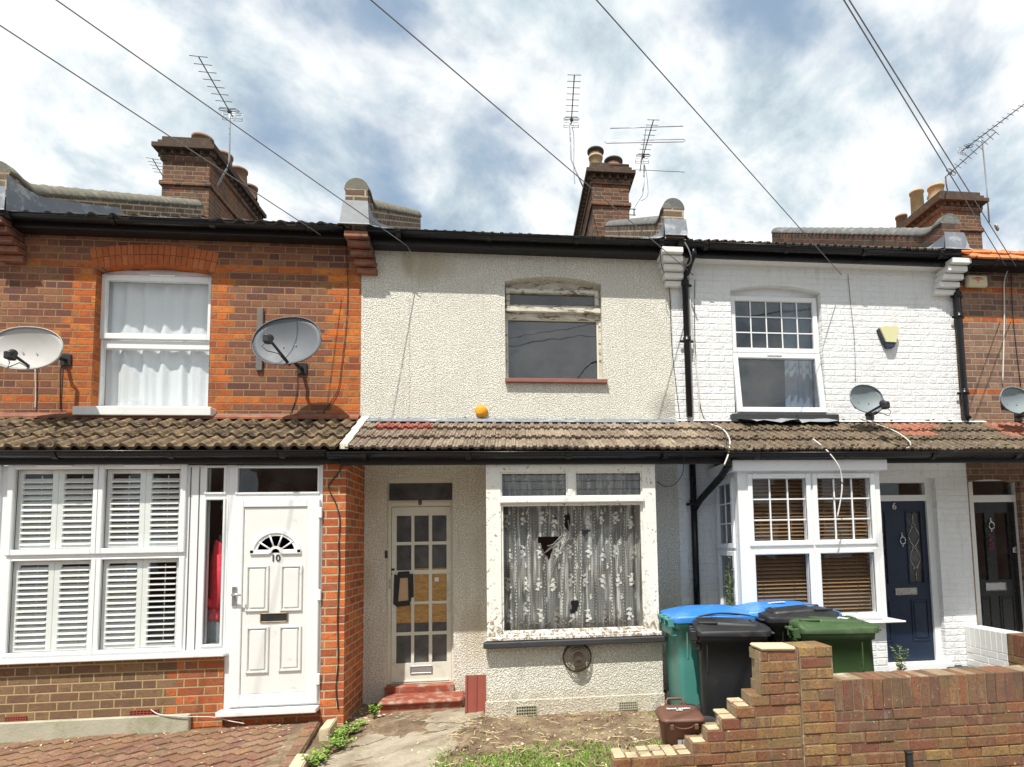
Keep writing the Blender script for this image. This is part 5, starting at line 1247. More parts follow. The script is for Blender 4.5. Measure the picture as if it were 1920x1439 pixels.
a = RC(1678, 1103, 1719, 1115, wy); letterbox(d6, a[0], a[1], a[2], a[3], wy, 'chrome', 'chrome')
def knocker(parent, q, s=1):
    bm = new(); lathe(bm, q+Vector((0, 0, .05*s)), [(.014*s, 0), (.016*s, .01), (.010*s, .02)], 12, Vector((0, -1, 0)))
    tube(bm, [q+Vector((.034*s*math.sin(a_), -.018, -.005-.042*s*math.cos(a_))) for a_ in [k*math.pi/8 for k in range(16)]], .007*s, 6, closed=True)
    box(bm, q.x-.008*s, q.x+.008*s, q.y-.012, q.y, q.z+.04*s, q.z+.09*s, .003); bmesh.ops.create_icosphere(bm, subdivisions=1, radius=.010*s, matrix=Matrix.Translation(q+Vector((0, -.01, -.07*s)))); mesh('door_knocker', bm, 'chrome', parent)
knocker(d6, P3(1691, 1013, wy))
room(h6, dl0-.1, fx1_+.05, .26, 2.2, .12, 2.6)
# doorstep paving
bm = new(); c1 = G(1700, 1250, .155); box(bm, B6R-.0, XP[3]+.0, -1.35, -.001, .0, .145, .004); mesh('doorstep', bm, 'grey_tiles', h6)
bm = new(); box(bm, X(1755, 1245), X(1803, 1245), -.02, .0+.06, .146, .185, .01); box(bm, X(1772, 1245)-.02, X(1808, 1245), -.14, -.03, .146, .18, .02); mesh('step_edge', bm, 'black_paint', h6)
# roof etc
bm = new(); box(bm, XP[2]+.14, XP[3]-.13, -.15, -.11, Z(1500, 489, -.15), 5.0, .004); mesh('fascia', bm, 'black_gutter', h6)
bm = new(); _sz = Z(1500, 501, 0); box(bm, XP[2]+.05, XP[3]-.10, -.112, .0, _sz, _sz+.015); 
for k in range(18): xx = XP[2]+.2+k*.18; box(bm, xx, xx+.03, -.08, -.04, _sz-.003, _sz+.001)
mesh('soffit', bm, 'soffit_white', h6)
gutter(h6, XP[2]+.021, XP[3]-.08, -.215, 5.01)
main_roof(h6, XP[2]+.07, XP[3]-.08, 'tiles_soot', p_ridge, .1, z0=5.02)
bm = new(); tiles(bm, XP[2]+.251, XP[3]+.30, EY, EZ-.02, RY, RZ-.01, 3, p_ridge, .024, .008, .095); moss(mesh('porch_roof', bm, 'tiles_dark', h6, nofix=True), XP[2]+.3, XP[3], 110, 3)
bm = new(); rnd = random.Random(5); xs_ = [X(1385, 795, -.1)+.09*k for k in range(14)]; pr = None
for xx in xs_:
    q = [bm.verts.new((xx+rnd.uniform(-.02, .02), -.005, RZ+.05)), bm.verts.new((xx, -.09, RZ+.01+rnd.uniform(-.01, .012))), bm.verts.new((xx+rnd.uniform(-.02, .02), -.16-rnd.uniform(0, .10), RZ-.035+rnd.uniform(-.02, .02)))]
    if pr: bm.faces.new((pr[0], q[0], q[1], pr[1])); bm.faces.new((pr[1], q[1], q[2], pr[2]))
    pr = q
for v in bm.verts: v.co.z += .012
mesh('ragged_flashing', bm, 'lead_light', h6)
bm = new(); v = [bm.verts.new(q) for q in ((XP[2], -.004, RZ+.035), (XP[3]+.3, -.004, RZ+.035), (XP[3]+.3, -.05, RZ+.008), (XP[2], -.05, RZ+.008))]; bm.faces.new(v); mesh('mortar_fillet', bm, 'offwhite_paint', h6)
bm = new(); box(bm, XP[2]+.001, XP[3]+.30, FY-.055, FY-.0, 2.445, 2.56, .003); mesh('porch_fascia', bm, 'black_fascia', h6)
gutter(h6, XP[2]+.251, XP[3]+.30, FY-.115, 2.535, name='porch_gutter')
bm = new()
for (a_, b_) in ((XP[2], B6L), (B6R, XP[3])):
    v = [bm.verts.new(q) for q in ((a_, FY, 2.47), (b_, FY, 2.47), (b_, -.001, 2.6), (a_, -.001, 2.6))]; bm.faces.new(v)
mesh('porch_soffit', bm, 'soffit_white', h6)
coping_wall(h6, XP[3]-.12, 4.2, Z(1790, 407, -.15), .56, dip=.0, m='coping_grey', face='brick_parapet_red')
skirt(h6, XP[3]-.12, .115, [(-.24, 5.23, .12), (.0, 5.22, .12), (.3, 5.30, .1), (1.4, 5.82, .1), (4.2, 7.3, .1)], 'lead', zt=5.27, flare=.06, zb=5.03)
corbel(h6, XP[3]-.07, 'offwhite_paint', flip=-1, zt=4.95)
# downpipes
def pipe(parent, pts, r, collars, m='black_gutter', name='downpipe'):
    bm = new(); tube(bm, pts, r, 14)
    for c in collars:
        lathe(bm, (c[0], c[1], c[2]-.03), [(r+.002, 0), (r+.014, .005), (r+.014, .03), (r+.006, .035), (r+.012, .055), (r+.004, .065)], 16)
        box(bm, c[0]-r-.045, c[0]+r+.045, c[1]+r*.2, c[1]+r*.2+.012, c[2]-.03, c[2]+.0, .003)
    return mesh(name, bm, m, parent)
xq = X(1288, 620, -.07); xt = X(1300, 470, -.2)
pipe(h6, [(xt, -.215, 4.97), (xt, -.21, 4.90), (xt-.03, -.17, 4.82), (xq+.01, -.09, 4.72), (xq, -.06, 4.66), (xq, -.06, 3.07)], .036, [(xq, -.06, Z(1288, 637, -.07)), (xq, -.06, 4.62)])
xq2 = X(1303, 1000, -.07); pipe(h6, [(xq2, -.06, 2.6), (xq2, -.06, .2)], .036, [(xq2, -.06, Z(1303, 943, -.06))])
pipe(h6, [(X(1364, 852, -.8), FY-.115, 2.50), (X(1364, 852, -.8), FY-.115, 2.42), (X(1352, 885, -.6), -.6, 2.33), (xq2+.06, -.12, 2.13), (xq2, -.065, 2.02)], .036, [], name='branch_pipe')
xq3 = X(1803, 650, -.07)
pipe(h6, [(xq3+.06, -.2, 4.96), (xq3+.06, -.2, 4.90), (xq3+.0, -.07, 4.72), (xq3, -.06, 4.6), (xq3, -.06, 3.10), (xq3+.03, -.09, 3.05)], .036, [(xq3, -.06, 4.58), (xq3, -.06, Z(1803, 592, -.07)), (xq3, -.06, Z(1806, 735, -.07))])
chimney(h6, X(1760, 400, 4.1)+.2, X(1842, 400, 4.1)+.2, 4.1, 6.6, 6.8, Z(1800, 362, 4.1), [])  if False else None

# ================================================================= house 4
h4 = thing('red_brick_house', (7, 0, 0), 'reddish brick terraced house with a black front door, partly cut off at the right', 'house', 'houses of the terrace')
wall(h4, 'wall', XP[3], 8.9, 2.625, 5.1, 0, .25, 'brick_house4')
e0, e1 = X(1822, 1000), X(1912, 1000); ez = Z(1860, 900); 
wall(h4, 'door_wall', XP[3]+.021, 8.9, .1, 2.62, .0, .25, 'brick_house4', [arch(e0, e1+.05, .42, ez-.03, ez+.01)])
wy = .10; t0, t1 = Z(1860, 929, wy), Z(1860, 902, wy); dz_ = Z(1860, 942, wy); q0, q1_ = X(1826, 1000, wy), X(1905, 1000, wy); b0 = Z(1860, 1215, wy)
bm = new(); prism(bm, [(e0-.02, b0), (e1+.08, b0), (e1+.08, ez+.03), (e0-.02, ez+.03)], wy-.03, wy+.06, [[(q0, t0), (q1_, t0), (q1_, t1), (q0, t1)], [(q0, b0+.01), (q1_, b0+.01), (q1_, dz_), (q0, dz_)]])
f4 = mesh('door_frame', bm, 'offwhite_paint', h4); pane(f4, q0, q1_, t0, t1, wy+.02, 'glass_dark', 'transom_pane')
g4 = [(X(1830, 1030, wy), X(1850, 1030, wy)), (X(1868, 1030, wy), X(1893, 1030, wy))]; gz = (Z(1860, 1088, wy), Z(1860, 962, wy))
bm = new(); prism(bm, [(q0, b0+.01), (q1_, b0+.01), (q1_, dz_), (q0, dz_)], wy, wy+.04, [[(a_, gz[0]), (b_, gz[0]), (b_, gz[1]), (a_, gz[1])] for a_, b_ in g4]); d4 = mesh('door', bm, 'black_door', h4)
for a_, b_ in g4:
    pane(d4, a_, b_, gz[0], gz[1], wy+.015, 'glass_dark'); panel(d4, a_-.01, b_+.01, Z(1860, 1190, wy), Z(1860, 1118, wy), wy, 'black_door', .02, .010)
a = RC(1847, 1093, 1886, 1107, wy); letterbox(d4, a[0], a[1], a[2], a[3], wy, 'chrome', 'metal_galv'); knocker(d4, P3(1857, 985, wy))
bm = new(); q = P3(1901, 1032, wy); box(bm, q.x-.03, q.x+.03, wy-.03, wy, q.z-.03, q.z+.04, .012); mesh('door_lock', bm, 'chrome', d4)
bm = new(); rr_ = random.Random(4)
for k in range(14): bmesh.ops.create_icosphere(bm, subdivisions=1, radius=rr_.uniform(.006, .012), matrix=Matrix.Translation(P3(1859+rr_.uniform(-3, 3), 1002+k*2.2, wy-.03)))
top('door_charm', bm, 'charm_red', 'small red and white string of charms hanging from the black door knocker', 'ornament')
room(h4, e0-.1, e1+.1, .26, 2.2, .4, 2.6)
bm = new(); box(bm, XP[3]+.03, 8.9, -.15, .2, Z(1880, 512), 5.0, .004); mesh('fascia', bm, 'black_fascia', h4)
gutter(h4, XP[3]+.06, 8.9, -.215, Z(1880, 488, -.27))
bm = new(); ez4, rz4 = Z(1880, 486, -.28), Z(1880, 471, .45); tiles(bm, XP[3]+.02, 8.9, -.27, ez4, .45, rz4, 2, lambda t: .012 if t % 1 < .06 else 0, .02, .012, .26); 
mesh('eave_tiles', bm, 'tiles_orange', h4, nofix=True)
main_roof(h4, XP[3]+.02, 8.9, 'tiles_orange', lambda t: 0, .2, y0=.45, z0=rz4-.03)
bm = new(); tiles(bm, XP[3]+.301, 8.9, EY, EZ-.03, RY, RZ-.01, 3, p_ridge, .02, .0125, .095, .03); mesh('porch_roof', bm, 'tiles_dark', h4, nofix=True)
bm = new(); box(bm, XP[3]+.301, 8.9, FY-.055, FY-.0, 2.445, 2.56, .003); mesh('porch_fascia', bm, 'black_fascia', h4)
gutter(h4, XP[3]+.301, 8.9, FY-.115, 2.53, name='porch_gutter')
cx0, cx1 = X(1766, 400, 4.1), X(1838, 400, 4.1)
chimney(h4, cx0, cx1, 4.1, 6.6, 6.9, Z(1800, 360, 4.1)+.0, [(cx0+.15, 4.4, .30, .15, 'pot_buff', False), (cx0+.55, 4.5, .15, .15, 'pot_brown', False), (X(1748, 370, 5.2), 5.2, Z(1748, 366, 5.2)-Z(1800, 360, 4.1), .10, 'metal_galv', False), (X(1719, 370, 6.0), 6.0, Z(1719, 359, 6.0)-Z(1800, 360, 4.1), .15, 'pot_buff', False), (X(1690, 410, 6.5), 6.5, Z(1690, 412, 6.5)-Z(1800, 360, 4.1)+.1, .13, 'pot_brown', False)])

# ================================================================= satellite dishes
def dish(px, py, rw, rh, Yc, m, label, arm, lnb, brk, tilt=R_(12), roll=0, side=1):
    c = P3(px, py, Yc); root = thing('satellite_dish', (brk[0], -.0, brk[1]), label, 'satellite dish', 'satellite dishes on the fronts')
    mt = Matrix.Translation(c) @ Matrix.Rotation(roll, 4, 'Y') @ Matrix.Rotation(-tilt, 4, 'X')
    bm = new(); rings = []; N = 40
    ks = [0, .3, .6, .85, 1.0]
    for k in ks:
        rings.append([bm.verts.new((math.copysign(abs(math.cos(a_))**.92, math.cos(a_))*rw*k, -.075*k*k+.075, math.copysign(abs(math.sin(a_))**.92, math.sin(a_))*rh*k)) for a_ in [2*math.pi*i/N for i in range(N)]] if k else [bm.verts.new((0, .075, 0))])
    def skin(rs, off):
        for A, B in zip(rs, rs[1:]):
            if len(A) == 1:
                for i in range(N): f = bm.faces.new((A[0], B[i], B[(i+1) % N])); f.smooth = True
            else:
                for i in range(N): f = bm.faces.new((A[i], A[(i+1) % N], B[(i+1) % N], B[i])); f.smooth = True
    skin(rings, 0)
    back = [[bm.verts.new(v.co*1.0+Vector((0, .010, 0))) for v in r] for r in rings]; skin(back, 0)
    A, B = rings[-1], back[-1]
    for i in range(N): f = bm.faces.new((A[i], A[(i+1) % N], B[(i+1) % N], B[i]))
    tube(bm, [v.co+Vector((0, -.003, 0)) for v in rings[-1]], .006, 6, closed=True)
    bmesh.ops.transform(bm, matrix=mt, verts=bm.verts)
    rf = mesh('reflector', bm, m, root)
    bm = new()
    for dx_ in (-.06, .06): lathe(bm, mt @ Vector((dx_, .062, -.02)), [(.008, 0), (.008, .006)], 8, Vector((0, -1, 0)))
    mesh('bolts', bm, 'metal_galv', rf)
    a0 = P3(arm[0], arm[1], Yc-.01); a1 = P3(lnb[0], lnb[1], Yc-.36)
    bm = new(); tube(bm, [a0+Vector((0, .03, -.01)), a0, a1], .013, 8); ar = mesh('feed_arm', bm, 'black_plastic', root)
    bm = new(); d_ = (c+Vector((0, .05, .0))-a1).normalized(); lathe(bm, a1-d_*.05, [(.018, 0), (.028, .01), (.028, .07), (.034, .08), (.034, .10), (.02, .105)], 14, d_)
    box(bm, a1.x-.03, a1.x+.03, a1.y-.05, a1.y+.03, a1.z-.06, a1.z+.01, .01); l_ = mesh('feed_horn', bm, 'black_plastic', root)
    bm = new(); q = a1+Vector((0, -.03, -.05)); tube(bm, [q, q+Vector((-.03*side, -.02, -.05)), q+Vector((.01, -.01, -.09)), (a0+a1)/2+Vector((0, 0, -.03)), a0+Vector((0, .0, -.02))], .004, 6); mesh('feed_cable', bm, 'cable_black', root)
    bm = new(); bx, bz = brk; box(bm, bx-.05, bx+.05, -.02, -.0, bz-.06, bz+.06, .004); tube(bm, [(bx, -.01, bz), (bx, -.12, bz-.01), (bx-.03*side, -.17, bz+.03), (c.x+.0, Yc+.13, c.z-rh*.45), (c.x, Yc+.13, c.z-.02)], .019, 8)
    box(bm, c.x-.06, c.x+.06, Yc+.11, Yc+.16, c.z-.08, c.z+.06, .01); mesh('wall_bracket', bm, 'black_plastic', root)
    return root
dish(538, 639, .328, .262, -.44, 'dish_dark', 'dark grey oval satellite dish on the brick wall beside a weathered batten', (541, 681), (502, 633), P(567, 692, 0), roll=R_(-9))
dish(48, 653, .32, .225, -.44, 'dish_pale', 'pale dusty satellite dish on the brick wall at the far left', (52, 685), (21, 663), P(125, 676, 0), roll=R_(3), side=-1)
dish(1625, 748, .196, .168, -.38, 'dish_grey', 'blue-grey satellite dish just above the tiles on the white painted brick wall', (1626, 776), (1659, 757), P(1630, 778, 0), side=-1, roll=R_(5))
dish(1905, 751, .19, .165, -.38, 'dish_grey', 'grey satellite dish low on the red brick wall at the right edge', (1908, 780), (1945, 762), P(1908, 782, 0), side=-1, roll=R_(5))
bm = new(); a = RC(484, 580, 493, 696, 0); box(bm, a[0], a[1], -.03, -.001, a[2], a[3], .003); top('timber_batten', bm, 'wood_grey', 'weathered grey timber batten fixed upright behind the dark satellite dish', 'batten')

# ================================================================= aerials
def aerial(boom0, boom1, label, mast, n=9, el=.12, refl=True, extra=None, dipole=True):
    b0, b1 = Vector(boom0), Vector(boom1); base = Vector(mast[0])
    root = thing('television_aerial', base, label, 'aerial', 'aerials on the chimneys')
    bm = new(); tube(bm, mast, .014, 8); mesh('mast', bm, 'metal_galv', root)
    bm = new(); tube(bm, [b0, b1], .010, 6)
    d = (b1-b0).normalized(); s_ = d.cross(Vector((0, 0, 1))).normalized(); L = (b1-b0).length
    for k in range(n):
        c = b0+d*(L*(.16+.84*k/(n-1))); tube(bm, [c-s_*el, c+s_*el], .0055, 5)
    mesh('boom', bm, 'metal_aerial', root)
    if dipole:
        bm = new(); c = b0+d*(L*.10); e2 = el*1.12; u_ = Vector((0, 0, 1))
        tube(bm, [c-s_*e2, c-s_*e2+u_*.0, c+s_*e2, c+s_*(e2+.015)+d*.02, c+s_*e2+d*.045, c-s_*e2+d*.045, c-s_*(e2+.015)+d*.02], .006, 6, closed=True); box(bm, c.x-.03, c.x+.03, c.y-.03, c.y+.02, c.z-.03, c.z+.02, .006); mesh('dipole', bm, 'metal_aerial', root)
    if refl:
        bm = new(); u_ = Vector((0, 0, 1))
        for z_ in (-.07, -.03, .03, .07): tube(bm, [b0-s_*el*1.2+u_*z_, b0+s_*el*1.2+u_*z_], .005, 5)
        for q in (-1.2, -.3, .3, 1.2): tube(bm, [b0+s_*el*q-u_*.07, b0+s_*el*q+u_*.07], .005, 5)
        mesh('reflector_grid', bm, 'metal_galv', root)
    return root, d, s_
def hz(px, py, Y, px1, z=None, dY=-1.2):
    """level boom whose far end is at a pixel"""
    a = P3(px, py, Y); return a
Ya = 3.45
b0 = P3(436, 219, Ya); b1 = Vector((P(372, 108, Ya-1.2)[0], Ya-1.2, b0.z+.02))
aerial(b0, b1, 'long thin television aerial leaning left above the left chimney', [P3(408, 348, Ya-.0), P3(425, 318, Ya-.02), P3(430, 300, Ya), P3(431, 224, Ya), P3(430, 214, Ya)], 8, .125)
Yb = 5.6; b0 = P3(297+4, 325, Yb); b1 = Vector((P(288, 297, Yb-.8)[0], Yb-.8, b0.z+.2))
aerial(P3(304, 329, Yb), P3(286, 298, Yb-.55), 'small aerial half hidden behind the left edge of the left chimney', [P3(308, 380, Yb), P3(307, 331, Yb)], 5, .11, refl=False, dipole=False)
Yc_ = 3.95; b0 = P3(1071, 233, Yc_); b1 = Vector((P(1077, 143, Yc_-1.15)[0], Yc_-1.15, b0.z))
aerial(b0, b1, 'upright-looking aerial on a bent mast left of the middle chimney pots', [P3(1094, 352, Yc_-.03), P3(1080, 322, Yc_), P3(1071, 300, Yc_), P3(1069, 240, Yc_), P3(1070, 232, Yc_)], 8, .115)
Yd = 4.0; b0 = P3(1204, 300, Yd); b1 = Vector((P(1225, 217, Yd-1.05)[0], Yd-1.05, b0.z))
rt, d_, s_ = aerial(b0, b1, 'aerial with long wide radio rods right of the middle chimney', [P3(1189, 404, Yd-.03), P3(1189, 388, Yd), P3(1204, 366, Yd), P3(1207, 350, Yd), P3(1208, 306, Yd)], 8, .105)
bm = new(); tube(bm, [P3(1200, 322, Yd), P3(1212, 236, Yd-.5)], .009, 6)
tube(bm, [P3(1144, 241, Yd-.45), P3(1281, 237, Yd-.45)], .008, 6); tube(bm, [P3(1140, 316, Yd+.05), P3(1283, 323, Yd+.05)], .007, 6)
y_ = Yd-.2; pts = [P3(1137, 264, y_), P3(1282, 261.5, y_), P3(1284.5, 264, y_), P3(1282, 266.5, y_), P3(1137, 269, y_), P3(1133.5, 266.5, y_)]
tube(bm, pts, .007, 6, closed=True); mesh('radio_dipole', bm, 'metal_galv', rt)
bm = new(); 
for z_ in (393, 404): tube(bm, [P3(1178, z_-1, Yd-.02), P3(1192, z_, Yd-.04)], .008, 6)
mesh('mast_bracket', bm, 'rusty_wire', rt)
Ye = 4.2
rt, d_, s_ = aerial(P3(1772, 333, Ye-.5), P3(1867, 248, Ye-1.3), 'aerial sloping up to the right above the right chimney, fixed to its front corner', [P3(1778, 398, Ye-.1), P3(1779, 370, Ye-.1), P3(1774, 345, Ye-.2), P3(1773, 334, Ye-.5)], 9, .13, refl=False)
aerial(P3(1803, 284, Ye), P3(1925, 192, Ye-1.3), 'long aerial on the tall straight mast right of the right chimney, reaching past the frame', [P3(1855, 418, Ye), P3(1850, 352, Ye), P3(1842, 268, Ye), P3(1836, 262, Ye)], 12, .08)
bm = new(); lathe(bm, P3(1866, 428, Ye), [(.06, 0), (.09, .02), (.07, .05), (.02, .06)], 12, Vector((1, -1, .4))); top('camera_bracket', bm, 'dish_pale', 'small pale box on the mast beside the right chimney', 'bracket')

# ================================================================= overhead wires and house cables
pole = CAM - ray(2730, 1822)*6.9
def wire(p1, label, pix, sag=.0, r=.0048, m='cable_grey', tail=()):
    p1 = Vector(p1); best = None
    for k in range(1, 200):          # where the run to the pole passes nearest the sight line of pix
        q = pole.lerp(p1, k/200)
        if q.y < CAM.y+1: continue
        a = P3(pix[0], pix[1], q.y); d = (a-q).length/(q.y-CAM.y)
        if best is None or d < best[0]: best = (d, a)
    p0 = p1+(best[1]-p1)*((pole.y-p1.y)/(best[1].y-p1.y)); pts = [p0.lerp(p1, k/40)-Vector((0, 0, sag*4*(k/40)*(1-k/40))) for k in range(41)]
    bm = new(); tube(bm, pts+[Vector(t) for t in tail], r, 6); return top('telephone_wire', bm, m, label, 'wire', 'overhead wires')
def through(px, py, Y, off=0): return P3(px, py, Y)
wire(P3(601, 441, -.28), 'overhead wire to the black gutter of the brick house, leftmost of the overhead wires', (0, 48))
wire(P3(763, 461, -.16), 'overhead wire crossing left chimney aerial and ending in a loop on the cream house fascia', (105, 0), tail=[P3(770, 472, -.18), P3(768, 482, -.18), P3(757, 476, -.17), P3(756, 470, -.16)])
wire(P3(1300, 516, -.06), 'overhead wire passing in front of the middle chimney to the white house', (695, 0))
wire(P3(1578, 516, -.05), 'single overhead wire ending over the upstairs window of the white house', (1118, 0))
wire(P3(1885, 498, -.28), 'left wire of the close pair running to the roof of the red brick house', (1582, 0))
wire(P3(1905, 500, -.28), 'right wire of the close pair running to the roof of the red brick house', (1592, 0))
def cable(pts, label, r=.004, m='cable_black', group='cables on the house fronts'):
    bm = new(); P_ = [P3(*p) for p in pts]
    # smooth with a Catmull-Rom pass
    out = []
    for i in range(len(P_)-1):
        a, b, c, d = P_[max(i-1, 0)], P_[i], P_[i+1], P_[min(i+2, len(P_)-1)]
        for k in range(6):
            t = k/6; out.append(.5*((2*b)+(c-a)*t+(2*a-5*b+4*c-d)*t*t+(3*b-a-3*c+d)*t**3))
    out.append(P_[-1]); tube(bm, out, r, 6); return top('cable', bm, m, label, 'cable', group)
cable([(647, 455, -.02), (652, 520, -.012), (650, 600, -.012), (640, 690, -.012), (632, 735, -.012), (605, 775, -.012)], 'thin black cable down the orange bricks at the right edge of the brick house')
cable([(558, 700, -.02), (556, 740, -.012), (545, 775, -.012), (532, 790, -.10), (526, 806, -.3)], 'thin black cable hanging below the dark satellite dish')
cable([(66, 690, -.02), (67, 740, -.012), (66, 766, -.012)], 'short pale cable below the pale satellite dish', .006, 'cable_white')
cable([(114, 685, -.02), (113, 740, -.012), (113, 768, -.012)], 'straight dark cable between the pale satellite dish and the upstairs window', .006)
cable([(640, 868, FY-.01), (636, 885, FY-.012), (620, 905, FY-.01), (617, 918, FY-.01), (630, 945, FY-.01), (637, 975, FY-.01), (635, 1020, FY-.01), (636, 1060, FY-.01), (633, 1160, FY-.01), (634, 1240, FY-.01), (630, 1290, FY-.01), (634, 1330, FY-.01)], 'black cable wandering down the red brick pier beside the white door', .006)
cable([(283, 1331, FY-.02), (300, 1340, FY-.05), (345, 1344, FY-.06), (400, 1345, FY-.05), (430, 1352, FY-.08), (458, 1357, FY-.10)], 'pale cable trailing along the foot of the brick wall beside the white door', .004, 'cable_white')
cable([(1238, 470, -.30), (1241, 500, -.16), (1255, 545, -.02), (1259, 640, -.012), (1265, 700, -.012), (1275, 785, -.012), (1281, 800, -.1), (1282, 850, -.86), (1279, 890, -.4), (1262, 910, -.03), (1245, 912, -.012), (1232, 903, -.012)], 'black cable dropping from the corbel beside the left downpipe and looping under the gutter', .004)
cable([(1291, 520, -.03), (1300, 640, -.02), (1310, 730, -.02), (1313, 785, -.02), (1330, 795, -.06), (1355, 805, -.3), (1368, 825, -.6), (1366, 850, -.85), (1358, 872, -.9)], 'white cable falling over the tiles beside the left downpipe', .008, 'cable_white')
cable([(1303, 525, -.02), (1302, 600, -.012), (1305, 680, -.012), (1313, 760, -.012), (1325, 790, -.03), (1350, 800, -.2), (1362, 825, -.6), (1358, 850, -.85)], 'black cable beside the left downpipe bracket', .004)
cable([(1480, 806, -.2), (1510, 815, -.4), (1545, 840, -.8), (1570, 870, -.9), (1578, 895, -.9), (1578, 925, -.9), (1570, 970, -.9)], 'long white cable curling over the tiles and hanging before the bay window', .007, 'cable_white')
cable([(1612, 785, -.1), (1650, 798, -.15), (1680, 810, -.4), (1705, 828, -.7), (1705, 838, -.8), (1698, 841, -.82)], 'white cable running from the blue-grey dish over the tiles', .007, 'cable_white')
cable([(1590, 515, -.012), (1594, 560, -.01), (1602, 640, -.01), (1604, 715, -.01)], 'thin grey cable down the white wall above the blue-grey dish', .0035, 'cable_grey')
cable([(1891, 505, -.05), (1883, 530, -.02), (1883, 600, -.012), (1880, 720, -.012)], 'pale cable hanging down the red brick wall', .008, 'cable_white')
cable([(1896, 515, -.02), (1900, 600, -.012), (1914, 725, -.012)], 'black cable hanging down the red brick wall at the right edge', .005)
cable([(1284, 455, -.28), (1292, 470, -.30), (1296, 488, -.28), (1290, 498, -.20), (1283, 497, -.12)], 'grey cable looped around the swan neck of the left downpipe', .008, 'cable_grey')
cable([(1078, 345, 3.9), (1076, 320, 3.9), (1076, 260, 3.9), (1073, 240, 3.9)], 'thin lead beside the bent mast of the middle chimney', .006, 'cable_grey')
cable([(1202, 377, 3.9), (1214, 368, 3.9), (1214, 340, 3.9), (1209, 310, 3.9)], 'thin lead looping from the aerial right of the middle chimney', .005, 'cable_grey')
# alarm boxes
q = RC(1648, 613, 1686, 652, -.05); t_ = thing('alarm_box', (((q[0]+q[1])/2), 0, q[2]), 'yellowish wedge-shaped alarm box on the white painted brick wall', 'alarm box', 'alarm boxes')
bm = new(); prism(bm, [(q[0]+.07, q[2]+.06), (q[1]-.05, q[2]+.055), (q[1], q[3]-.02), (q[1]-.03, q[3]), (q[0]+.03, q[3]), (q[0], q[3]-.02)], -.075, -.0); mesh('cover', bm, 'alarm_yellow', t_)
bm = new(); prism(bm, [(q[0]+.09, q[2]), (q[1]-.07, q[2]), (q[1]-.045, q[2]+.054), (q[0]+.066, q[2]+.059)], -.065, -.0); prism(bm, [(q[0]+.06, q[2]+.05), (q[0]-.006, q[3]-.03), (q[0]+.02, q[3]-.0), (q[0]+.09, q[2]+.05)], -.05, -.001); mesh('base', bm, 'navy_plastic', t_)
q = RC(1811, 515, 1852, 539, -.05); t_ = thing('alarm_box', (((q[0]+q[1])/2), 0, q[2]), 'cream rectangular alarm box with red printing under the gutter of the red brick house', 'alarm box', 'alarm boxes')
bm = new(); box(bm, q[0], q[1], -.07, -.0, q[2], q[3], .02); mesh('cover', bm, 'alarm_cream', t_)
bm = new(); xc = (q[0]+q[1])/2; zc = (q[2]+q[3])/2
prism(bm, [(xc-.07, zc+.022), (xc, zc+.042), (xc+.07, zc+.022)], -.072, -.0705); prism(bm, [(xc-.035, zc+.004), (xc+.035, zc+.004), (xc, zc-.012)], -.072, -.0705); box(bm, xc-.08, xc+.08, -.072, -.0705, zc+.010, zc+.016); box(bm, xc-.02, xc+.02, -.072, -.0705, zc-.034, zc-.029); mesh('printing', bm, 'red_fabric', t_)
# round rusty wire guard under the sill
q = P3(1082, 1232, FY); t_ = thing('wire_guard', (q.x, FY, q.z-.15), 'round rusty wire guard under the black sill of the cream house', 'vent guard')
bm = new(); R0 = .135
for k in range(12):
    a_ = k*math.pi/12
    tube(bm, [q+Vector((R0*math.cos(a_)*math.cos(b_), -.005-.11*math.sin(b_), R0*math.sin(a_)*math.cos(b_))) for b_ in [math.pi*j/10 for j in range(11)]], .0022, 4)
for (r_, y_) in ((R0, -.006), (.127, -.04), (.105, -.07), (.075, -.093)): tube(bm, [q+Vector((r_*math.cos(k*math.pi/12), y_, r_*math.sin(k*math.pi/12))) for k in range(24)], .0028 if r_ < R0 else .007, 5, closed=True)
mesh('cage', bm, 'rusty_wire', t_)
bm = new(); lathe(bm, q+Vector((0, -.02, .02)), [(.055, 0), (.055, .07), (.045, .075), (.045, .03)], 20, Vector((0, -1, 0))); mesh('flue_pipe', bm, 'rusty_wire', t_)
bm = new(); lathe(bm, q+Vector((0, 0, 0)), [(.128, 0), (.128, .012)], 24, Vector((0, -1, 0))); mesh('back_plate', bm, 'concrete_kerb', t_)

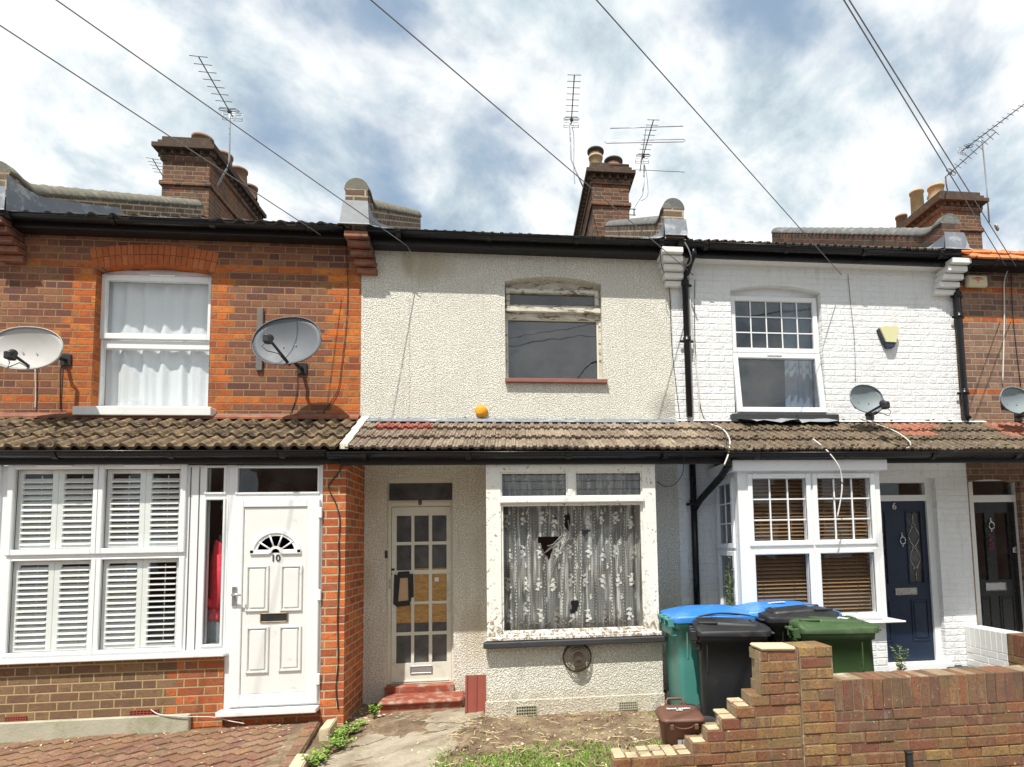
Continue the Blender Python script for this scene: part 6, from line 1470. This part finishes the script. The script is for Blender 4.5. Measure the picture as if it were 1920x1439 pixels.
# ================================================================= bins
def rr(cx, cy, lx, ly, r, n=5):
    pts = []
    for (sx, sy, a0) in ((1, 1, 0), (-1, 1, 90), (-1, -1, 180), (1, -1, 270)):
        for k in range(n+1):
            a_ = R_(a0+90*k/n); pts.append((cx+sx*(lx/2-r)+r*math.cos(a_), cy+sy*(ly/2-r)+r*math.sin(a_)))
    return pts
def loft(bm, secs, cap0=True, cap1=True, smooth=True):
    rg = [[bm.verts.new((x, y, z if not callable(z) else z(x, y))) for x, y in pts] for pts, z in secs]
    n = len(rg[0])
    for A, B in zip(rg, rg[1:]):
        for k in range(n): f = bm.faces.new((A[k], A[(k+1) % n], B[(k+1) % n], B[k])); f.smooth = smooth
    if cap0: bm.faces.new(rg[0][::-1])
    if cap1: bm.faces.new(rg[-1])
    return rg
def wheelie(loc, rot, L, Wd, H, mb, ml, label, arched=False, marks=None, raised=False):
    root = thing('wheelie_bin', loc, label, 'wheelie bin', 'wheelie bins behind the front wall')
    bm = new(); hb = H-.07
    loft(bm, [(rr(.01, 0, L*.88, Wd*.84, .04), .03), (rr(.01, 0, L*.90, Wd*.86, .045), .06), (rr(.005, 0, L*.92, Wd*.90, .05), hb*.6), (rr(0, 0, L*.91, Wd*.92, .05), hb-.09), (rr(0, 0, L*.97, Wd*.97, .05), hb-.085), (rr(0, 0, L*1.0, Wd*1.0, .05), hb), (rr(0, 0, L*.97, Wd*.97, .05), hb)])
    # side pressings
    for sy in (-1, 1):
        for xx in (-L*.36, L*.30): box(bm, xx-.006, xx+.006, sy*(Wd*.455)-.004, sy*(Wd*.455)+.004, hb*.62, hb-.09, .003)
    box(bm, -L*.5-.012, -L*.44, -Wd*.40, Wd*.40, hb-.16, hb-.09, .01)
    body = mesh('body', bm, mb, root, local=True)
    # lid
    def top_(x, y):
        t = (x+L/2)/L; e = min(1, (Wd/2-abs(y))/.08)
        if arched: return hb+.018+(.075*math.sin(math.pi*min(1, max(0, t)))**.9)*(.75+.25*e)
        return hb+.022+.040*(1-t)*e*.9+.016*e
    bm = new(); Lo = L+.03
    sec = [(rr(.005, 0, Lo, Wd+.035, .06), lambda x, y: hb-.028), (rr(.005, 0, Lo+.006, Wd+.04, .06), lambda x, y: hb+.012)]
    for k in (1.0, .93, .80, .6, .4, .2): sec.append((rr(.005, 0, Lo*k, (Wd+.035)*k, .06*k), top_))
    loft(bm, sec, cap0=False)
    # front lip
    box(bm, L/2, L/2+.055, -Wd*.40, Wd*.40, hb-.022, hb-.004, .006)
    lid = mesh('lid', bm, ml, root, local=True)
    if not arched:
        bm = new(); loft(bm, [(rr(.05, 0, L*.66, Wd*.72, .05), lambda x, y: top_(x, y)-.006), (rr(.05, 0, L*.64, Wd*.70, .05), lambda x, y: top_(x, y)+.014), (rr(.05, 0, L*.58, Wd*.64, .05), lambda x, y: top_(x, y)+.017)], cap0=False)
        box(bm, L*.30, L*.36, -.08, .08, top_(L*.33, 0)+.0, top_(L*.33, 0)+.028, .006)
        for sy in (-1, 1): box(bm, -L*.46, -L*.20, sy*Wd*.33-.02, sy*Wd*.33+.02, top_(-L*.33, Wd*.33)-.01, top_(-L*.33, Wd*.33)+.012, .006)
        mesh('raised_panel', bm, ml, lid, local=True)
    else:
        bm = new()
        bm.free()
        for sy in (-1, 1):
            bm = new(); pts = [Vector((-L*.30+L*.68*k/12, sy*(Wd/2+.012), hb+.012+.062*math.sin(math.pi*(k/12)**.85)*.62)) for k in range(13)]; tube(bm, pts, .009, 6)
            mesh('lid_slot', bm, 'navy_plastic', lid, local=True)
    # hinge and handle
    bm = new(); tube(bm, [(-L/2-.035, -Wd*.44, hb-.01), (-L/2-.035, Wd*.44, hb-.01)], .014, 10)
    for sy in (-.44, -.15, .15, .44): box(bm, -L/2-.05, -L/2+.01, sy*Wd-.012, sy*Wd+.012, hb-.07, hb+.012, .006)
    for sy in (-1, 1):
        v = [bm.verts.new(q) for q in ((-L/2-.02, sy*Wd*.46, hb-.01), (-L/2+.10, sy*Wd*.475, hb-.09), (-L/2+.10, sy*Wd*.475, hb-.01))]; bm.faces.new(v)
    mesh('handle', bm, ml if not arched else mb, root, local=True)
    for sy in (-1, 1):
        bm = new(); lathe(bm, (-L*.36, sy*(Wd*.40), .10), [(.05, -.022), (.095, -.02), (.10, -.012), (.10, .012), (.095, .02), (.05, .022)], 24, Vector((0, 1, 0)))
        wh = mesh('wheel', bm, 'rubber', root, local=True)
        bm = new(); lathe(bm, (-L*.36, sy*(Wd*.40+.023), .10), [(.045, -.004), (.045, .004), (.02, .006)], 16, Vector((0, sy, 0))); mesh('hub', bm, 'black_plastic', wh, local=True)
    bm = new(); tube(bm, [(-L*.36, -Wd*.4, .10), (-L*.36, Wd*.4, .10)], .010, 8); mesh('axle', bm, 'metal_galv', root, local=True)
    if marks:
        for (kind, args) in marks:
            if kind == 'stripe': 
                bm = new(); x_, y_, lx, ly = args; z0 = top_(x_, y_)
                for k in range(5): box(bm, x_-lx/2+lx*k/5, x_-lx/2+lx*(k+.8)/5, y_-ly/2, y_+ly/2, z0+.004, z0+.0065)
                for v in bm.verts: v.co.z += top_(v.co.x, v.co.y)-z0
                mesh('lid_print', bm, 'sticker_white', lid, local=True)
            if kind == 'badge':
                bm = new(); x_, z_, s_ = args; yb = -Wd*.475
                tube(bm, [(x_+s_*math.cos(k*math.pi/3), yb-.006, z_+s_*math.sin(k*math.pi/3)) for k in range(6)], .005, 5, closed=True); tube(bm, [(x_+s_*.45*math.cos(k*math.pi/6), yb-.006, z_+s_*.45*math.sin(k*math.pi/6)) for k in range(12)], .004, 5, closed=True)
                mesh('badge', bm, 'sticker_white', body, local=True)
            if kind == 'dropping':
                bm = new(); x_, y_ = args; pts = [(x_+.02*k, y_+.025*math.sin(k*1.7), top_(x_+.02*k, y_)+.022) for k in range(6)]; tube(bm, pts, .010, 6, .004); mesh('splash', bm, 'sticker_white', lid, local=True)
    root.rotation_euler = (0, 0, rot); return root
gz8 = .05
def at(px, py, z): a = G(px, py, z); return a
b_ = P3(1338, 1160, -.93); wheelie((b_.x-.03, -.93, gz8), R_(-2), .84, .60, .99, 'bin_teal', 'bin_blue', 'teal wheelie bin with an arched blue lid, nearest the cream house wall', True, [('stripe', (-.1, .05, .0, .0))] if False else None)
b_ = P3(1367, 1180, -1.45); wheelie((b_.x, -1.45, gz8-.01), R_(-14), .58, .50, .945, 'bin_black', 'bin_black', 'black wheelie bin in front of the left teal bin, behind the brown caddy')
b_ = P3(1445, 1160, -.85); wheelie((b_.x+.06, -.72-.25, .06), R_(-8), .84, .60, 1.0, 'bin_teal', 'bin_blue', 'teal wheelie bin with a blue lid between the two black bins', True, [('stripe', (-.08, -.12, .16, .05))])
b_ = P3(1490, 1170, -1.3); wheelie((b_.x+.0, -1.30, .08), R_(172), .60, .50, .975, 'bin_black', 'bin_black', 'black wheelie bin partly hidden behind the green bin', False, [('badge', (.0, .86, .035))])
b_ = P3(1556, 1190, -1.55); wheelie((b_.x-.04, -1.58, .06), R_(-8), .62, .52, .94, 'bin_green', 'bin_green', 'green wheelie bin with a bird-spattered green lid behind the brick garden wall', False, [('dropping', (.06, -.1))])
# food caddy
cl = G(1284, 1436, .03); cd_ = thing('food_caddy', (cl[0], cl[1]+.10, .03), 'small brown food waste caddy at the foot of the black bin', 'food caddy')
bm = new(); loft(bm, [(rr(0, 0, .225, .20, .03), 0), (rr(0, 0, .235, .21, .035), .02), (rr(0, 0, .285, .26, .04), .30), (rr(0, 0, .31, .285, .045), .305), (rr(0, 0, .315, .29, .045), .325)]); cb = mesh('body', bm, 'caddy_brown', cd_, local=True)
def ct(x, y): return .345+.018*(y+.15)/.3
bm = new(); loft(bm, [(rr(0, -.005, .33, .31, .05), lambda x, y: .322), (rr(0, -.005, .332, .312, .05), lambda x, y: .338), (rr(0, 0, .31, .285, .05), lambda x, y: ct(x, y)+.005), (rr(0, .01, .23, .20, .04), lambda x, y: ct(x, y)+.012), (rr(0, .01, .21, .18, .03), lambda x, y: ct(x, y)+.008)]); cl_ = mesh('lid', bm, 'caddy_brown', cd_, local=True)
bm = new(); tube(bm, [(-.07, .14, .34), (-.068, .17, .395), (-.055, .175, .41), (.055, .175, .41), (.068, .17, .395), (.07, .14, .34)], .011, 8); tube(bm, [(-.09, .12, .345), (-.085, .15, .36), (.085, .15, .36), (.09, .12, .345)], .010, 8); mesh('lid_handle', bm, 'caddy_brown', cl_, local=True)
bm = new(); tube(bm, [(-.158, .0, .30), (-.150, -.03, .20), (-.135, -.075, .07), (-.11, -.115, .025), (-.05, -.13, .012), (.05, -.13, .012), (.11, -.115, .025), (.135, -.075, .07), (.150, -.03, .20), (.158, 0, .30)], .006, 6); mesh('bail_handle', bm, 'caddy_brown', cd_, local=True)
bm = new(); pr = None
for k in range(9):
    a_ = math.pi*k/8; q = [bm.verts.new((.075*math.cos(a_), -.155, .315-.03*math.sin(a_)+.0)), bm.verts.new((.075*math.cos(a_), -.168, .315-.034*math.sin(a_)))]
    if pr: bm.faces.new((pr[0], pr[1], q[1], q[0]))
    pr = q
box(bm, -.105, -.075, -.17, -.15, .275, .315, .005); box(bm, .075, .105, -.17, -.15, .275, .315, .005); mesh('clasp', bm, 'caddy_brown', cd_, local=True)
tm = Matrix.Translation((0, .03, .375)) @ Matrix.Rotation(R_(3), 4, 'X'); text('lid_lettering', 'food waste', 'sticker_white', cl_, None, .040, 0, .0015, local=True, mtx=tm, bold=.0012)
tm = Matrix.Translation((0, -.005, .373)) @ Matrix.Rotation(R_(3), 4, 'X'); text('lid_lettering', 'only', 'sticker_white', cl_, None, .030, 0, .0015, local=True, mtx=tm, bold=.001)
bm = new()
for (x0, x1, z0, z1) in ((-.045, -.015, .155, .195), (-.01, .05, .175, .195), (-.008, .044, .16, .172), (-.035, -.018, .112, .145), (-.015, .042, .115, .143)):
    vs = box(bm, x0, x1, -.1265, -.124, z0, z1)
bmesh.ops.transform(bm, matrix=Matrix.Translation((0, 0, 0)), verts=bm.verts)
for v in bm.verts: v.co.y = v.co.y - .001 - (v.co.z-.15)*.085
st_ = mesh('sticker', bm, 'sticker_grey', cb, local=True)
cd_.rotation_euler = (0, 0, R_(-4))

# ================================================================= brick garden wall
bt = bmesh.new(); bd = bmesh.new(); bmo = bmesh.new(); WY = -2.30; TH = .215; H = .0765
rw = random.Random(11)
def brick(bm, x0, x1, z0, z1, y0=WY, y1=None, j=.0045, mo=True):
    y1 = y1 if y1 is not None else WY+.10
    vs = box(bm, x0+.0035+rw.uniform(-j, j)*.6, x1-.0035+rw.uniform(-j, j)*.6, y0+rw.uniform(-j, j)*1.3, y1, z0+.0035+rw.uniform(-j, j)*.4, z1-.0035+rw.uniform(-j, j)*.4, .0045)
    if mo: box(bmo, x0-.001, x1+.001, y0+.0085, y1-.004, z0-.002, z1-.004)
ztop = Z(1570, 1275, WY); zpil = Z(1530, 1212, WY-.0); xP0, xP1 = X(1503, 1330, WY), X(1565, 1330, WY)
zs0 = ztop-.225
nrow = 12
def course(z0, x0, x1, par, bm=bt, y0=WY, y1=None, split=.225):
    x = x0-(par*split/2)
    while x < x1-.01:
        a_, b2 = max(x, x0), min(x+split, x1)
        if b2-a_ > .03: brick(bm, a_, b2, z0, z0+H, y0, y1)
        x += split
XE = 6.5
for k in range(12):
    z0 = zs0-H*(k+1)
    if z0 < -.35: break
    course(z0, xP1, XE, k % 2, bd if k < 2 else bt); 
    course(z0, xP1, XE, (k+1) % 2, bd, WY+.115, WY+TH)
x = xP1
while x < XE: brick(bd, x, x+.075, zs0, ztop+rw.uniform(-.004, .003), WY, WY+TH); x += .0752
# pillar
n = 0; z = zpil
while z > -.3:
    p0 = WY-.012; 
    if n % 2 == 0: brick(bt, xP0, (xP0+xP1)/2, z-H, z, p0, WY+TH+.02); brick(bt, (xP0+xP1)/2, xP1, z-H, z, p0, WY+TH+.02)
    else: brick(bt, xP0+.002, xP1-.002, z-H, z, p0, WY+.10); brick(bt, xP0, xP1, z-H, z, WY+.115, WY+TH+.02)
    z -= H; n += 1
# broken toothed part left of the pillar
steps = [(1424, 1218), (1424, 1235), (1424, 1256), (1424, 1276), (1424, 1294), (1408, 1311), (1381, 1333), (1353, 1354), (1326, 1376), (1297, 1398), (1150, 1421)]
zt_list = [Z(1460, 1215, WY)]
z = Z(1400, 1308, WY); 
zc_ = zpil-.02
lefts = {}
for k in range(20):
    zt2 = zc_-H*k; zpx = zt2
    # left edge of each course from the photo's toothing
    if k < 4: xl = X(1425, 1250, WY)+(.045 if k in (0,) else 0)
    else:
        m_ = [1408, 1381, 1353, 1326, 1298, 1150, 1150, 1150, 1150]; i_ = k-4
        xl = X(m_[i_] if i_ < len(m_) else 1150, 1311+22*i_, WY)
    if zt2-H < -.3: break
    x = xP0-.006; par = k % 2; first = True
    while x > xl+.02:
        ln = .225 if not (first and par) else .1125; first = False
        a_ = max(x-ln, xl)
        if x-a_ < .06: a_ = x-.06
        brick(bt, a_, x, zt2-H, zt2, WY, WY+.10); brick(bt, a_+rw.uniform(0, .03), x, zt2-H, zt2, WY+.112, WY+TH)
        x = a_
tops = []
for k in range(4, 14):
    m_ = [1408, 1381, 1353, 1326, 1298, 1150, 1150, 1150]; i_ = k-4
    if i_ < 6:
        xa = X(m_[i_], 1311+22*i_, WY); xb_ = X(m_[i_-1], 1311+22*(i_-1), WY) if i_ else xP0-.2
        tops.append((xa, xb_, zc_-H*k))
bms = new(); r2 = random.Random(2)  # pale mortar pieces, widened to paint sunlit tops onto the steps
for (xa, xb_, zt3) in tops:
    nn_ = max(1, int(abs(xb_-xa)/.085))
    for q in range(nn_):
        x0_ = xa+(xb_-xa)*q/nn_
        for yy in (WY+.0, WY+.11):
            if r2.random() < .85:
                vs = box(bms, x0_+.004+r2.uniform(0, .008), x0_+(xb_-xa)/nn_-.002-r2.uniform(0, .010), yy+r2.uniform(.002, .02), yy+.098+r2.uniform(-.01, .01), zt3-.004, zt3+r2.uniform(.006, .016), .005)
                for v in vs:
                    if v.is_valid: v.co += Vector((r2.uniform(-.006, .006), r2.uniform(-.006, .006), r2.uniform(-.003, .003)))
garden = thing('garden_wall', (3.2, WY+.1, 0), 'broken brown brick garden wall with toothed end and short pillar in the foreground', 'garden wall')
for bm_, nm, mm in ((bt, 'brickwork', 'garden_brick'), (bd, 'capping_bricks', 'garden_brick_dark'), (bmo, 'mortar_joints', 'mortar'), (bms, 'mortar_and_sunlit_tops', 'mortar_sunlit')): mesh(nm, bm_, mm, garden)
bm = new(); q = P3(1457, 1219, WY); box(bm, X(1426, 1222, WY), X(1493, 1222, WY), WY-.01, WY+.19, zc_+.001, zc_+.03, .012)
for v in bm.verts: v.co.z += .008*math.sin(v.co.x*30); v.co.x += .01*math.sin(v.co.y*22)
top('broken_stone', bm, 'sandstone', 'flat pale broken stone lying on top of the broken end of the garden wall', 'stone')
# dividing wall between the white house and the red one
bm = new(); bm2 = new(); za = Z(1806, 1174, 0)+.0
def div(bm, y0, y1):
    y = y0
    while y > y1:
        # soldier cap
        box(bm, XP[3]-.14, XP[3]+.07, y-.072, y-.002, za-.22, za+.0, .004); y -= .0752
    for k in range(4):
        y = y0-(k % 2)*.1
        z_ = za-.222-.075*(k+1)
        while y > y1: box(bm, XP[3]-.14, XP[3]+.07, max(y-.218, y1), y-.003, z_+.003, z_+.072, .004); y -= .225
    box(bm, XP[3]-.136, XP[3]+.066, y1+.003, y0-.003, .0, za-.004)
yA = -.58; div(bm, -.001, yA); div(bm2, yA-.002, -2.0)
dw = thing('dividing_wall', (XP[3]+.12, -1, 0), 'low dividing wall, white painted near the white house and bare brick towards the street', 'garden wall')
mesh('painted_part', bm, 'offwhite_paint', dw); mesh('brick_part', bm2, 'garden_brick', dw)
# short black post before the wall
bm = new(); q = P3(1704, 1412, WY-.12); box(bm, q.x-.022, q.x+.022, WY-.14, WY-.10, -.03, q.z, .006); box(bm, q.x-.026, q.x+.026, WY-.144, WY-.096, q.z-.002, q.z+.012, .004)
top('post', bm, 'black_paint', 'short black metal post standing before the garden wall', 'post')
# leaning roof tile by the step
t_ = P3(892, 1336, FY-.03); root = None
bm = new(); w_, h_ = .20, .345
nxx = 24
prof = lambda u: .012 if (u < .12 or .42 < u < .56 or u > .9) else 0
for (z0, z1) in ((0, h_),):
    F_ = [bm.verts.new((w_*(i/nxx-.5), -prof(i/nxx)-.012, zz)) for zz in (0, h_) for i in range(nxx+1)]; Bk = [bm.verts.new((w_*(i/nxx-.5), 0, zz)) for zz in (0, h_) for i in range(nxx+1)]
    m_ = nxx+1
    for i in range(nxx):
        bm.faces.new((F_[i], F_[i+1], F_[m_+i+1], F_[m_+i])); bm.faces.new((Bk[i], Bk[m_+i], Bk[m_+i+1], Bk[i+1])); bm.faces.new((F_[i], Bk[i], Bk[i+1], F_[i+1])); bm.faces.new((F_[m_+i], F_[m_+i+1], Bk[m_+i+1], Bk[m_+i]))
    bm.faces.new((F_[0], F_[m_], Bk[m_], Bk[0])); bm.faces.new((F_[nxx], Bk[nxx], Bk[m_+nxx], F_[m_+nxx]))
zz0 = path_z(t_.x, FY)
bmesh.ops.transform(bm, matrix=Matrix.Translation((X(890, 1330, -.62), -.52, zz0-.005)) @ Matrix.Rotation(R_(-14), 4, 'X') @ Matrix.Rotation(R_(10), 4, 'Z'), verts=bm.verts)
top('loose_roof_tile', bm, 'red_terracotta', 'loose red ribbed roof tile leaning on the wall beside the red step', 'roof tile')
# kerb stones beside the driveway
for i, (pa_, pb_, lab) in enumerate((((612, 1348, 658, 1340), (600, 1378, 632, 1372), 'yellowish stone block at the foot of the red brick pier'), ((556, 1413, 582, 1413), (536, 1445, 562, 1445), 'pale stone edging block at the bottom beside the driveway'))):
    z_ = .15 if i == 0 else .12
    cs = [G(*pa_[:2], z_), G(*pa_[2:], z_), G(*pb_[2:], z_), G(*pb_[:2], z_)] if i else [(-1.86, -.86), (-1.70, -.80), (-1.80, -1.02), (-1.93, -1.04)]
    if i == 0: cs = [G(612, 1350, z_), G(632, 1346, z_), G(618, 1366, z_), G(598, 1368, z_)]
    bm = new(); A = [bm.verts.new((a_, b2, z_)) for a_, b2 in cs]; B = [bm.verts.new((a_, b2, z_-.12)) for a_, b2 in cs]; bm.faces.new(A); bm.faces.new(B[::-1])
    for k in range(4): bm.faces.new((A[k], A[(k+1) % 4], B[(k+1) % 4], B[k]))
    bmesh.ops.bevel(bm, geom=bm.edges[:], offset=.008, segments=2, affect='EDGES'); top('stone_block', bm, 'sandstone', lab, 'stone')
# ================================================================= plants and litter
def blades(bm, n, region, h, w, zf, rnd, lean=.5, cond=None):
    for _ in range(n):
        x, y = region(rnd)
        if cond and not cond(x, y): continue
        a_ = rnd.uniform(0, 6.28); hh = h*rnd.uniform(.5, 1.3); lx, ly = math.cos(a_)*lean*hh*rnd.random(), math.sin(a_)*lean*hh*rnd.random(); z = zf(x, y)-.004
        px_, py_ = -math.sin(a_)*w*rnd.uniform(.6, 1.3), math.cos(a_)*w
        v = [bm.verts.new(q) for q in ((x-px_, y-py_, z), (x+px_, y+py_, z), (x+px_*.7+lx*.6, y+py_*.7+ly*.6, z+hh*.65), (x+lx*1.3, y+ly*1.3, z+hh*.9), (x-px_*.7+lx*.6, y-py_*.7+ly*.6, z+hh*.65))]
        bm.faces.new(v)
rnd = random.Random(21)
pathpoly = pts if False else None
def nz(x, y): return .5+.5*math.sin(3.1*x+1.7*math.sin(2.3*y+x))*math.cos(2.7*y+1.3*math.sin(2*x))
gx_a, gx_b = G(815, 1420, .05)[0], 1.9
def reg(r): return (r.uniform(gx_a, gx_b), r.uniform(-2.6, -.78))
def on_grass(x, y):
    k = nz(x*2.6, y*3.0); edge = (-1.50-y)*4.5+.45*math.sin(5*x)+.5*max(0, x-.75)
    return rnd.random() < min(1, max(.015, edge*(.35+.9*k)))
bm = new(); blades(bm, 17000, reg, .030, .0045, soil_z, rnd, 1.3, on_grass); top('grass', bm, 'leaf_green', 'patchy low grass in the front garden of the cream house', 'grass', kind='stuff', nofix=True)
bm = new()
for _ in range(230):
    x, y = reg(rnd); a_ = rnd.uniform(0, 3.14); L = rnd.uniform(.03, .14); z = soil_z(x, y)+rnd.uniform(.010, .034); b2 = a_+rnd.uniform(-.6, .6)
    p0 = Vector((x, y, z)); p1 = p0+Vector((math.cos(a_)*L/2, math.sin(a_)*L/2, rnd.uniform(-.005, .012))); p2 = p1+Vector((math.cos(b2)*L/2, math.sin(b2)*L/2, -.004)); tube(bm, [p0, p1, p2], .0022, 4)
top('straw', bm, 'straw', 'dry straw scattered over the soil and grass', 'straw', kind='stuff')
bm = new()
for _ in range(260):
    x, y = reg(rnd); r_ = rnd.uniform(.004, .014) if rnd.random() < .95 else rnd.uniform(.018, .028)
    bmesh.ops.create_icosphere(bm, subdivisions=1, radius=r_, matrix=Matrix.Translation((x, y, soil_z(x, y)+r_*.2)) @ Matrix.Rotation(rnd.uniform(0, 3), 4, 'Z') @ Matrix.Diagonal((1, .7, .5, 1)))
for _ in range(120):
    x, y = rnd.uniform(-1.57, -1.0), rnd.uniform(-.75, -.1); r_ = rnd.uniform(.008, .022)
    if x > -1.3 and y > -.4: continue
    bmesh.ops.create_icosphere(bm, subdivisions=1, radius=r_, matrix=Matrix.Translation((x, y, .055)) @ Matrix.Rotation(rnd.uniform(0, 3), 4, 'X') @ Matrix.Diagonal((1, .7, .5, 1)))
top('rubble', bm, 'sandstone', 'small stones and rubble scattered on the soil', 'rubble', kind='stuff')
bm = new(); r3 = random.Random(77)
for _ in range(900):
    x, y = r3.uniform(gx_a-.1, 1.7), r3.uniform(-2.3, -.76); q_ = r3.uniform(.006, .022)
    bmesh.ops.create_icosphere(bm, subdivisions=1, radius=q_, matrix=Matrix.Translation((x, y, soil_z(x, y))) @ Matrix.Rotation(r3.uniform(0, 3), 4, 'X') @ Matrix.Rotation(r3.uniform(0, 3), 4, 'Z') @ Matrix.Diagonal((1, r3.uniform(.5, 1), r3.uniform(.4, .7), 1)))
for v in bm.verts: v.co += Vector((r3.uniform(-.003, .003), r3.uniform(-.003, .003), r3.uniform(-.002, .002)))
top('clods', bm, 'soil', 'clods of dry soil scattered under the front window', 'soil', kind='stuff')
bm = new()
for _ in range(420):
    if r3.random() < .45: x, y = r3.uniform(-5, -1.8), r3.uniform(-1.9, -.76) if r3.random() < .5 else r3.uniform(-.95, -.76); z = drive_z(x, y)+.008
    else: x, y = r3.uniform(-1.6, 1.5), r3.uniform(-2.2, -.72); z = (path_z(x, y)+.004) if x < -.5 else soil_z(x, y)+.012
    a_ = r3.uniform(0, 6.28); l_ = r3.uniform(.006, .020); d = Vector((math.cos(a_), math.sin(a_), r3.uniform(-.1, .3))); e = Vector((-d.y, d.x, 0)); c_ = Vector((x, y, z))
    bm.faces.new([bm.verts.new(q) for q in (c_-d*l_, c_+e*l_*.4, c_+d*l_, c_-e*l_*.4)])
top('dead_leaves', bm, 'straw', 'dry leaf scraps scattered over the paving, path and soil', 'leaves', kind='stuff', nofix=True)
def weed(loc, n, h, spread, lab, name='weed', m='leaf_green', lw=.010, ll=.035, seed=1, group=None, stems=6):
    r = random.Random(seed); loc = Vector(loc); t = thing(name, loc, lab, 'plant', group); bs = new(); bl = new()
    for k in range(stems):
        a_ = r.uniform(0, 6.28); tip = loc+Vector((math.cos(a_)*spread*r.uniform(.3, 1), math.sin(a_)*spread*r.uniform(.2, .8), h*r.uniform(.55, 1))); mid = loc.lerp(tip, .5)+Vector((0, 0, .12*h)); tube(bs, [loc, mid, tip], .0025, 4, .0012)
        for j in range(n//stems):
            u = r.uniform(.25, 1); p = loc.lerp(mid, u*2) if u < .5 else mid.lerp(tip, u*2-1); b_ = r.uniform(0, 6.28); up = r.uniform(-.2, .8); d = Vector((math.cos(b_), math.sin(b_), up)).normalized(); s = d.cross(Vector((0, 0, 1))).normalized(); L = ll*r.uniform(.6, 1.3); w2 = lw*r.uniform(.7, 1.2)
            vs = [bl.verts.new(q) for q in (p, p+d*L*.5+s*w2-Vector((0, 0, .003)), p+d*L, p+d*L*.5-s*w2-Vector((0, 0, .003)))]; bl.faces.new(vs)
    mesh('stems', bs, 'leaf_olive', t); mesh('leaves', bl, m, t, nofix=True); return t
q = P3(1366, 1190, -.95)
weed((X(1366, 1120, -.5), -.5, .05), 260, 1.56, .13, 'tall thin leafy shrub behind the bins against the side of the white bay', 'shrub', 'leaf_olive', .010, .055, 3, stems=7)
w1 = G(1690, 1268, .15)
weed((X(1688, 1250, -.85), -.88, .10), 300, .50, .13, 'small bushy weed growing at the foot of the white bay beside the navy door', 'weed', 'leaf_olive', .011, .04, 4)
s1 = G(705, 1352, .06); weed((s1[0]-.03, s1[1]+.08, .06), 90, .14, .06, 'small dark green weed at the left end of the red step', 'weed', 'leaf_green', .013, .035, 6)
wd = [((645, 1382), .10), ((630, 1395), .13), ((615, 1412), .11), ((600, 1428), .10), ((660, 1375), .09), ((590, 1438), .12), ((640, 1405), .10), ((672, 1362), .06)]
wl_ = ['clump of bright green weeds between driveway and path, third from the top of the strip', 'clump of weeds in the middle of the strip beside the kerb, the tallest', 'clump of weeds low on the strip next to the pale edging block', 'small clump of weeds just right of the pale edging block', 'weeds close to the stone block near the brick pier', 'clump of weeds at the bottom edge of the photo left of the path', 'clump of weeds on the path side of the green strip', 'smallest weed clump of the green strip, nearest the red step']
for i, ((a_, b2), h) in enumerate(wd):
    g_ = G(a_, b2, .06); weed((g_[0], g_[1], .045), 110, h, .11, wl_[i], 'weed', 'leaf_green', .012, .03, 30+i, 'weeds between driveway and path', 8)
for i, (a_, b2, lab) in enumerate(((130, 1372, 'dry sprig at the foot of the concrete plinth, nearer the left edge'), (283, 1363, 'small grey-green sprig at the concrete plinth under the air brick'), (228, 1426, None))):
    if lab: g_ = G(a_, b2, .1); weed((g_[0], g_[1], drive_z(*g_)), 40, .12, .05, lab, 'weed', 'leaf_olive', .005, .025, 50+i, stems=5)
